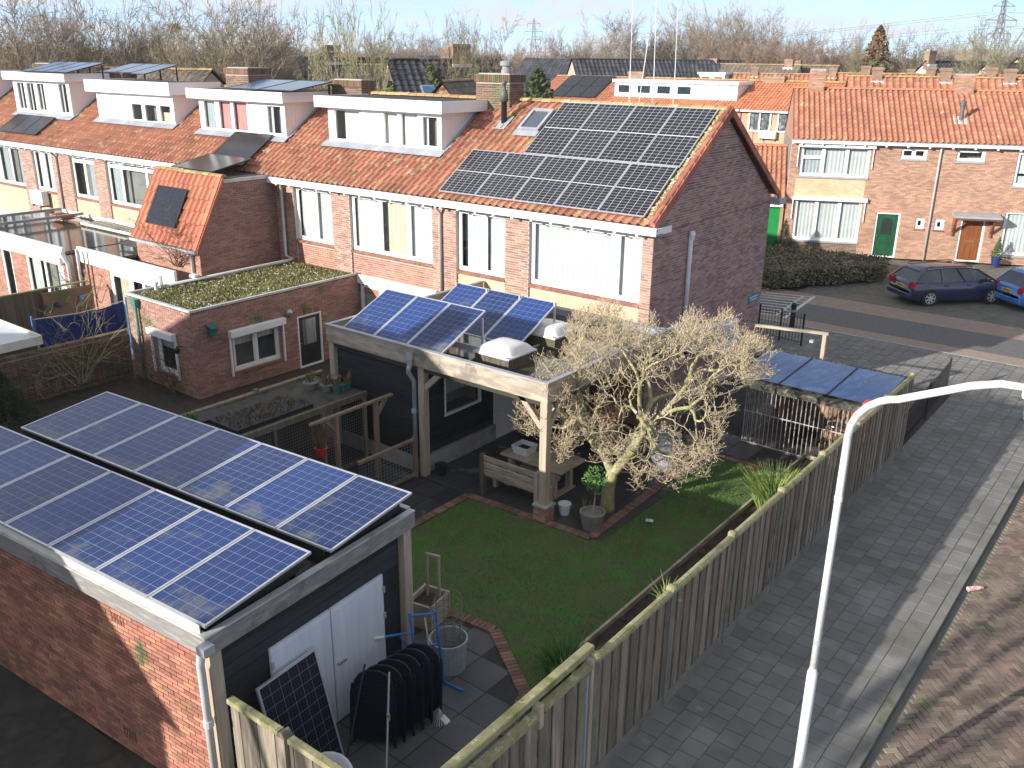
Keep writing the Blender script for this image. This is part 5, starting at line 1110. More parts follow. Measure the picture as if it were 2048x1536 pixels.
# red kettle barbecue, grill and logs behind the magnolia
kb = T('barbecue', 'red domed barbecue behind the magnolia branches', 'barbecue', (-10.8, 17.8, 0))
MB().lathe([(.05, .45), (.24, .52), (.33, .68), (.33, .70), (.30, .82), (.18, .94), (.04, .98), (0, .98)], (-10.8, 17.8, 0), 20).build('bowl', 'pot_red', kb, smooth=True)
for k in range(3): MB().tube([(-10.8+.1*math.cos(k*2.1), 17.8+.1*math.sin(k*2.1), .5), (-10.8+.33*math.cos(k*2.1), 17.8+.33*math.sin(k*2.1), 0)], .014, 6).build('leg', 'steel', kb)
rt_ = T('garden_chair', 'grey seat with rounded back behind the magnolia', 'chair', (-9.0, 17.4, 0)); MB().lathe([(.3, 0), (.33, .4), (.36, .42), (.28, .45), (0, .45)], (-9.0, 17.4, 0), 16).build('seat', 'plastic_grey', rt_); q_ = MB()
for k in range(13):
    a = math.pi*k/12; q_.v += [(-9.0+.34*math.cos(a), 17.4+.34*math.sin(a), .42), (-9.0+.38*math.cos(a), 17.4+.38*math.sin(a), .8)]
q_.f = [(2*k, 2*k+2, 2*k+3, 2*k+1) for k in range(12)]; q_ = q_.build('backrest', 'plastic_grey', rt_); q_.modifiers.new('s', 'SOLIDIFY').thickness = .03
ca = T('storage_cabinet', 'reddish brown wooden cabinet standing under the veranda', 'cabinet', (-11.6, 18.8, 0)); MB().box(-11.9, -11.0, 18.5, 19.05, 0, 1.7).build('body', mat('cab_wood', [(.22, .085, .04), (.16, .06, .03)], .6, 3., stretch=(5, 5, .5)), ca); MB().box(-11.88, -11.46, 18.48, 18.5, .05, 1.65).build('door', 'cab_wood', ca); MB().box(-11.44, -11.02, 18.48, 18.5, .05, 1.65).build('door', 'cab_wood', ca)
# ================================================================ in front of the shed doors
def folded_chair():
    r = bpy.data.objects.new('folding_chair', None); COL.objects.link(r); m_ = 'chair_plastic'
    mat(m_, [(.016, .02, .034), (.010, .013, .022)], .35, 3.)
    b = MB(); prof = [(-.26, .1), (-.27, .8), (-.25, .98), (-.18, 1.08), (-.08, 1.13), (.08, 1.13), (.18, 1.08), (.25, .98), (.27, .8), (.26, .1)]
    b.prism([(x, 0, z) for x, z in prof], (0, .035, 0)); b.build('backrest', m_, r, bevel=.012)
    b = MB(); b.tube([(x, .018, z) for x, z in prof], .024, 6); b.build('back_frame', m_, r)
    for i in range(6): MB().box(-.19, .19, -.012, -.002, .2+i*.13, .3+i*.13).build('slat', m_, r)
    MB().box(-.24, .24, .04, .07, .15, .62).build('seat', m_, r, bevel=.01)
    for s_ in (-1, 1):
        MB().tube([(s_*.31, .0, .02), (s_*.31, .03, .78), (s_*.30, .05, .92)], .022, 6).build('armrest', m_, r); MB().tube([(s_*.28, .07, 0), (s_*.28, .05, .85)], .016, 6).build('leg', m_, r)
    return r
fc = folded_chair(); gl_ = 'dark blue plastic garden chair folded in the row against the shed doors'
base = P(-.62, 2.0); d_ = sb_*.165
for i in range(6):
    c_ = fc if i == 0 else dup(fc)
    c_.location = base+d_*i+sa*(.03*i)+V((0, 0, 0)); c_.rotation_euler = (R(-9), 0, SA+R(28)); tag(c_, '%s dark plastic folded garden chair counted from the leaning solar panel' % ORD[i], 'chair', 'folded chairs against the shed doors')
# loose solar panel leaning on the doors
q0 = P(-.42, .62, .02); up_ = (P(-.0, .62, 1.62)-q0).normalized()
panel('navy', q0, sb_, up_, 'dark solar panel leaning upright against the white shed door')
wb = T('foam_box', 'white battered board lying on junk behind the sunlit fence', 'board', P(-.6, .5)); MB().ob(P(-.35, .25, 1.02), sa*.95-Z_*.12, sb_*.45+Z_*.06, Z_*.05).build('board', 'plastic_white', wb); MB().ob(P(-.45, .35, 0), sa*.7, sb_*.3, Z_*.95).build('stack', 'pot_black', wb)
pl_ = MB(); pl_.lathe([(.02, 0), (.3, .015), (.34, .05), (.36, .06), (.33, .07), (.28, .035), (0, .025)], (0, 0, 0), 22); pl_ = pl_.build('basin', 'bucket_white', smooth=True); tag(pl_, 'round pale basin lying behind the sunlit fence', 'basin'); pl_.matrix_basis = Matrix.Translation(P(-1.35, .42, 1.0)) @ Matrix.Rotation(R(28), 4, 'X') @ Matrix.Rotation(R(12), 4, 'Y')
jk = T('garden_cart', 'black folded garden cart under the pale basin', 'cart', P(-1.4, .5)); MB().ob(P(-1.0, .25, .1), sa*.85, sb_*.5, Z_*.82).build('box', 'pot_black', jk); MB().ob(P(-1.0, .25, .925), sa*1.3-Z_*.1, sb_*.5, Z_*.04).build('lid', 'plastic_grey', jk)
br_ = T('broom', 'thin stick leaning across the folded chairs', 'stick', P(-1.0, 1.5)); MB().tube([P(-.95, .95, .0), P(-.5, 2.05, 1.3)], .014, 6).build('stick', 'pot_black', br_)
br2 = T('broom', 'second stick leaning beside the chairs with a clamp', 'stick', P(-1.25, 1.6)); MB().tube([P(-1.45, 1.3, .02), P(-.75, 2.25, 1.15)], .014, 6).build('stick', 'plastic_grey', br2); MB().lathe([(.025, 0), (.025, .1)], P(-1.0, 1.92, .7), 8).build('clamp', 'concrete', br2)
# blue hand truck, rake, zinc tub with wire
mat('truck_blue', [(.05, .20, .55), (.03, .14, .42)], .45, 4.)
ht = T('hand_truck', 'blue tubular hand truck leaning at the shed corner post', 'hand truck', P(-.5, 3.5))
hA, hB, hT = P(-.35, 3.35), P(-.62, 3.62), V((0, 0, 1.25))+sa*-.15
for q in (hA, hB): MB().tube([q, q+hT*.5, q+hT], .02, 8).build('upright', 'truck_blue', ht)
for k in (.2, .55, .97): MB().tube([hA+hT*k, hB+hT*k], .018, 8).build('crossbar', 'truck_blue', ht)
MB().tube([hA+hT*.75, hA+hT*.72+V((-.22, -.36, .06))], .02, 8).build('handle', 'truck_blue', ht); MB().tube([hA+hT*.72+V((-.22, -.36, .06)), hA+hT*.72+V((-.3, -.5, .07))], .026, 8).build('grip', 'cream_paint', ht)
MB().tube([hA+hT*.5, hA+hT*.72+V((-.1, -.16, .0))], .014, 6).build('strut', 'truck_blue', ht)
MB().bar(hA+Z_*.03, hA+sa*.4+Z_*.03, .03).build('toe', 'truck_blue', ht); MB().bar(hB+Z_*.03, hB+sa*.35+Z_*.03, .03).build('toe', 'truck_blue', ht)
rk = T('rake', 'leaf rake leaning on the blue hand truck', 'rake', P(-.85, 3.2)); e_ = P(-1.0, 3.0, .03); MB().tube([e_, P(-.45, 3.4, 1.25)], .014, 6).build('handle', 'oak_post', rk); hd = MB()
for k in range(11):
    a = R(-110+k*9); hd.tube([e_+Z_*.15, e_+V((math.cos(a)*.24, math.sin(a)*.24, 0))], .004, 4)
stuff(hd.build('tines', 'steel', rk))
zc = V((-7.98, 8.72, 0)); zt_ = T('zinc_tub', 'old round zinc tub with a roll of wire standing in it', 'tub', zc)
MB().lathe([(.27, 0), (.29, .5), (.305, .5), (.305, .54), (.28, .54), (.26, .12), (0, .12)], zc, 24).build('tub', mat('old_zinc', [(.40, .43, .45), (.28, .31, .33), (.46, .48, .49)], .6, 3., moss=[((.17, .17, .12), .55, 3., .15)]), zt_, smooth=False)
wr = T('wire_roll', 'rusty loose wire netting standing in the zinc tub', 'wire netting', zc+Z_*.2); w_ = MB()
for k in range(12): w_.tube([zc+V((.22*math.cos(a*.5+k*.05), .22*math.sin(a*.5+k*.05), .25+k*.09+.03*math.sin(a+k))) for a in range(13)], .005, 4)
for k in range(10):
    a = k*.63; w_.tube([zc+V((.22*math.cos(a), .22*math.sin(a), .2)), zc+V((.23*math.cos(a+.1), .23*math.sin(a+.1), 1.28+.08*math.sin(k*3)))], .004, 4)
stuff(w_.build('netting', mat('rust_wire', [(.22, .18, .15)], .8), wr))
pn = T('planter_box', 'small weathered plank planter squeezed behind the shed corner', 'planter', (-9.1, 9.4, 0))
for (o, a, b) in (((-9.3, 9.1, 0), (.5, .1, 0), (-.02, .05, 0)), ((-9.4, 9.65, 0), (.5, .1, 0), (-.02, .05, 0)), ((-8.84, 9.2, 0), (-.1, .52, 0), (.04, .01, 0)), ((-9.3, 9.12, 0), (-.1, .52, 0), (.04, .01, 0))): MB().ob(o, a, b, (0, 0, .45)).build('plank', 'oak', pn)
MB().ob((-9.27, 9.15, .0), (.4, .08, 0), (-.08, .48, 0), (0, 0, .36)).build('soil', 'soil', pn)
tp_ = T('plant_support', 'narrow wooden plant stake frame above the small planter', 'trellis', (-9.1, 9.6, 0)); MB().bar((-9.0, 9.62, 0), (-9.0, 9.62, 1.15), .04).build('post', 'oak_post', tp_); MB().bar((-9.24, 9.57, 1.16), (-8.98, 9.63, 1.16), .045).build('top', 'oak', tp_); MB().bar((-9.22, 9.57, 0), (-9.22, 9.57, 1.14), .04).build('post', 'oak_post', tp_)
lt = MB().ob(P(-1.05, 2.95, .02), sa*.16+sb_*-.06, sb_*.1, Z_*.015).build('litter', 'plastic_white'); tag(lt, 'crumpled white wrapper on the dark slabs by the rake', 'litter')
cardm = MB().ob((-7.92, 14.7, .05), (.14, .06, 0), (-.05, .12, 0), (0, 0, .006)).build('card', mat('card', [(.70, .71, .76), (.35, .38, .55)], .6, 14.)); tag(cardm, 'white card lying on the lawn', 'litter')
can = MB().tube([(-2.12, 16.35, -.04), (-2.0, 16.5, -.04), (-1.92, 16.6, -.05)], [.05, .045, .03], 8).build('drink_can', mat('can_red', [(.55, .10, .08), (.70, .66, .62)], .4, 18.)); tag(can, 'crushed red and white can on the road by the kerb', 'litter')
# herbs along the fence
def tuft(name, label, x, y, z, n, h, spread, m, w=.008, cat='plant', lean=.35, seed=1):
    rr = random.Random(seed); s_ = MB()
    for i in range(n):
        a = rr.uniform(0, 6.283); d = spread*math.sqrt(rr.random()); b0 = V((x+d*math.cos(a), y+d*math.sin(a), z)); dr = V((math.cos(a)*lean*rr.random(), math.sin(a)*lean*rr.random(), 1)).normalized(); L = h*rr.uniform(.55, 1.); sd_ = V((rr.uniform(-1, 1), rr.uniform(-1, 1), 0)).normalized()*w; cv = V((math.cos(a), math.sin(a), 0))*lean*.4*L
        s_.add([b0-sd_, b0+sd_, b0+dr*L*.6+sd_, b0+dr*L*.6-sd_, b0+dr*L+cv], ((0, 1, 2, 3), (3, 2, 4)))
    t = T(name, label, cat, (x, y, z)); stuff(s_.build('leaves', m, t)); return t
tuft('rosemary', 'bright green upright rosemary in the bed by the gate post', -6.35, 9.55, .1, 520, .62, .28, 'leaf_green', .009, lean=.5); tuft('leek_plant', 'strappy blue green leaves beside the rosemary', -5.7, 9.75, .1, 22, .7, .1, 'leaf_green', .022, lean=.9, seed=4)
tuft('lavender', 'yellow green lavender clump leaning on the fence cap', -6.05, 16.8, .1, 900, .95, .34, 'leaf_light', .009, lean=.6, seed=2); tuft('weed', 'small yellow green weed growing at a fence post top', -5.1, 10.2, 1.55, 26, .5, .05, 'leaf_light', .01, lean=.8, seed=3)
tuft('dried_sedum', 'brown dried flower stalks in the soil bed', -5.6, 11.6, .1, 90, .3, .45, 'dry_plant', .012, lean=.6, seed=6)
# ================================================================ dog kennel under three panels
mat('bitumen_moss', [(.06, .058, .05), (.09, .085, .065)], .9, 5., moss=[((.20, .19, .14), .52, 5., .08), ((.10, .11, .04), .56, 3., .1)], bump=.5)
kn = T('dog_kennel', 'barred kennel with plank rear wall below three blue panels', 'kennel', (-6.6, 20.8, 0))
MB().ob((-8.5, 19.5, 1.72), (3.5, 0, 0), (0, 2.45, .1), (0, 0, .05)).build('roof', 'bitumen_moss', kn)
for i in range(28): MB().bar((-8.45+i*.125, 21.75, 1.86), (-8.45+i*.125, 22.02, 1.87), .085, .03).build('roof_rib', 'bitumen_moss', kn)
MB().box(-8.5, -5.02, 19.47, 19.55, 1.62, 1.76).build('front_beam', 'bitumen_moss', kn)
mat('galv', [(.62, .62, .62), (.50, .50, .50)], .4, 3., metal=.4)
for i in range(29):
    x = -8.2+i*.108; MB().tube([(x, 19.95, .02), (x, 19.95, 1.72)], .011, 6).build('bar', 'galv', kn)
for z in (.03, .85, 1.66): MB().tube([(-8.22, 19.95, z), (-5.05, 19.95, z)], .014, 6).build('rail', 'galv', kn)
for i in range(16): MB().tube([(-8.2, 19.98+i*.12, .02), (-8.2, 19.98+i*.12, 1.72)], .010, 6).build('bar', 'galv', kn)
for i in range(24): MB().box(-8.2+i*.135, -8.2+i*.135+.128, 21.85, 21.88, 0, 1.8).build('plank', mat('kennel_wood', [(.36, .23, .14), (.24, .15, .09), (.42, .28, .17)], .8, 3., stretch=(6, 6, .4), vary=.35, hue=.015), kn)
MB().box(-8.25, -5.0, 19.9, 21.9, -.02, .03).build('floor', mat('kennel_floor', [(.20, .175, .15), (.13, .115, .10)], .8, 3.), kn)
for k in range(3): panel('kennel', (-8.44+k*1.145, 19.62, 1.80), X_, V((0, 2.2, .1)), '%s sky blue panel on the kennel roof from the wooden fence' % ORD[2-k], 'three panels on the kennel roof', sx=1.25, sy=1.35)
MB().lathe([(.30, .0), (.42, .06), (.44, .16), (.36, .2), (.3, .1), (0, .08)], (-6.9, 20.9, .04), 16).build('dog_bed', 'pot_black', kn)
for k, (x, y, z, lab) in enumerate(((-6.0, 20.35, .03, 'wooden crate on the kennel floor in front of the other crate'), (-5.75, 20.95, .03, 'wooden crate at the back of the kennel'))):
    c_ = T('wooden_crate', lab, 'crate', (x, y, z))
    for q in range(3):
        MB().box(x-.35, x+.35, y-.2, y-.185, z+q*.13, z+q*.13+.11).build('slat', 'kennel_wood', c_); MB().box(x-.35, x+.35, y+.185, y+.2, z+q*.13, z+q*.13+.11).build('slat', 'kennel_wood', c_)
    for s_ in (-.34, .32): MB().box(x+s_, x+s_+.02, y-.18, y+.18, z, z+.38).build('end_board', 'kennel_wood', c_)
for k, (x, y, lab) in enumerate(((-6.35, 21.2, 'shiny steel feeding bowl on the kennel shelf'), (-5.95, 21.35, 'second steel bowl on the kennel shelf'))):
    MB().box(x-.2, x+.2, y-.2, y+.2, 0.03, .45).build('shelf', 'kennel_wood', kn); tag(MB().lathe([(.1, 0), (.17, .1), (.19, .1), (.15, .03), (0, .02)], (x, y, .451), 16).build('feeding_bowl', 'steel', smooth=True), lab, 'bowl')
rc = T('toy_crate', 'orange red plastic box hung inside the fence by the kennel', 'box', (-5.2, 19.3, 1.2)); mat('orange_red', [(.70, .10, .04)], .5); MB().box(-5.35, -4.99, 18.9, 19.4, 1.45, 1.8).build('box', 'orange_red', rc); MB().box(-5.3, -5.02, 19.45, 19.75, 1.5, 1.9).build('lid', 'orange_red', rc)
# T-frame beside the kennel
tf = T('beam_frame', 'weathered horizontal beam on one post running from the gable past the kennel', 'pergola', (-8, 23, 0))
MB().bar((-10.58, 22.5, 2.18), (-7.42, 23.1, 2.24), .09, .07).build('beam', 'oak', tf); MB().box(-7.55, -7.45, 23.04, 23.14, 0, 2.2).build('post', 'oak_post', tf); MB().box(-7.85, -7.75, 22.95, 23.05, 1.95, 2.02).build('lamp', 'plastic_grey', tf)
# ================================================================ black bar fences and bollard
def barfence(label, p, q, h, posts=True, step=.115):
    t = T('metal_fence', label, 'fence', p); p, q = V(p), V(q); L = (q-p).length; d = (q-p)/L; n = int(L/step)
    for i in range(n+1):
        o = p+d*(L*i/n); MB().tube([o+Z_*.08, o+Z_*(h-.06), o+Z_*h], [.009, .009, .002], 6).build('bar', 'black_metal', t)
    for z in (.14, h-.14): MB().bar(p+Z_*z, q+Z_*z, .03, .014).build('rail', 'black_metal', t)
    for o in (p, p.lerp(q, .5), q): MB().bar(o, o+Z_*(h+.03), .05).build('post', 'black_metal', t)
    return t
barfence('black spiked bar fence continuing the wooden fence along the pavement', (-4.92, 21.95, 0), (-5.12, 27.0, 0), 1.05)
barfence('black bar gate standing open behind the gable', (-11.75, 29.0, -.02), (-10.1, 28.75, -.02), 1.12)
fl = struct(MB().box(-9.7, -5.15, 22.1, 26.9, -.05, -.02).build('front_yard', 'klinker_red'))
sp = [(-9.6+i*.205+(.1 if j % 2 else 0), 22.15+j*.104, 0) for i in range(21) for j in range(45)]; slabs(fl, 'clinker', 'klinker', sp, .2, .1, -.021, h=.02)
bo = T('bollard', 'short black post on the footpath corner', 'bollard', (-11.2, 30.7, 0)); MB().lathe([(.09, 0), (.09, .8), (.1, .82), (.1, .88), (.05, .93), (0, .93)], (-11.2, 30.7, -.02), 14).build('post', 'black_metal', bo); MB().lathe([(.094, .6), (.094, .68)], (-11.2, 30.7, -.02), 14).build('band', 'plastic_grey', bo)
# ================================================================ street lamp
mat('lamp_white', [(.74, .75, .76), (.66, .67, .67)], .4, 1.4, stretch=(1, 1, .5), moss=[((.45, .44, .40), .63, 3., .1)])
lp = T('street_lamp', 'white street lamp with a bent arm over the pavement', 'street lamp', (-2.55, 9.0, 0))
MB().lathe([(.060, 0), (.060, 2.3), (.056, 2.36), (.042, 2.4), (.042, 2.42)], (-2.55, 9, 0), 18).build('lower_pole', 'lamp_white', lp, smooth=True)
arm = [(-2.55, 9, 2.38), (-2.55, 9, 4.7)]+[(-2.55+.52*(1-math.cos(R(a))), 9, 5.32+.52*math.sin(R(a))) for a in (0, 15, 30, 45, 60, 72, 80)]+[(-1.5, 9, 6.12), (-1.25, 9, 6.2), (-1.05, 9, 6.21)]
MB().tube(arm, [.042, .040, .039]+[.039]*7+[.037, .036, .036], 16).build('pole_arm', 'lamp_white', lp, smooth=True)
MB().lathe([(.040, 0), (.045, .02), (.045, .06), (.040, .08)], (-2.55, 9, 4.55), 16).build('collar', 'lamp_white', lp)
hdm = MB(); hdm.box(-1.06, -.5, 8.9, 9.1, 6.12, 6.30); hdm.build('lamp_head', 'lamp_white', lp, bevel=.03); MB().box(-.98, -.54, 8.92, 9.08, 6.105, 6.119).build('lens', 'plastic_grey', lp)
stk = MB().lathe([(.0425, 0), (.0425, .07)], (-2.55, 9, 2.74), 16).build('sticker', 'plastic_grey', lp)
l2 = T('street_lamp', 'grey street lamp pole further along the kerb', 'street lamp', (-2.95, 26.1, 0)); MB().lathe([(.08, 0), (.08, 1.2), (.055, 1.25), (.05, 5.5)], (-2.9, 26.1, 0), 12).build('pole', mat('pole_blue', [(.40, .47, .53)], .4), l2, smooth=True); MB().tube([(-2.9, 26.1, 5.4), (-2.6, 26.1, 5.7), (-1.8, 26.1, 5.8)], .045, 8).build('arm', 'pole_blue', l2); MB().box(-1.8, -1.3, 26., 26.2, 5.72, 5.88).build('lamp_head', 'lamp_white', l2)
# ================================================================ row across the street
FA = R(24.9); fa_ = V((math.cos(FA), math.sin(FA), 0)); fn_ = V((math.sin(FA), -math.cos(FA), 0)); K = .928
F0 = V((-18.05*K, 46.43*K, 0)); FW = F0-fn_*.3
def fz(z): return 9-(9-z)*K
rz_ = gp(1700, 178, FW-fn_*3.7, fn_).z
E2 = F0+Z_*5.5; TOP = F0-fn_*4.0+Z_*(rz_); FS = (TOP-E2).length; FU = (TOP-E2)/FS
def street_house(label, s0, s1, wins, doors, cream=(), chim=()):
    h = T('row_house', label, 'house', FW+fa_*((s0+s1)/2)); o = FW+fa_*s0; L = s1-s0
    holes = [(w[0]-s0, w[1]-s0, w[2], w[3]) for w in wins]+[(d[0]-s0, d[1]-s0, 0, d[2]) for d in doors]
    corewall(h, o-fn_*.012, fa_, fn_, L, 5.3, .3, 'mortar', holes)
    MB().ob(o-fn_*.9, fa_*L, -fn_*6.3, Z_*5.3).build('inner_wall', 'room_dark', h)
    gb = MB(); gb.prism([o+fa_*.02-fn_*.05+Z_*5.28, o+fa_*.02-fn_*7.3+Z_*5.28, o+fa_*.02-fn_*3.7+Z_*(rz_-.15)], fa_*(L-.04)); gb.build('gable', 'brick_far', h)
    brickwall(h, o, fa_, fn_, L, 5.25, 'brick_far', holes=holes+[(c[0]-s0, c[1]-s0, c[2], c[3]) for c in cream], name='facade_bricks')
    for c in cream: stuff(lay(MB(), FW+fa_*c[0]+Z_*c[2]-fn_*.01, fa_, fn_, brick_list(c[1]-c[0], c[3]-c[2]), proud=.008).build('panel_bricks', c[4] if len(c) > 4 else 'brick_cream', h))
    for w in wins:
        ww = window(h, FW, fa_, fn_, w[0], w[1], w[2], w[3], mull=w[4], curt=w[5], trans=w[6] if len(w) > 6 else (), rec=.05, depth=.4, fw=.085, seed=int(w[0]*9), sash_w=.05)
        if len(w) > 7:   # awning cassette with side rods
            aw = MB(); aw.ob(FW+fa_*(w[0]-.15)+fn_*.01+Z_*(w[3]-.06), fa_*(w[1]-w[0]+.35), fn_*.16, Z_*.17); a_ = aw.build('awning_box', 'white_paint', h)
            for u in (w[0]-.12, w[1]+.13): MB().bar(FW+fa_*u+fn_*.07+Z_*(w[3]-1.0), FW+fa_*u+fn_*.07+Z_*(w[3]-.06), .035).build('rod', 'white_paint', a_)
        sl = MB(); sl.ob(FW+fa_*(w[0]-.04)+fn_*.05+Z_*(w[2]-.09), fa_*(w[1]-w[0]+.08), -fn_*.1, Z_*.08); sl.build('sill', 'plastic_grey' if w[1]-w[0] > 1 else 'sill_tile', ww)
    g = MB(); g.ob(o+fn_*.02+Z_*5.32, fa_*L, fn_*.3, Z_*.14); g.build('gutter', 'white_paint', h); MB().ob(o+fn_*.3+Z_*5.465, fa_*L, fn_*.05, Z_*.03).build('gutter_lip', 'zinc', h)
    for i in range(int(L/.95)): MB().ob(o+fa_*(.4+i*.95)+fn_*.04+Z_*5.24, fa_*.08, fn_*.24, Z_*.078).build('bracket', 'white_paint', h)
    tiles(h, E2+fa_*s0, fa_, FU, L, FS, 'tile_far', tw=.25, th=.36, seed=int(s0)+3)
    MB().quad(TOP+fa_*s0, TOP+fa_*s1, TOP+fa_*s1-fn_*4-Z_*(rz_-5.5), TOP+fa_*s0-fn_*4-Z_*(rz_-5.5)).build('rear_slope', 'tile_far', h)
    ridge(h, TOP+fa_*s0, TOP+fa_*s1, 'tile_orange')
    for (s, w, zt) in chim:
        q = TOP+fa_*s; c_ = MB(); c_.ob(q-Z_*.6+fn_*.3, fa_*w, -fn_*.6, Z_*(zt+.6)); cc = c_.build('chimney', 'mortar_dark', h)
        bb_ = MB(); lay(bb_, q-Z_*.6+fn_*.31, fa_, fn_, brick_list(w, zt+.55), proud=.01); lay(bb_, q-Z_*.6+fn_*.3-fa_*.01, -fn_, -fa_, brick_list(.6, zt+.55), proud=.01); stuff(bb_.build('chimney_bricks', 'brick_far', cc)); MB().ob(q-Z_*.5+fn_*.5-fa_*.12, fa_*(w+.24), -fn_*.25, FU*.2).build('flashing', 'white_board', cc)
    return h
mat('door_green', [(.015, .085, .035), (.011, .06, .026)], .4, 3.); mat('door_brown', [(.24, .085, .025), (.17, .055, .018)], .4, 3., stretch=(6, 6, .5))
A_ = street_house('row house with dark green front door across the street', 0, 6.7, [(.47, 3.62, 3.78, 5.2, (.33, .67), ((.02, .31, 0, 1, 'curtain_grey'), (.36, .64), (.7, .97)), ((0, .62),), 1), (.47, 3.56, .68, 2.70, (.33, .67), ((.03, .3), (.36, .64), (.7, .97)), (), 1), (4.96, 6.1, 4.73, 5.22, (.5,), ()), (6.06, 6.47, 1.5, 2.0, (), ())], [(4.27, 5.37, 2.19)],
                 cream=[(.36, 3.57, 2.78, 3.68), (.36, 3.57, .05, .6, 'brick_old')], chim=[(.75, .7, .95)])
B_ = street_house('row house with brown panelled door under a small canopy', 6.7, 16, [(7.39, 8.6, 4.70, 5.22, (), ()), (6.93, 7.34, 1.48, 1.97, (), ()), (9.93, 13.3, .44, 2.5, (.5,), ((.02, .98),)), (9.97, 13.2, 3.65, 5.2, (.5,), ((.02, .98, 0, .3), (.0, 1, .35, 1, 'blind')))], [(8.08, 9.15, 2.05)], chim=[(.9+6.7, .8, .8), (12, 1.6, .45)])
def fdoor(h, s0, s1, z1, m, kind):
    f = MB(); fr(f, FW, fa_, fn_, s0, s1, .02, z1, .075, .03, .1); d = f.build('door_frame', 'white_paint', h)
    dr = MB(); dr.ob(FW+fa_*(s0+.075)-fn_*.12+Z_*.05, fa_*(s1-s0-.15), fn_*.05, Z_*(z1-.12)); d = dr.build('door', m, h); w = s1-s0-.15; o = FW+fa_*(s0+.075)-fn_*.068
    if kind == 'arch':
        pg_ = [o+fa_*(w*.25)+Z_*(z1*.52), o+fa_*(w*.75)+Z_*(z1*.52), o+fa_*(w*.75)+Z_*(z1*.84)]+[o+fa_*(w*(.75-.0625*k))+Z_*(z1*(.84+.04*math.sin(math.pi*k/8))) for k in range(1, 8)]+[o+fa_*(w*.25)+Z_*(z1*.84)]
        MB().prism(pg_, fn_*.01).build('pane', 'door_dark', d)
        for z in (.12, .3): MB().ob(o+fa_*(w*.18)+Z_*(z1*z), fa_*(w*.64), fn_*.012, Z_*z1*.14).build('panel', m, d)
    else:
        for i in range(3):
            for j in range(2): MB().ob(o+fa_*(w*(.08+.29*i))+Z_*(z1*(.60+.16*j)), fa_*(w*.25), fn_*.012, Z_*z1*.13).build('panel', m, d)
            MB().ob(o+fa_*(w*(.08+.29*i))+Z_*(z1*.06), fa_*(w*.25), fn_*.012, Z_*z1*.36).build('panel', m, d)
        MB().ob(o+fa_*(w*.3)+Z_*(z1*.47), fa_*(w*.42), fn_*.015, Z_*.07).build('letter_plate', mat('brass', [(.65, .45, .15)], .3, metal=.8), d)
    MB().ob(o+fa_*(.06 if kind == 'arch' else w-.1)+Z_*1.0, fa_*.04, fn_*.06, Z_*.1).build('handle', 'steel', d)
fdoor(A_, 4.27, 5.37, 2.19, 'door_green', 'arch'); fdoor(B_, 8.08, 9.15, 2.05, 'door_brown', 'panel')
dp = MB(); dp.tube([FW+fa_*6.68+fn_*.1+Z_*5.3, FW+fa_*6.68+fn_*.06+Z_*5.0, FW+fa_*6.68+fn_*.06], .05, 8); dp.build('downpipe', 'grey_pipe', A_, smooth=True)
cpy = MB(); cpy.ob(FW+fa_*7.6+Z_*2.28, fa_*2.05, fn_*.75-Z_*.1, Z_*.1); cy = cpy.build('canopy', 'zinc', B_); MB().ob(FW+fa_*7.66+fn_*.62+Z_*2.1, fa_*1.93, fn_*.08, Z_*.1).build('canopy_beam', 'door_brown', cy)
for s in (7.75, 9.42): MB().bar(FW+fa_*s+fn_*.07+Z_*1.25, FW+fa_*s+fn_*.07+Z_*2.26, .1).build('bracket_post', 'door_brown', cy); MB().bar(FW+fa_*s+fn_*.1+Z_*1.45, FW+fa_*s+fn_*.6+Z_*2.12, .08).build('bracket_strut', 'door_brown', cy)
vp = FW-fn_*1.4+fa_*7.6; vz = E2.z+FU.z*(1.7/abs(FU.dot(-fn_)))
v2 = T('roof_vent', 'dark flue pipe on the roof of the house across the street', 'vent', vp); MB().lathe([(.1, 0), (.1, .75), (.13, .76), (.13, .95), (.04, 1.05)], (vp.x, vp.y, vz-.1), 10).build('pipe', 'vent_grey', v2); MB().ob(V((vp.x, vp.y, vz-.03))-fa_*.3-FU*.3, fa_*.6, FU*.6, Z_*.06).build('flashing', 'white_board', v2)
# annexe with green door beside it
gg = T('garage', 'low tiled garage with bright green door beside the row house', 'garage', FW-fa_*1.4)
o = FW-fa_*3.2; corewall(gg, o+fn_*.1, fa_, fn_, 3.15, 2.75, .3, 'brick_far', [(.9, 3.0, 0, 2.3)])
MB().ob(o+fa_*.9, fa_*2.1, -fn_*.1, Z_*2.2).build('door', mat('garage_green', [(.012, .24, .055), (.01, .19, .045)], .45, 2.), gg); MB().ob(o+fa_*.8+fn_*.13+Z_*2.25, fa_*2.3, fn_*.05, Z_*.2).build('lintel', 'white_paint', gg)
tiles(gg, o+fn_*.35+Z_*2.7, fa_, (-fn_*3+Z_*2.0).normalized(), 3.15, 3.9, 'tile_far', tw=.25, th=.36); MB().ob(o+fn_*.3+Z_*2.62, fa_*3.15, fn_*.12, Z_*.1).build('gutter', 'zinc', gg); ridge(gg, o-fn_*2.9+Z_*4.9, o-fn_*2.9+fa_*3.15+Z_*4.9, 'tile_orange'); MB().ob(o-fn_*.3, fa_*3.1, -fn_*5, Z_*2.6).build('inner_wall', 'brick_far', gg)
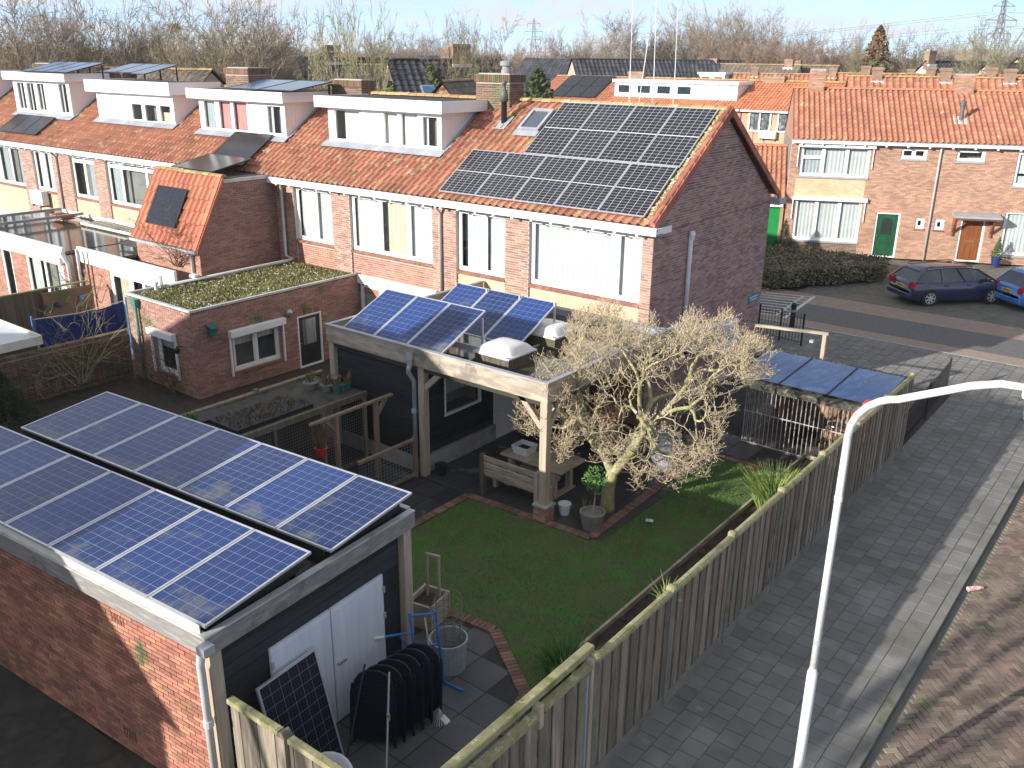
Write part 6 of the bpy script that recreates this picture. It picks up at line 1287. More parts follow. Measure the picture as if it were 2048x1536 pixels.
# hedge, conifer, pots
def leafbox(name, label, foot, h, n, m, cat, size=.05, core=None, seed=1):
    rr = random.Random(seed); t = T(name, label, cat, (*foot[0], 0)); s_ = MB(); xs = [p[0] for p in foot]; ys_ = [p[1] for p in foot]
    for i in range(n):
        for _ in range(30):
            x, y = rr.uniform(min(xs), max(xs)), rr.uniform(min(ys_), max(ys_))
            if inside(x, y, foot): break
        z = h*(1-rr.random()**1.4*.95)+.12*math.sin(x*2.3)*math.sin(y*1.9)-.05; c_ = V((x+rr.gauss(0, .05), y+rr.gauss(0, .05), max(.05, z+rr.gauss(0, .05)))); a = V((rr.gauss(0, 1), rr.gauss(0, 1), rr.gauss(0, 1))).normalized()*size; b_ = a.orthogonal().normalized()*size*.5
        s_.add([c_-a, c_+b_, c_+a, c_-b_], ((0, 1, 2, 3),))
    stuff(s_.build('leaves', m, t))
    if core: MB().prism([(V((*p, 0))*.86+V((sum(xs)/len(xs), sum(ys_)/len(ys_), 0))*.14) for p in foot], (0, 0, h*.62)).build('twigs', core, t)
    return t
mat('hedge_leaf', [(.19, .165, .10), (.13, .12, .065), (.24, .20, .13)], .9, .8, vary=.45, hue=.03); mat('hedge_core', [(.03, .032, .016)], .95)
leafbox('hedge', 'broad low brownish green hedge in front of the green door house', [(-14.9, 36.0), (-14.2, 35.4), (-10.9, 40.3), (-11.2, 41.8), (-14.8, 41.2), (-17.5, 39.5)], .82, 26000, 'hedge_leaf', 'hedge', .07, 'hedge_core')
def conifer(label, x, y, h, r, n, m, seed=1, z0=0., name='conifer'):
    rr = random.Random(seed); t = T(name, label, 'tree', (x, y, z0)); s_ = MB()
    for i in range(n):
        u = rr.random()**.6; z = h*(1-u)*.97+.06; rad = r*u*rr.uniform(.55, 1.05)*(1+.15*math.sin(z*9)); a = rr.uniform(0, 6.283); c_ = V((x+rad*math.cos(a), y+rad*math.sin(a), z0+z)); d = V((math.cos(a), math.sin(a), rr.uniform(-.2, .7))).normalized()*rr.uniform(.05, .12)*(.6+h/4); sd_ = d.cross(Z_).normalized()*.02*(.6+h/4)
        s_.add([c_-d*.5-sd_, c_-d*.5+sd_, c_+d], ((0, 1, 2),))
    stuff(s_.build('crown', m, t)); MB().tube([(x, y, z0), (x, y, z0+h*.9)], [h*.03, .01], 6).build('trunk', 'old_wood', t); return t
mat('conifer_leaf', [(.03, .055, .025), (.05, .075, .035)], .9, 2., vary=.4)
conifer('small bushy conifer at the corner of the green garage', -16.2, 42.0, 1.9, .75, 2600, 'conifer_leaf')
q = FW+fa_*9.75+fn_*.55; t_ = pot('blue square pot with a small conifer beside the brown door', q.x, q.y, 0, .22, .42, 'tarp', rim=False); s_ = MB(); rr = random.Random(5)
for i in range(700):
    u = rr.random()**.6; z = .42+.95*(1-u); a = rr.uniform(0, 6.28); rad = .3*u*rr.uniform(.5, 1); c_ = V((q.x+rad*math.cos(a), q.y+rad*math.sin(a), z)); d = V((math.cos(a), math.sin(a), .8)).normalized()*.09; s2 = d.cross(Z_).normalized()*.02; s_.add([c_-s2, c_+s2, c_+d], ((0, 1, 2),))
stuff(s_.build('shrub', 'leaf_green', t_))
# ================================================================ cars
def car(label, loc, heading, col, L=4.5, Wd=.875, H=1.5, wagon=True):
    t = T('parked_car', label, 'car', loc, heading, local=True)
    m = mat('car_'+col[0], [col[1], tuple(c*.85 for c in col[1])], .22, 1., spec=.6, coat=1.0); f = L/4.5
    st = [(0, .38, .60, .70), (.05, .26, .80, .82), (.12, .24, .94, .845), (.7, .2, .985, .87), (1.8, .18, .97, .875), (2.9, .18, .955, .87), (3.5, .18, .91, .865), (4.05, .2, .82, .84), (4.3, .22, .72, .77), (4.43, .26, .62, .66), (4.5, .34, .52, .52)]
    b = MB(); nsec = 10
    for (x, zb, zt, hw) in st:
        hw *= Wd/.875; half = [(0, zb), (hw*.9, zb), (hw*.985, zb+.12), (hw, zb+(zt-zb)*.55), (hw*.975, zt-.05), (hw*.90, zt), (0, zt+.03)]
        ring = half+[(-y, z) for (y, z) in half[-2:0:-1]]; b.v += [(x*f, y, z) for y, z in ring]
    n = 12
    for i in range(len(st)-1):
        for j in range(n): b.f.append((i*n+j, i*n+(j+1) % n, (i+1)*n+(j+1) % n, (i+1)*n+j))
    b.f += [tuple(range(n)), tuple((len(st)-1)*n+j for j in range(n))[::-1]]
    bo_ = b.build('body', m, t, smooth=True); 
    # glasshouse
    if wagon: top = [(.42, 1.30), (.62, 1.43), (1.6, 1.485), (2.4, 1.48), (2.85, 1.40)]; xb0, xb1 = .12, 3.62
    else: top = [(.55, 1.36), (.8, 1.45), (1.5, 1.5), (2.2, 1.47), (2.6, 1.38)]; xb0, xb1 = .12, 3.4
    g = MB(); bw, tw_ = Wd*.93, Wd*.70; kx = len(top)
    bx_ = [xb0+(xb1-xb0)*(i/(kx-1)) for i in range(kx)]
    for (x, z), xb in zip(top, bx_): g.v += [(xb*f, -bw, .955), (x*f, -tw_, z), (x*f, tw_, z), (xb*f, bw, .955)]
    for i in range(kx-1):
        for j in range(3): g.f.append((4*i+j, 4*i+j+1, 4*i+5+j, 4*i+4+j))
    g.f += [(0, 3, 2, 1), (4*kx-4, 4*kx-3, 4*kx-2, 4*kx-1)]
    g.build('windows', mat('car_glass', [(.03, .05, .06), (.02, .035, .045)], .04, spec=.8), t)
    r_ = MB()
    for (x, z) in top: r_.v += [((x-.0)*f, -tw_-.03, z-.02), (x*f, -tw_*.8, z+.018), (x*f, tw_*.8, z+.018), (x*f, tw_+.03, z-.02)]
    for i in range(kx-1):
        for j in range(3): r_.f.append((4*i+j, 4*i+4+j, 4*i+5+j, 4*i+1+j))
    r_ = r_.build('roof', m, t, smooth=True); r_.modifiers.new('s', 'SOLIDIFY').thickness = .03
    pl = MB()
    for s_ in (-1, 1):
        for (i, w) in ((0, .1), (kx-1, .07)): pl.bar((bx_[i]*f, s_*bw*1.005, .95), (top[i][0]*f, s_*(tw_+.005), top[i][1]), w, .05)
        for (u, w) in ((.34, .07), (.62, .07)): 
            xb = xb0+(xb1-xb0)*u; xt = top[0][0]+(top[-1][0]-top[0][0])*u; zt = 1.47; pl.bar((xb*f, s_*bw*1.005, .95), (xt*f, s_*(tw_+.015), zt), w, .03)
    stuff(pl.build('pillars', m, t))
    for s_ in (-1, 1):
        if wagon: MB().tube([(.6*f, s_*(tw_-.02), 1.46), (.75*f, s_*(tw_-.02), 1.52), (2.5*f, s_*(tw_-.02), 1.52), (2.65*f, s_*(tw_-.02), 1.47)], .018, 6).build('roof_rail', 'steel' if 0 else 'black_metal', t)
        ml_ = MB(); ml_.box(3.05*f, 3.2*f, s_*Wd+(0 if s_ > 0 else -.2), s_*Wd+(.2 if s_ > 0 else 0), .98, 1.1); ml_.build('mirror', m, t, bevel=.03)
        for x in (.82, 3.55):
            w = MB(); prof = [(.0, -.1), (.24, -.1), (.315, -.08), (.325, 0), (.315, .08), (.24, .1), (.2, .06), (0, .05)]
            w.lathe(prof, (0, 0, 0), 20); w = w.build('wheel', 'pot_black', t); w.matrix_basis = Matrix.Translation((x*f, s_*(Wd-.09), .325)) @ Matrix.Rotation(R(-90*s_), 4, 'X')
            rim = MB(); rim.lathe([(.22, .075), (.22, .1), (.2, .095), (.19, .07)], (0, 0, 0), 20)
            for k in range(7):
                a = k*.8976; rim.bar((.03*math.cos(a), .03*math.sin(a), .1), (.205*math.cos(a), .205*math.sin(a), .095), .055, .02)
            rim.lathe([(.06, .09), (.05, .115), (0, .118)], (0, 0, 0), 10); stuff(rim.build('rim', 'galv', w))
            ar = MB(); N = 16; pts = [(x*f+.385*math.cos(math.pi*k/N), s_*(Wd+.004), .325+.385*math.sin(math.pi*k/N)) for k in range(N+1)]; ar.prism([(x*f+.355*math.cos(2*math.pi*k/24), s_*(Wd-.03), .325+.355*math.sin(2*math.pi*k/24)) for k in range(24)], (0, s_*.035, 0)); ar.build('wheel_arch', 'pot_black', t)
        tl_ = MB(); tl_.prism([(-.012, s_*Wd*.62, .70), (-.012, s_*Wd*.90, .72), (-.0, s_*Wd*.93, .98), (-.0, s_*Wd*.66, .93)], (.14, s_*.035, .0)); tl_.build('tail_light', mat('tail_red', [(.50, .02, .025)], .2, spec=.7), t); 
        hl = MB(); hl.prism([(4.16*f, s_*Wd*.62, .66), (4.2*f, s_*Wd*.93, .70), (3.95*f, s_*Wd*.965, .80), (4.0*f, s_*Wd*.66, .80)], (.06, s_*.02, .02)); hl.build('headlight', 'galv', t)
        for x in (1.35, 2.35): MB().box(x*f, (x+.2)*f, s_*Wd+(-.004 if s_ < 0 else -.012), s_*Wd+(.012 if s_ < 0 else .004)+(0 if s_ > 0 else -.016), .80, .84).build('door_handle', m, t)
    bp = MB(); bp.box(-.05, .12, -Wd*.9, Wd*.9, .3, .5); bp.build('rear_bumper', m, t, bevel=.04); MB().box(-.062, -.051, -Wd*.88, Wd*.88, .485, .50).build('bumper_strip', 'galv', t)
    py = MB().box(-.022, -.006, -.26, .26, .66, .78).build('number_plate', mat('plate_yellow', [(.80, .55, .03)], .4), t)
    for k in range(7): MB().box(-.0245, -.0225, -.2+k*.058, -.2+k*.058+.034, .69, .75).build('character', 'pot_black', py)
    return t
car('dark navy blue estate car parked before the houses', gz(1855, 612, -.09)+V((0, 0, .0))-V((math.cos(R(48.4))*.82-math.sin(R(48.4))*-.0, math.sin(R(48.4))*.82, 0))+V((-math.sin(R(48.4)), math.cos(R(48.4)), 0))*.78, R(48.4), ('navy', (.012, .018, .075)))
car('bright blue hatchback parked in front of the navy estate', gz(2062, 624, -.09)-V((math.cos(R(50))*.6, math.sin(R(50))*.6, 0))+V((-math.sin(R(50)), math.cos(R(50)), 0))*.78+V((0, 0, 0)), R(50), ('blue', (.03, .20, .55)), L=3.9, wagon=False)
# ================================================================ trees
mat('bark_mag', [(.37, .345, .18), (.26, .24, .12), (.45, .41, .28)], .85, 5., moss=[((.24, .27, .06), .54, 3.5, .12)])
mat('twig_mag', [(.46, .39, .25), (.37, .31, .195)], .85, 5., vary=.25)
mat('bud', [(.50, .37, .27), (.42, .30, .21)], .7, 8., vary=.25, hue=.015)
mat('bark_far', [(.27, .225, .18), (.21, .18, .145), (.30, .24, .19)], .9, .02, vary=.12, hue=.01)
mat('bark_grey', [(.33, .265, .195), (.25, .205, .15)], .9, .5, vary=.2, hue=.01)
mat('bark_green', [(.29, .26, .15), (.22, .20, .11)], .9, .5, vary=.2, hue=.015)
mat('bark_olive', [(.33, .30, .18), (.25, .23, .13)], .9, .5, vary=.2, hue=.01)
mat('bark_red', [(.34, .24, .175), (.27, .19, .14)], .9, .5, vary=.2)
mat('bark_white', [(.52, .49, .44), (.38, .35, .31)], .8, .7)
mat('leaf_brown', [(.20, .115, .06), (.14, .085, .05)], .9, .8, vary=.3)
def segmesh(name, segs, m, parent=None, n=3):
    """many thin tapered prisms: segs rows = p0, p1, r0, r1"""
    A = np.asarray(segs, float); p0, p1, r0, r1 = A[:, :3], A[:, 3:6], A[:, 6], A[:, 7]
    d = p1-p0; d /= np.maximum(np.linalg.norm(d, axis=1, keepdims=True), 1e-9)
    h = np.where(np.abs(d[:, 2:3]) > .9, np.array([[1., 0, 0]]), np.array([[0, 0, 1.]])); a = np.cross(d, h); a /= np.linalg.norm(a, axis=1, keepdims=True); b = np.cross(d, a)
    N = len(A); v = np.zeros((N, 2*n, 3))
    for k in range(n):
        w = 2*math.pi*k/n; o = a*math.cos(w)+b*math.sin(w); v[:, k] = p0+o*r0[:, None]; v[:, n+k] = p1+o*r1[:, None]
    base = (np.arange(N)*2*n)[:, None, None]; q = np.array([[k, (k+1) % n, n+(k+1) % n, n+k] for k in range(n)])[None]
    F = (base+q).reshape(-1, 4); me = bpy.data.meshes.new(name); me.vertices.add(N*2*n); me.vertices.foreach_set('co', v.ravel())
    me.loops.add(F.size); me.loops.foreach_set('vertex_index', F.ravel().astype(np.int32)); me.polygons.add(len(F)); me.polygons.foreach_set('loop_start', np.arange(0, F.size, 4, dtype=np.int32)); me.polygons.foreach_set('loop_total', np.full(len(F), 4, dtype=np.int32))
    me.update(calc_edges=True); me.materials.append(MATS[m]); o = bpy.data.objects.new(name, me); COL.objects.link(o); par(o, parent); return o
def grow(seed, H=12., trunk=.25, limbs=7, spread=.55, up=.10, wig=.13, levels=5, kids=(5, 5, 4), ratio=.62, tip=.012, low=.0, r0=.2, ang=(.45, 1.0)):
    rr = random.Random(seed); thick = []; thin = []
    def br(p, d, L, r, lv):
        ns = 4 if lv < 3 else 2; q = p; rad = r
        for i in range(ns):
            d = (d+V((rr.gauss(0, wig), rr.gauss(0, wig), rr.gauss(0, wig)+up))).normalized(); q2 = q+d*(L/ns); r2 = max(tip*.6, rad*.80)
            (thick if rad > .06 else thin).append((*q, *q2, rad, r2)); q, rad = q2, r2
            if lv < levels:
                n = kids[min(lv, len(kids)-1)]/ns; n = int(n)+(rr.random() < n-int(n))
                for _ in range(n):
                    a = rr.uniform(0, 6.283); o = d.orthogonal().normalized(); o2 = d.cross(o); dd = (d+(o*math.cos(a)+o2*math.sin(a))*rr.uniform(*ang)).normalized()
                    br(q-d*(L/ns)*rr.random()*.7, dd, max(.35, L*ratio*rr.uniform(.6, 1.05)), max(tip, rad*.6), lv+1)
    th = H*trunk; thick.append((0, 0, -.2, 0, 0, th, r0, r0*.85))
    for i in range(limbs):
        a = i*2.4+rr.uniform(-.3, .3); s = spread*rr.uniform(.25, 1.15); d = V((math.cos(a)*s, math.sin(a)*s, 1)).normalized(); z = th*(rr.uniform(.75, 1) if not low else rr.uniform(low, 1))
        br(V((0, 0, z)), d, (H-z)*rr.uniform(.48, .66), r0*rr.uniform(.35, .6), 1)
    return thick, thin
PT = {}
def tree_proto(kind, cat, m1, m2, **k):
    th, tn = grow(**k); A = np.asarray(th+tn); top = np.percentile(A[:, 5], 98.6); w = np.percentile(np.hypot(A[:, 3], A[:, 4]), 97)
    r = bpy.data.objects.new(cat, None); COL.objects.link(r); segmesh('trunk', th, m1, r, 5); segmesh('crown', tn, m2, r, 3); PT[kind] = [r, top, w, False]
K5 = (0, 6.5, 6, 5.5, 4.5)
tree_proto('vase', 'bare_tree', 'bark_grey', 'bark_grey', seed=3, H=12, limbs=7, spread=.6, kids=K5, tip=.013, up=.07)
tree_proto('vase2', 'bare_tree', 'bark_green', 'bark_grey', seed=9, H=12, limbs=8, spread=.8, kids=K5, tip=.013, trunk=.18, up=.07)
tree_proto('multi', 'bare_tree', 'bark_olive', 'bark_olive', seed=14, H=12, limbs=22, spread=.78, kids=(0, 6, 5, 4, 3), trunk=.04, tip=.015, r0=.26, up=.04, ratio=.5, ang=(.3, .8))
tree_proto('bush', 'bare_tree', 'bark_green', 'bark_green', seed=21, H=9, limbs=14, spread=1.1, kids=(0, 5, 5, 5, 4), trunk=.08, tip=.013, ratio=.58)
tree_proto('red', 'bare_tree', 'bark_red', 'bark_red', seed=25, H=11, limbs=9, spread=.7, kids=K5, trunk=.15, tip=.013)
tree_proto('birch', 'birch_tree', 'bark_white', 'bark_red', seed=31, H=12, limbs=8, spread=.5, kids=K5, trunk=.2, up=.03, tip=.013)
tree_proto('oak', 'bare_tree', 'bark_grey', 'bark_green', seed=37, H=11, limbs=13, spread=1.25, kids=K5, trunk=.14, tip=.013, up=.04)
tree_proto('open', 'street_tree', 'bark_grey', 'bark_grey', seed=43, H=12, limbs=6, spread=.6, kids=(0, 3, 2.4, 2), levels=3, tip=.013, up=.06)
def tree_at(px, py, D, kind, label, group, wid=None, seed=0):
    d = ray(px, py); t = D/math.hypot(d.x, d.y); top = CAM+d*t; r, H, w0, used = PT[kind]; s = top.z/H; rr = random.Random(int(px*3)+seed)
    sx = s*rr.uniform(.85, 1.15) if wid is None else wid/w0
    o = dup(r) if used else r; PT[kind][3] = True
    o.location = (top.x, top.y, -.1); o.rotation_euler = (0, 0, rr.uniform(0, 6.28)); o.scale = (sx, sx, s); tag(o, label, 'tree', group); return o
L_ = {'vase': ('tall bare grey tree rising behind the terrace row', 'tall bare grey trees'), 'vase2': ('wide bare tree with greenish limbs behind the roofs', 'wide bare trees behind the roofs'), 'multi': ('many-stemmed bare tree with green mossy stems', 'many-stemmed bare trees'), 'bush': ('low bushy greenish bare tree between the houses', 'bushy greenish trees'), 'red': ('reddish brown bare tree in the distance', 'reddish bare trees'), 'birch': ('white barked birch beyond the orange roofs', 'birches beyond the orange roofs'), 'oak': ('rounded dense bare tree below the pylon', None)}
for (px, py, D, k, w) in ((20, -25, 62, 'vase', 4.5), (110, 28, 70, 'vase2', 4), (212, 8, 64, 'vase', 4.2), (262, 92, 84, 'red', 4), (312, 104, 90, 'bush', 4), (372, 60, 66, 'vase2', 3.4), (438, -2, 58, 'vase2', 4.2), (500, 4, 62, 'vase', 4), (546, 62, 68, 'multi', 2.6), (5, 100, 60, 'bush', 4), (62, 88, 64, 'red', 3.6), (150, 96, 64, 'bush', 3.4), (240, 108, 62, 'bush', 3.4), (345, 100, 60, 'bush', 3), (415, 96, 58, 'bush', 3.6), (482, 98, 60, 'bush', 3.6), (575, 106, 100, 'red', 4), (622, 106, 150, 'vase', 6), (655, 104, 170, 'red', 6),
                          (690, 20, 46, 'multi', 2.7), (765, 100, 160, 'red', 6), (806, 68, 130, 'vase', 6.5), (856, 74, 140, 'vase2', 6), (905, 92, 125, 'red', 5), (944, 46, 64, 'vase2', 3.), (922, 104, 62, 'bush', 2.6), (966, 102, 66, 'bush', 2.6), (1012, 98, 140, 'red', 6), (1108, 74, 130, 'birch', 4.5), (1150, 92, 130, 'bush', 5), (1178, 84, 135, 'red', 5), (1232, 38, 118, 'vase2', 6), (1290, 56, 122, 'vase', 5), (1335, 84, 125, 'bush', 5.5), (1392, 36, 122, 'vase', 5.5), (1440, 28, 138, 'vase', 5.5), (1482, 28, 138, 'vase2', 5.5), (1524, 40, 140, 'vase', 5), (1574, 58, 138, 'vase', 5),
                          (1436, 84, 118, 'birch', 4), (1494, 80, 118, 'birch', 4.5), (1558, 88, 118, 'birch', 4), (1618, 74, 118, 'birch', 5), (1672, 82, 122, 'birch', 4.5), (1700, 76, 125, 'red', 4), (1722, 96, 110, 'bush', 4.5), (1795, 98, 115, 'bush', 5), (1842, 66, 112, 'vase', 5), (1885, 100, 130, 'bush', 6), (1912, 100, 210, 'vase', 8), (1942, 98, 200, 'red', 8), (1986, 58, 95, 'oak', 5.6), (2046, 98, 160, 'red', 6), (2080, 84, 140, 'vase', 6)):
    tree_at(px, py, D, k, L_[k][0], L_[k][1], w)
# nest, poplar, evergreens
q = tree_at(348, 48, 70, 'vase', 'tall bare grey tree with a dark nest in its crown', None, 4.5); p = CAM+ray(348, 56)*(70/math.hypot(*ray(348, 56)[:2]))
ns = MB(); rr = random.Random(2)
for i in range(120):
    a = V((rr.gauss(0, 1), rr.gauss(0, 1), rr.gauss(0, .4))).normalized(); c_ = V(p)+V((rr.gauss(0, .16), rr.gauss(0, .16), rr.gauss(0, .11))); ns.bar(c_-a*.25, c_+a*.25, .03)
tag(ns.build('bird_nest', 'old_wood'), 'dark bird nest high in a bare tree', 'nest')
def leafy(label, px, py, D, wid, m, n=3500, seed=1, name='tree', shape=1.):
    d = ray(px, py); t = D/math.hypot(d.x, d.y); top = CAM+d*t; H = top.z; rr = random.Random(seed); t_ = T(name, label, 'tree', (top.x, top.y, -.1)); s_ = MB()
    for i in range(n):
        u = rr.random(); z = H*(.12+.88*u); rad = wid*(math.sin(math.pi*min(1, .12+u*.88)**shape)**.7)*math.sqrt(rr.random())*(1+.2*math.sin(z*3+i % 5)); a = rr.uniform(0, 6.283); c_ = V((top.x+rad*math.cos(a), top.y+rad*math.sin(a), z)); a1 = V((rr.gauss(0, 1), rr.gauss(0, 1), rr.gauss(0, 1))).normalized()*.16*wid**.3; b_ = a1.orthogonal()*.5
        s_.add([c_-a1, c_+b_, c_+a1, c_-b_], ((0, 1, 2, 3),))
    stuff(s_.build('crown', m, t_)); MB().tube([(top.x, top.y, -.1), (top.x, top.y, H*.8)], [.2, .05], 6).build('trunk', 'bark_grey', t_)
leafy('narrow upright poplar holding brown leaves', 1762, 52, 110, 1.6, 'leaf_brown', 3500, 4, 'poplar_tree'); mat('evergreen', [(.09, .11, .05), (.12, .135, .06)], .9, .8, vary=.4)
leafy('green columnar conifer beside the dark gabled house', 862, 128, 62, 1.0, 'evergreen', 2200, 5, 'evergreen_tree'); leafy('dark evergreen bush behind the tall chimney', 1078, 138, 64, 1.5, 'evergreen', 2600, 6, 'evergreen_tree'); leafy('small green shrub below the dark gabled house', 782, 165, 44, 1.0, 'evergreen', 1400, 8, 'evergreen_tree'); leafy('dark evergreen behind the chimneys across the street', 1750, 122, 95, 3., 'evergreen', 2200, 9, 'evergreen_tree')
fwd = []; rr = random.Random(77)
for i in range(420):
    px = rr.uniform(-150, 2250); D = rr.uniform(150, 300); hy = 105+px*.0105; d = ray(px, hy-rr.uniform(2, 18)*(170/D)**.5-2); t = D/math.hypot(d.x, d.y); p = CAM+d*t; H = p.z; w = H*rr.uniform(.25, .42)
    for j in range(95):
        a = rr.uniform(0, 6.283); u = rr.random(); b = V((p.x, p.y, H*.15*u)); e = V((p.x+math.cos(a)*w*rr.random()**.6, p.y+math.sin(a)*w*rr.random()**.6, H*(.45+.55*rr.random()**.7))); mdl = b.lerp(e, .5)+V((0, 0, -H*.05)); fwd.append((*mdl, *e, .09, .03))
        if j < 25: fwd.append((*b, *mdl, .14, .09))
fo_ = stuff(segmesh('far_wood', fwd, 'bark_far')); tag(fo_, 'far grey brown wood along the horizon', 'wood')
# ---------------------------------------------------------------- magnolia
poly_px = [(1030, 830), (1050, 720), (1150, 640), (1210, 610), (1290, 650), (1390, 622), (1500, 660), (1545, 700), (1490, 790), (1480, 880), (1420, 930), (1370, 960), (1270, 980), (1150, 930), (1060, 870)]
rr = random.Random(12); pts = []
while len(pts) < 2500:
    px, py = rr.uniform(1025, 1545), rr.uniform(605, 985)
    jx = 26*math.sin(py*.031+1)+14*math.sin(py*.09); jy = 20*math.sin(px*.027)+12*math.sin(px*.083)
    if not inside(px+jx, py+jy, poly_px): continue
    if math.sin(px*.045+2)*math.sin(py*.05)+.5*math.sin(px*.11)*math.sin(py*.13+1) < rr.uniform(-1.15, .05): continue
    y = rr.gauss(15.7+(px-1290)/260*1.2, 1.15)
    if not 13.2 < y < 19.2: continue
    p = gy(px, py, y)
    if .75 < p.z < 4.5 and p.x < -5.3: 
        # hollow the middle a little: blossoms sit on the outside of the crown
        e = ((p.x+8.2)/2.2)**2+((p.y-15.9)/2.9)**2+((p.z-2.4)/1.7)**2
        if e > .30+.4*rr.random(): pts.append(p)
mg = T('magnolia_tree', 'spreading magnolia with bare budding branches on the lawn corner', 'tree', (-8.87, 14.69, 0)); th_, tn_, tk_ = [], [], []; buds = MB()
def rad(n): return .0036*n**.46
def bud(p, d, s):
    a = d.orthogonal().normalized()*s*.28; b = d.cross(a); k = len(buds.v); buds.v += [tuple(p), tuple(p+d*s*.4+a), tuple(p+d*s*.4+b), tuple(p+d*s*.4-a), tuple(p+d*s*.4-b), tuple(p+d*s)]; buds.f += [(k, k+2, k+1), (k, k+3, k+2), (k, k+4, k+3), (k, k+1, k+4), (k+5, k+1, k+2), (k+5, k+2, k+3), (k+5, k+3, k+4), (k+5, k+4, k+1)]
def seg(p, q, r0, r1): (th_ if r0 > .022 else tn_).append((*p, *q, r0, r1))
def split(node, P_, d0, lv):
    n = len(P_); c = sum(P_, V((0, 0, 0)))/n
    if n <= 2:
        for q in P_:
            v = q-node; L = v.length
            if L > 1.4: q = node+v*(1.4/L)
            m_ = node.lerp(q, .5)+V((rr.gauss(0, .03), rr.gauss(0, .03), -.04*L)); e = q+V((0, 0, .03)); seg(node, m_, .0058, .0046); seg(m_, e, .0046, .0035); d = (e-m_).normalized(); d = (d+V((0, 0, .5))).normalized(); bud(e, d, rr.uniform(.03, .048))
            for _ in range(4):
                b0 = (node if rr.random() < .3 else m_).lerp(e, rr.random()); dd = (d+V((rr.gauss(0, .7), rr.gauss(0, .7), rr.gauss(.35, .4)))).normalized(); l = rr.uniform(.06, .2); e2 = b0+dd*l; seg(b0, e2, .0038, .003); bud(e2, (dd+V((0, 0, .4))).normalized(), rr.uniform(.022, .04))
        return
    A = np.array([[*(q)] for q in P_]); A = A-A.mean(0); w, vec = np.linalg.eigh(A.T@A); ax = V(vec[:, -1]); ax = (ax+V((rr.gauss(0, .3), rr.gauss(0, .3), rr.gauss(0, .3)))).normalized(); P_ = sorted(P_, key=lambda q: q.dot(ax)); k = int(n*rr.uniform(.38, .62)); k = max(1, min(n-1, k))
    for sub in (P_[:k], P_[k:]):
        m = len(sub); cs = sum(sub, V((0, 0, 0)))/m; v = cs-node; f = .30 if lv < 3 else .42 if m > 6 else .5; e = node+v*f+V((rr.gauss(0, .03), rr.gauss(0, .03), rr.gauss(0, .03)))*v.length; md = node.lerp(e, .5)+(d0*v.length*f*.16)+V((rr.gauss(0, .025), rr.gauss(0, .025), rr.gauss(0, .025)))*v.length
        r0, r1 = rad(m)*1.08, rad(m); seg(node, md, r0, (r0+r1)/2); seg(md, e, (r0+r1)/2, r1); split(e, sub, (e-md).normalized(), lv+1)
B0 = V((-8.87, 14.69, -.05)); B1 = V((-8.86, 14.72, .45)); B2 = V((-8.80, 14.78, .92)); tk_ = [(B0, .165), (B1, .135), (B2, .125)]
tb_ = MB(); tb_.tube([B0, B0.lerp(B1, .4)+V((.02, 0, 0)), B1, B1.lerp(B2, .5)+V((-.015, .01, 0)), B2], [.19, .15, .14, .13, .12], 10); tb_.build('trunk', 'bark_mag', mg, smooth=True)
ax = V((1, .55, 0)).normalized(); pts.sort(key=lambda q: q.dot(ax)); k = int(len(pts)*.33)
for grp, fk in ((pts[:k], V((-9.12, 14.72, 1.35))), (pts[k:], V((-8.45, 14.95, 1.42)))):
    r0 = rad(len(grp))*.95; seg(B2-V((0, 0, .08)), B2.lerp(fk, .5)+V((0, 0, -.04)), .11, r0*1.05); seg(B2.lerp(fk, .5)+V((0, 0, -.04)), fk, r0*1.05, r0); split(fk, grp, V((0, 0, 1)), 1)
stuff(segmesh('branches', th_, 'bark_mag', mg, 7)); stuff(segmesh('twigs', tn_, 'twig_mag', mg, 3)); stuff(buds.build('buds', 'bud', mg))
# climber on the old garden wall, dead vine on the extension
def vine(name, label, P0, a, up, n, m, Ls=.7, seed=1, cat='climbing plant', nrm=(0, 0, 0)):
    rr = random.Random(seed); t = T(name, label, cat, P0); sg = []; P0, a, up, nrm = V(P0), V(a), V(up), V(nrm)
    def g(p, d, L, r, lv):
        for i in range(4):
            d = (d+a*rr.gauss(0, .35)+up*rr.gauss(.08, .3)+nrm*rr.gauss(.04, .18)).normalized(); q = p+d*L/4; sg.append((*p, *q, r, r*.8)); p, r = q, r*.8
            if lv < 3 and rr.random() < .75: g(p, (d+a*rr.gauss(0, .9)+up*rr.gauss(.1, .6)+nrm*rr.gauss(.2, .3)).normalized(), L*.65, max(.005, r*.8), lv+1)
    for i in range(n): g(P0+a*rr.gauss(0, .12), (up+a*rr.gauss(0, .7)).normalized(), Ls*rr.uniform(.7, 1.3), .022, 0)
    stuff(segmesh('stems', sg, m, t)); return t
vine('climber', 'pale budding climber trained on the old garden wall', (-24.3, 11.4, .2), Y_, Z_, 9, 'bark_mag', 1.5, 3, nrm=X_)
vine('climber', 'leafless brown vine under the steep tiled roof', (-26.2, 15.9, 2.55), X_, V((.3, 0, .5)), 8, 'dry_plant', 1.2, 5, nrm=-Y_); vine('climber', 'thin brown vine on the white extension downpipes', (-30.0, 14.7, 1.0), X_, Z_, 4, 'dry_plant', 1., 6, nrm=-Y_); vine('climber', 'dry shrub at the foot of the annexe corner', (-22.2, 12.9, .0), X_, Z_, 7, 'dry_plant', .8, 7, nrm=-Y_)
conifer('dark clipped bush beside the old garden wall', -23.5, 9.0, 1.5, .8, 2600, 'conifer_leaf', 5, name='garden_bush')
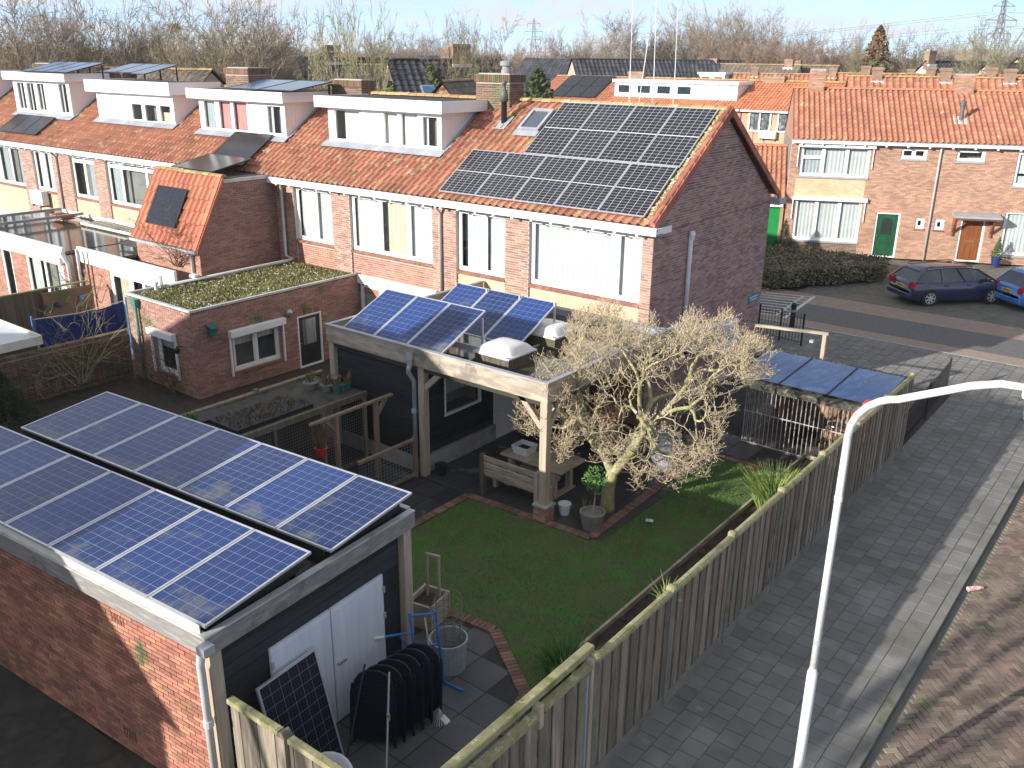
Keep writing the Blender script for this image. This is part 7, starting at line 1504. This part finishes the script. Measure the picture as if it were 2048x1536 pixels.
# ================================================================ houses further away
def gable_house(label, o, a, L, D, ze, zr, wm, rm, chim=(), tw=.5, th=.42, name='background_house', sky=(), win=(), panels=0, dorm=None, gut='white_paint', gwin=True):
    """o: front-left corner; a along the eaves; depth away from the camera"""
    h = T(name, label, 'house', o); o, a = V(o), V(a).normalized(); b = Z_.cross(a); o = V((o.x, o.y, 0))
    body = MB(); body.prism([o, o+b*D, o+b*D+Z_*ze, o+b*D/2+Z_*(zr-.12), o+Z_*ze], a*L); body.build('wall', wm, h)
    s = (b*(D/2+.3)+Z_*(zr-ze)*(D/2+.3)/(D/2)).normalized(); S = (b*(D/2+.3)+Z_*(zr-ze)*(D/2+.3)/(D/2)).length; e0 = o-b*.3+Z_*(ze-(zr-ze)*.3/(D/2))
    tiles(h, e0-a*.15, a, s, L+.3, S, rm, tw=tw, th=th); s2 = V((-s.x, -s.y, s.z)); eb = o+b*(D+.3)+a*(L+.15)+Z_*e0.z
    tiles(h, eb, -a, s2, L+.3, S, rm, tw=tw, th=th)
    rr_ = o+b*D/2+Z_*(zr+.01); ridge(h, rr_-a*.15, rr_+a*(L+.15), 'ridge_moss' if rm != 'tile_dark' else 'tile_dark', r=.12, step=.5)
    MB().ob(e0-b*.1-a*.1-Z_*.05, a*(L+.2), b*.1, Z_*.12).build('gutter', gut, h)
    for (u, w, hh) in chim:
        q = rr_+a*(L*u)-b*.3-Z_*.8; c = MB(); c.ob(q, a*w, b*.6, Z_*(hh+.8)); c.ob(q-a*.05-b*.05+Z_*(hh+.6), a*(w+.1), b*.7, Z_*.15); cc = c.build('chimney', 'chimney_brown', h); MB().ob(q+Z_*.35-a*.08-b*.2, a*(w+.16), b*.2, Z_*.2).build('flashing', 'white_board', cc)
    for (u, v, w, hh) in sky:
        q = e0+a*(L*u)+s*(S*v)+a.cross(s)*.05; f = MB().ob(q, a*w, s*hh, a.cross(s)*.06).build('roof_window', 'lead', h); MB().ob(q+a*.08+s*.08+a.cross(s)*.062, a*(w-.16), s*(hh-.16), a.cross(s)*.01).build('pane', 'cells_sky', f)
    for (u, z, w, hh) in win:
        q = o+a*(L*u)+Z_*z-b*.02; f = MB().ob(q, a*w, -b*.05, Z_*hh).build('window', 'white_paint', h); MB().ob(q+a*.08+Z_*.08-b*.051, a*(w-.16), -b*.01, Z_*(hh-.16)).build('pane', 'car_glass', f)
    if gwin:
        for side in (0, 1):
            q = o+a*(L*side)+(a*.02 if side else -a*.02)+b*(D*.42)+Z_*(ze+.3); f = MB().ob(q, b*.7, a*(.04 if side else -.04), Z_*.8).build('window', 'white_paint', h); MB().ob(q+b*.08+Z_*.08+(a*.041 if side else -a*.041), b*.54, a*(.01 if side else -.01), Z_*.64).build('pane', 'car_glass', f)
    if dorm:
        (u0, u1, v0, hh) = dorm; q = e0+a*(L*u0)+s*(S*v0); w = L*(u1-u0); dd = b*((S*(1-v0))*s.dot(b)); d = MB().ob(q, a*w, dd, Z_*hh).build('dormer', 'white_board', h); MB().ob(q-a*.15-b*.2+Z_*(hh+.0), a*(w+.3), dd+b*.2, Z_*.22).build('dormer_roof', 'white_paint', d)
        k = max(2, int(w/1.6))
        for i in range(k):
            if k > 4 and i >= 4: continue
            f = MB().ob(q+a*(w*(i+.18)/k)-b*.02+Z_*hh*.25, a*(w/k*.7), -b*.03, Z_*hh*.6).build('window', 'white_paint', d); MB().ob(q+a*(w*(i+.18)/k+.06)-b*.053+Z_*(hh*.25+.06), a*(w/k*.7-.12), -b*.005, Z_*(hh*.6-.12)).build('pane', 'car_glass', f)
    return h
mat('chimney_brown', [(.30, .20, .14), (.22, .15, .11)], .9, 2.)
mat('wall_pale', [(.50, .38, .29), (.43, .32, .24)], .85, 1.); mat('wall_white', [(.74, .74, .73)], .7, 1.); mat('tile_brown', [(.17, .135, .10), (.12, .10, .08)], .85, .5, vary=.2)
# row behind: orange roofs, long white dormer
gable_house('row house with old red tiles and four black panels beyond the ridge', (-49.5, 66.2, 0), X_, 7.4, 7.6, 5.6, 7.5, 'brick_far', 'tile_far', chim=((1.0, 1.5, .5),), tw=.28, th=.36, name='row_house')
for i in range(2):
    for j in range(3): panel('black', V((-48.0+j*1.55, 66.3, 5.65))+V((0, .894, .447))*(.35+i*1.85)+V((0, -.447, .894))*.15, X_, V((0, .894, .447)), 'plain black solar panel on the distant old red roof', 'black panels on the distant old red roof', sx=1.45, sy=1.05)
gable_house('row house with a long white dormer on an orange roof', (-42.0, 66.2, 0), X_, 12.0, 7.6, 5.6, 7.5, 'brick_far', 'tile_orange', tw=.28, th=.36, name='row_house', dorm=(.02, .93, .30, 1.15), chim=((1., 1.7, .35),))
mr = gable_house('row house with fresh orange tiles and foil covered windows', (-29.9, 66.2, 0), X_, 9.0, 7.6, 5.6, 7.5, 'brick_far', 'tile_orange', tw=.28, th=.36, name='row_house', chim=((.75, .8, .6),))
mat('foil', [(.30, .31, .32), (.10, .105, .11), (.50, .50, .50)], .25, 2.2, metal=.5, detail=6.)
for (px0, py0, px1, py1, mu) in ((1499, 222, 1540, 265, (.5,)), (1557, 224, 1606, 268, ())):
    A, B = gy(px0, py0, 66.15), gy(px1, py1, 66.15); window(mr, (0, 66.19, 0), X_, FN, A.x, B.x, B.z, A.z, mull=mu, curt=(), rec=-.1, room='foil', depth=.02, fw=.11, sash=False)
acunit('air_conditioner', gy(1520, 272, 66.1).x, 66.1, gy(1520, 276, 66.1).z, 'white air conditioner below the foil covered window', w=1.3, h=.55)
# dark roofed houses
def house_at(label, px, py, D, L, dep, ze, wm, rm, rot, **k):
    d = ray(px, py); p = CAM+d*(D/math.hypot(d.x, d.y)); a = V((math.cos(R(rot)), math.sin(R(rot)), 0)); b = Z_.cross(a); o = p-b*dep/2
    return gable_house(label, (o.x, o.y, 0), a, L, dep, ze, p.z, wm, rm, **k)
house_at('dark roofed house with a pale gable and skylights by a tall chimney', 776, 119, 62, 8, 8.5, 4.2, 'wall_pale', 'tile_dark', 64, chim=((.55, 1.2, 1.0),), sky=((.2, .5, .9, 1.2), (.5, .55, .6, .9)))
house_at('dark steep roofed house with one skylight behind the big bare tree', 594, 116, 70, 7, 9, 4.0, 'wall_pale', 'tile_dark', 74, chim=((.3, 1.2, .9),), sky=((.3, .5, .8, 1.2),))
house_at('low dark roofed house behind the many-stemmed tree', 690, 127, 75, 8, 8, 4.5, 'wall_pale', 'tile_dark', 5)
house_at('dark roofed house half hidden left of the tall conifer', 840, 112, 100, 10, 9, 5, 'wall_pale', 'tile_dark', 4, chim=((.3, 1, .8),))
house_at('small brick gabled house with a white dormer right behind the ridge', 884, 164, 46, 7, 6.5, 4.2, 'brick_pink', 'tile_brown', 112, dorm=(.1, .95, .3, 1.3))
house_at('dark tiled house with a pale gable and dark blue roof panels', 1145, 118, 106, 15, 9, 4.6, 'wall_pale', 'tile_dark', 52, chim=(), th=.6)
house_at('dark roofed house behind the green shrubs and flue', 1052, 117, 114, 7, 9, 4.6, 'wall_pale', 'tile_dark', 0)
house_at('dark tiled house behind the three radio masts', 1312, 120, 110, 10, 9, 4.6, 'wall_pale', 'tile_dark', 40, th=.6)
house_at('brown tiled bungalow with a white dormer and skylight', 1412, 128, 112, 11, 8, 5., 'wall_pale', 'tile_brown', 2, dorm=(.05, .33, .35, 1.4), sky=((.5, .5, .9, 1.2),), chim=((.05, .9, .6), (.85, .9, .6)))
house_at('brown tiled house with a satellite dish beside the birches', 1530, 130, 112, 8, 8, 5., 'wall_pale', 'tile_brown', 8, chim=((.4, .8, .5),))
house_at('white gabled house with dark tiles beyond the chimneys', 1852, 123, 104, 9, 8, 5.2, 'wall_white', 'tile_dark', 66, chim=((.0, 1, 1.0),), th=.6)
house_at('second white gabled house with dark tiles below the round tree', 1975, 127, 104, 8, 8, 5.2, 'wall_white', 'tile_dark', 66, th=.6)
house_at('pale gabled house at the far right with dark tiles', 2035, 117, 108, 12, 10, 5, 'wall_pale', 'tile_dark', 70)
house_at('dark roofed house between the two white gables', 1905, 124, 110, 9, 9, 5.2, 'brick_far', 'tile_dark', 28, chim=((.05, 1, .9),))
for k, (px, py, D, Lh, lab) in enumerate(((1470, 147, 92, 30, 'long red tiled row behind the fresh orange roof'), (1700, 153, 66, 34, 'long red tiled row directly behind the facing row houses'), (1680, 147, 80, 40, 'red tiled row with evenly spaced chimneys in the distance'))):
    house_at(lab, px, py, D, Lh, 8, 5.4, 'brick_far', 'tile_far' if k else 'tile_red', 20+k*3, tw=.4, th=.45, name='row_house', chim=[(u, .6, .6) for u in ((.05, .28, .5, .72) if k == 0 else (.04, .16, .27, .38, .5, .61, .72, .84))], gwin=False)
for k, (px, py, D) in enumerate(((200, 136, 62), (268, 128, 80), (90, 140, 66), (455, 130, 76), (548, 128, 72))):
    house_at(['pale house glimpsed behind the tilted roof panels', 'white walled house glimpsed right of the tilted roof panels', 'white house glimpsed at the foot of the left trees', 'white house behind the tall brick chimney', 'white house beside the dark steep roofed house'][k], px, py, D, 9, 8, 5., 'wall_white' if k else 'wall_pale', 'tile_brown', 10+k*7, win=((.2, 3, 1.4, 1.2), (.6, 3, 1.4, 1.2)))
# tilted panels on dormer roofs
for (x0, nn, zz_, y, lab, st, rise) in ((-43.6, 4, 8.17, 19.95, 'pale blue tilted panel on the five-light dormer roof', 1.0, .38), (-41.7, 3, 8.12, 22.5, 'pale blue tilted panel behind the five-light dormer', 1.25, .38), (-28.6, 2, 7.84, 20.1, 'pale blue tilted panel on the pink curtained dormer', 1.75, .26)):
    for i in range(nn): panel('sky', (x0+i*st*1.05, y, zz_+.03), X_, V((0, 1.7, rise)), lab, lab+' row', sx=st, sy=1.05)
    rk_ = T('panel_rack', 'black struts under the ' + lab.replace('panel', 'panels'), 'rack', (x0, y+1.5, zz_))
    for i in range(nn+1): MB().bar((x0+i*st*1.05+.05-(.1 if i else 0), y+1.6, zz_-.3), (x0+i*st*1.05+.05-(.1 if i else 0), y+1.6, zz_+rise*.92), .05).build('strut', 'black_metal', rk_)
# ================================================================ masts and pylons
for k, (pb, pt_, D, lab) in enumerate((((1258, 210), (1268, -60), 64, 'tall thin white radio mast with two stays'), ((1308, 150), (1314, -30), 70, 'middle thin white radio mast behind the dormer'), ((1350, 150), (1356, 10), 70, 'shortest thin white radio mast with small antenna'))):
    p, q = [CAM+ray(*c)*(D/math.hypot(*ray(*c)[:2])) for c in (pb, pt_)]; t = T('radio_mast', lab, 'mast', (p.x, p.y, 0)); MB().tube([(p.x, p.y, 0), p, q], [.04, .032, .014], 6).build('pole', 'lamp_white', t)
    if k == 0: MB().tube([(p.x+.4, p.y, 3), V(p)+V((1.2, 0, 4.2))], .03, 5).build('stay', 'lamp_white', t)
def pylon(label, px, py_top, D, H):
    d = ray(px, py_top); t0 = D/math.hypot(d.x, d.y); p = CAM+d*t0; H = p.z; t = T('pylon', label, 'pylon', (p.x, p.y, 0)); c = V((p.x, p.y, 0)); r = H*.0045; a = V((math.cos(R(40)), math.sin(R(40)), 0)); b = Z_.cross(a); lv = [0, .18, .34, .48, .6, .7, .8, .88, .95]; w = lambda u: H*(.085*(1-u)**1.3+.012); m_ = MB()
    P4 = [[c+(a*sx_+b*sy_)*w(u)+Z_*H*u for sx_, sy_ in ((-1, -1), (1, -1), (1, 1), (-1, 1))] for u in lv]
    for i in range(len(lv)-1):
        for k in range(4): m_.bar(P4[i][k], P4[i+1][k], r*2); m_.bar(P4[i][k], P4[i+1][(k+1) % 4], r); m_.bar(P4[i][(k+1) % 4], P4[i+1][k], r); m_.bar(P4[i+1][k], P4[i+1][(k+1) % 4], r)
    for q in P4[-1]: m_.bar(q, c+Z_*H, r*1.6)
    stuff(m_.build('tower', 'steel_dark' if 'steel_dark' in MATS else mat('steel_dark', [(.20, .21, .22)], .7), t)); ends = []
    for (u, l) in ((.62, .13), (.76, .17), (.9, .12)):
        for s_ in (-1, 1):
            e = c+Z_*H*u+a*(s_*H*l); am = MB(); am.bar(c+Z_*H*u, e, r*2); am.bar(c+Z_*H*(u+.06), e, r*1.2); am.build('arm', 'steel_dark', t); MB().bar(e, e-Z_*H*.06, r*1.6).build('insulator', 'steel_dark', t); ends.append(e-Z_*H*.06)
    return t, ends
p1_, e1 = pylon('distant lattice pylon above the bare trees', 1068, 36, 560, 40); p2_, e2 = pylon('nearer lattice pylon above the round bare tree', 2012, -8, 330, 45)
pw_ = T('power_lines', 'thin power lines strung between the pylons', 'power line', (e2[0].x, e2[0].y, 0))
far_ = V((-520, 640, 0))
for i, e in enumerate(e2):
    for (tgt) in (V((e.x-560, e.y+330, e.z-4)), V((e.x+300, e.y-60, e.z+2))):
        MB().tube([e.lerp(tgt, k/10)-Z_*(9*math.sin(math.pi*k/10)) for k in range(11)], .09, 4, cap=False).build('wire', 'steel_dark', pw_)
# ================================================================ behind the viewpoint: unseen house added to shade the gardens, and bare trees
nb = T('occluder_house', 'unseen hipped roof house added behind the viewpoint to shade the gardens', 'house', (-21, -6, 0)); MB().box(-31, -14.3, -9, -3, 0, 6).build('wall', 'brick_far', nb)
hp_ = MB(); hp_.v = [(-31.3, -9.3, 5.95), (-14.0, -9.3, 5.95), (-14.0, -2.7, 5.95), (-31.3, -2.7, 5.95), (-26.2, -6, 10.3), (-20.2, -6, 10.3)]; hp_.f = [(0, 1, 5, 4), (1, 2, 5), (2, 3, 4, 5), (3, 0, 4), (3, 2, 1, 0)]; hp_.build('roof', 'tile_red', nb)
MB().box(-20.9, -20.1, -6.4, -5.6, 9.4, 11.).build('chimney', 'brick_far', nb)
for (x, y, H, k, w, lab) in ((-8.2, -6.5, 13, 'open', 4., 'bare street tree behind the viewpoint by the lane'), (-4.6, -9, 14, 'open', 4.5, 'bare street tree behind the viewpoint by the kerb'), (-11.6, -10, 12, 'open', 3.5, 'bare street tree behind the viewpoint beside the added hipped house')):
    if y == -9: continue
    o = dup(PT[k][0]) if PT[k][3] else PT[k][0]; PT[k][3] = True; o.location = (x, y, -.1); o.rotation_euler = (0, 0, x); o.scale = (w/PT[k][2],)*2+(H/PT[k][1],); tag(o, lab, 'tree');
    if 'group' in o: del o['group']
# ================================================================ air
hz_ = MB().box(-940, 940, -240, 1540, -1.2, 70).build('haze', mat('haze_air', [(1, 1, 1)])); m_ = MATS['haze_air'].node_tree; m_.nodes.clear()
pv_ = _n(m_, 'ShaderNodeVolumePrincipled'); pv_.inputs['Color'].default_value = (.93, .95, 1, 1); pv_.inputs['Density'].default_value = .0003; pv_.inputs['Anisotropy'].default_value = .2
mo_ = _n(m_, 'ShaderNodeOutputMaterial'); m_.links.new(pv_.outputs[0], mo_.inputs['Volume']); stuff(hz_); tag(hz_, 'thin bright haze in the air over the whole scene', 'haze')
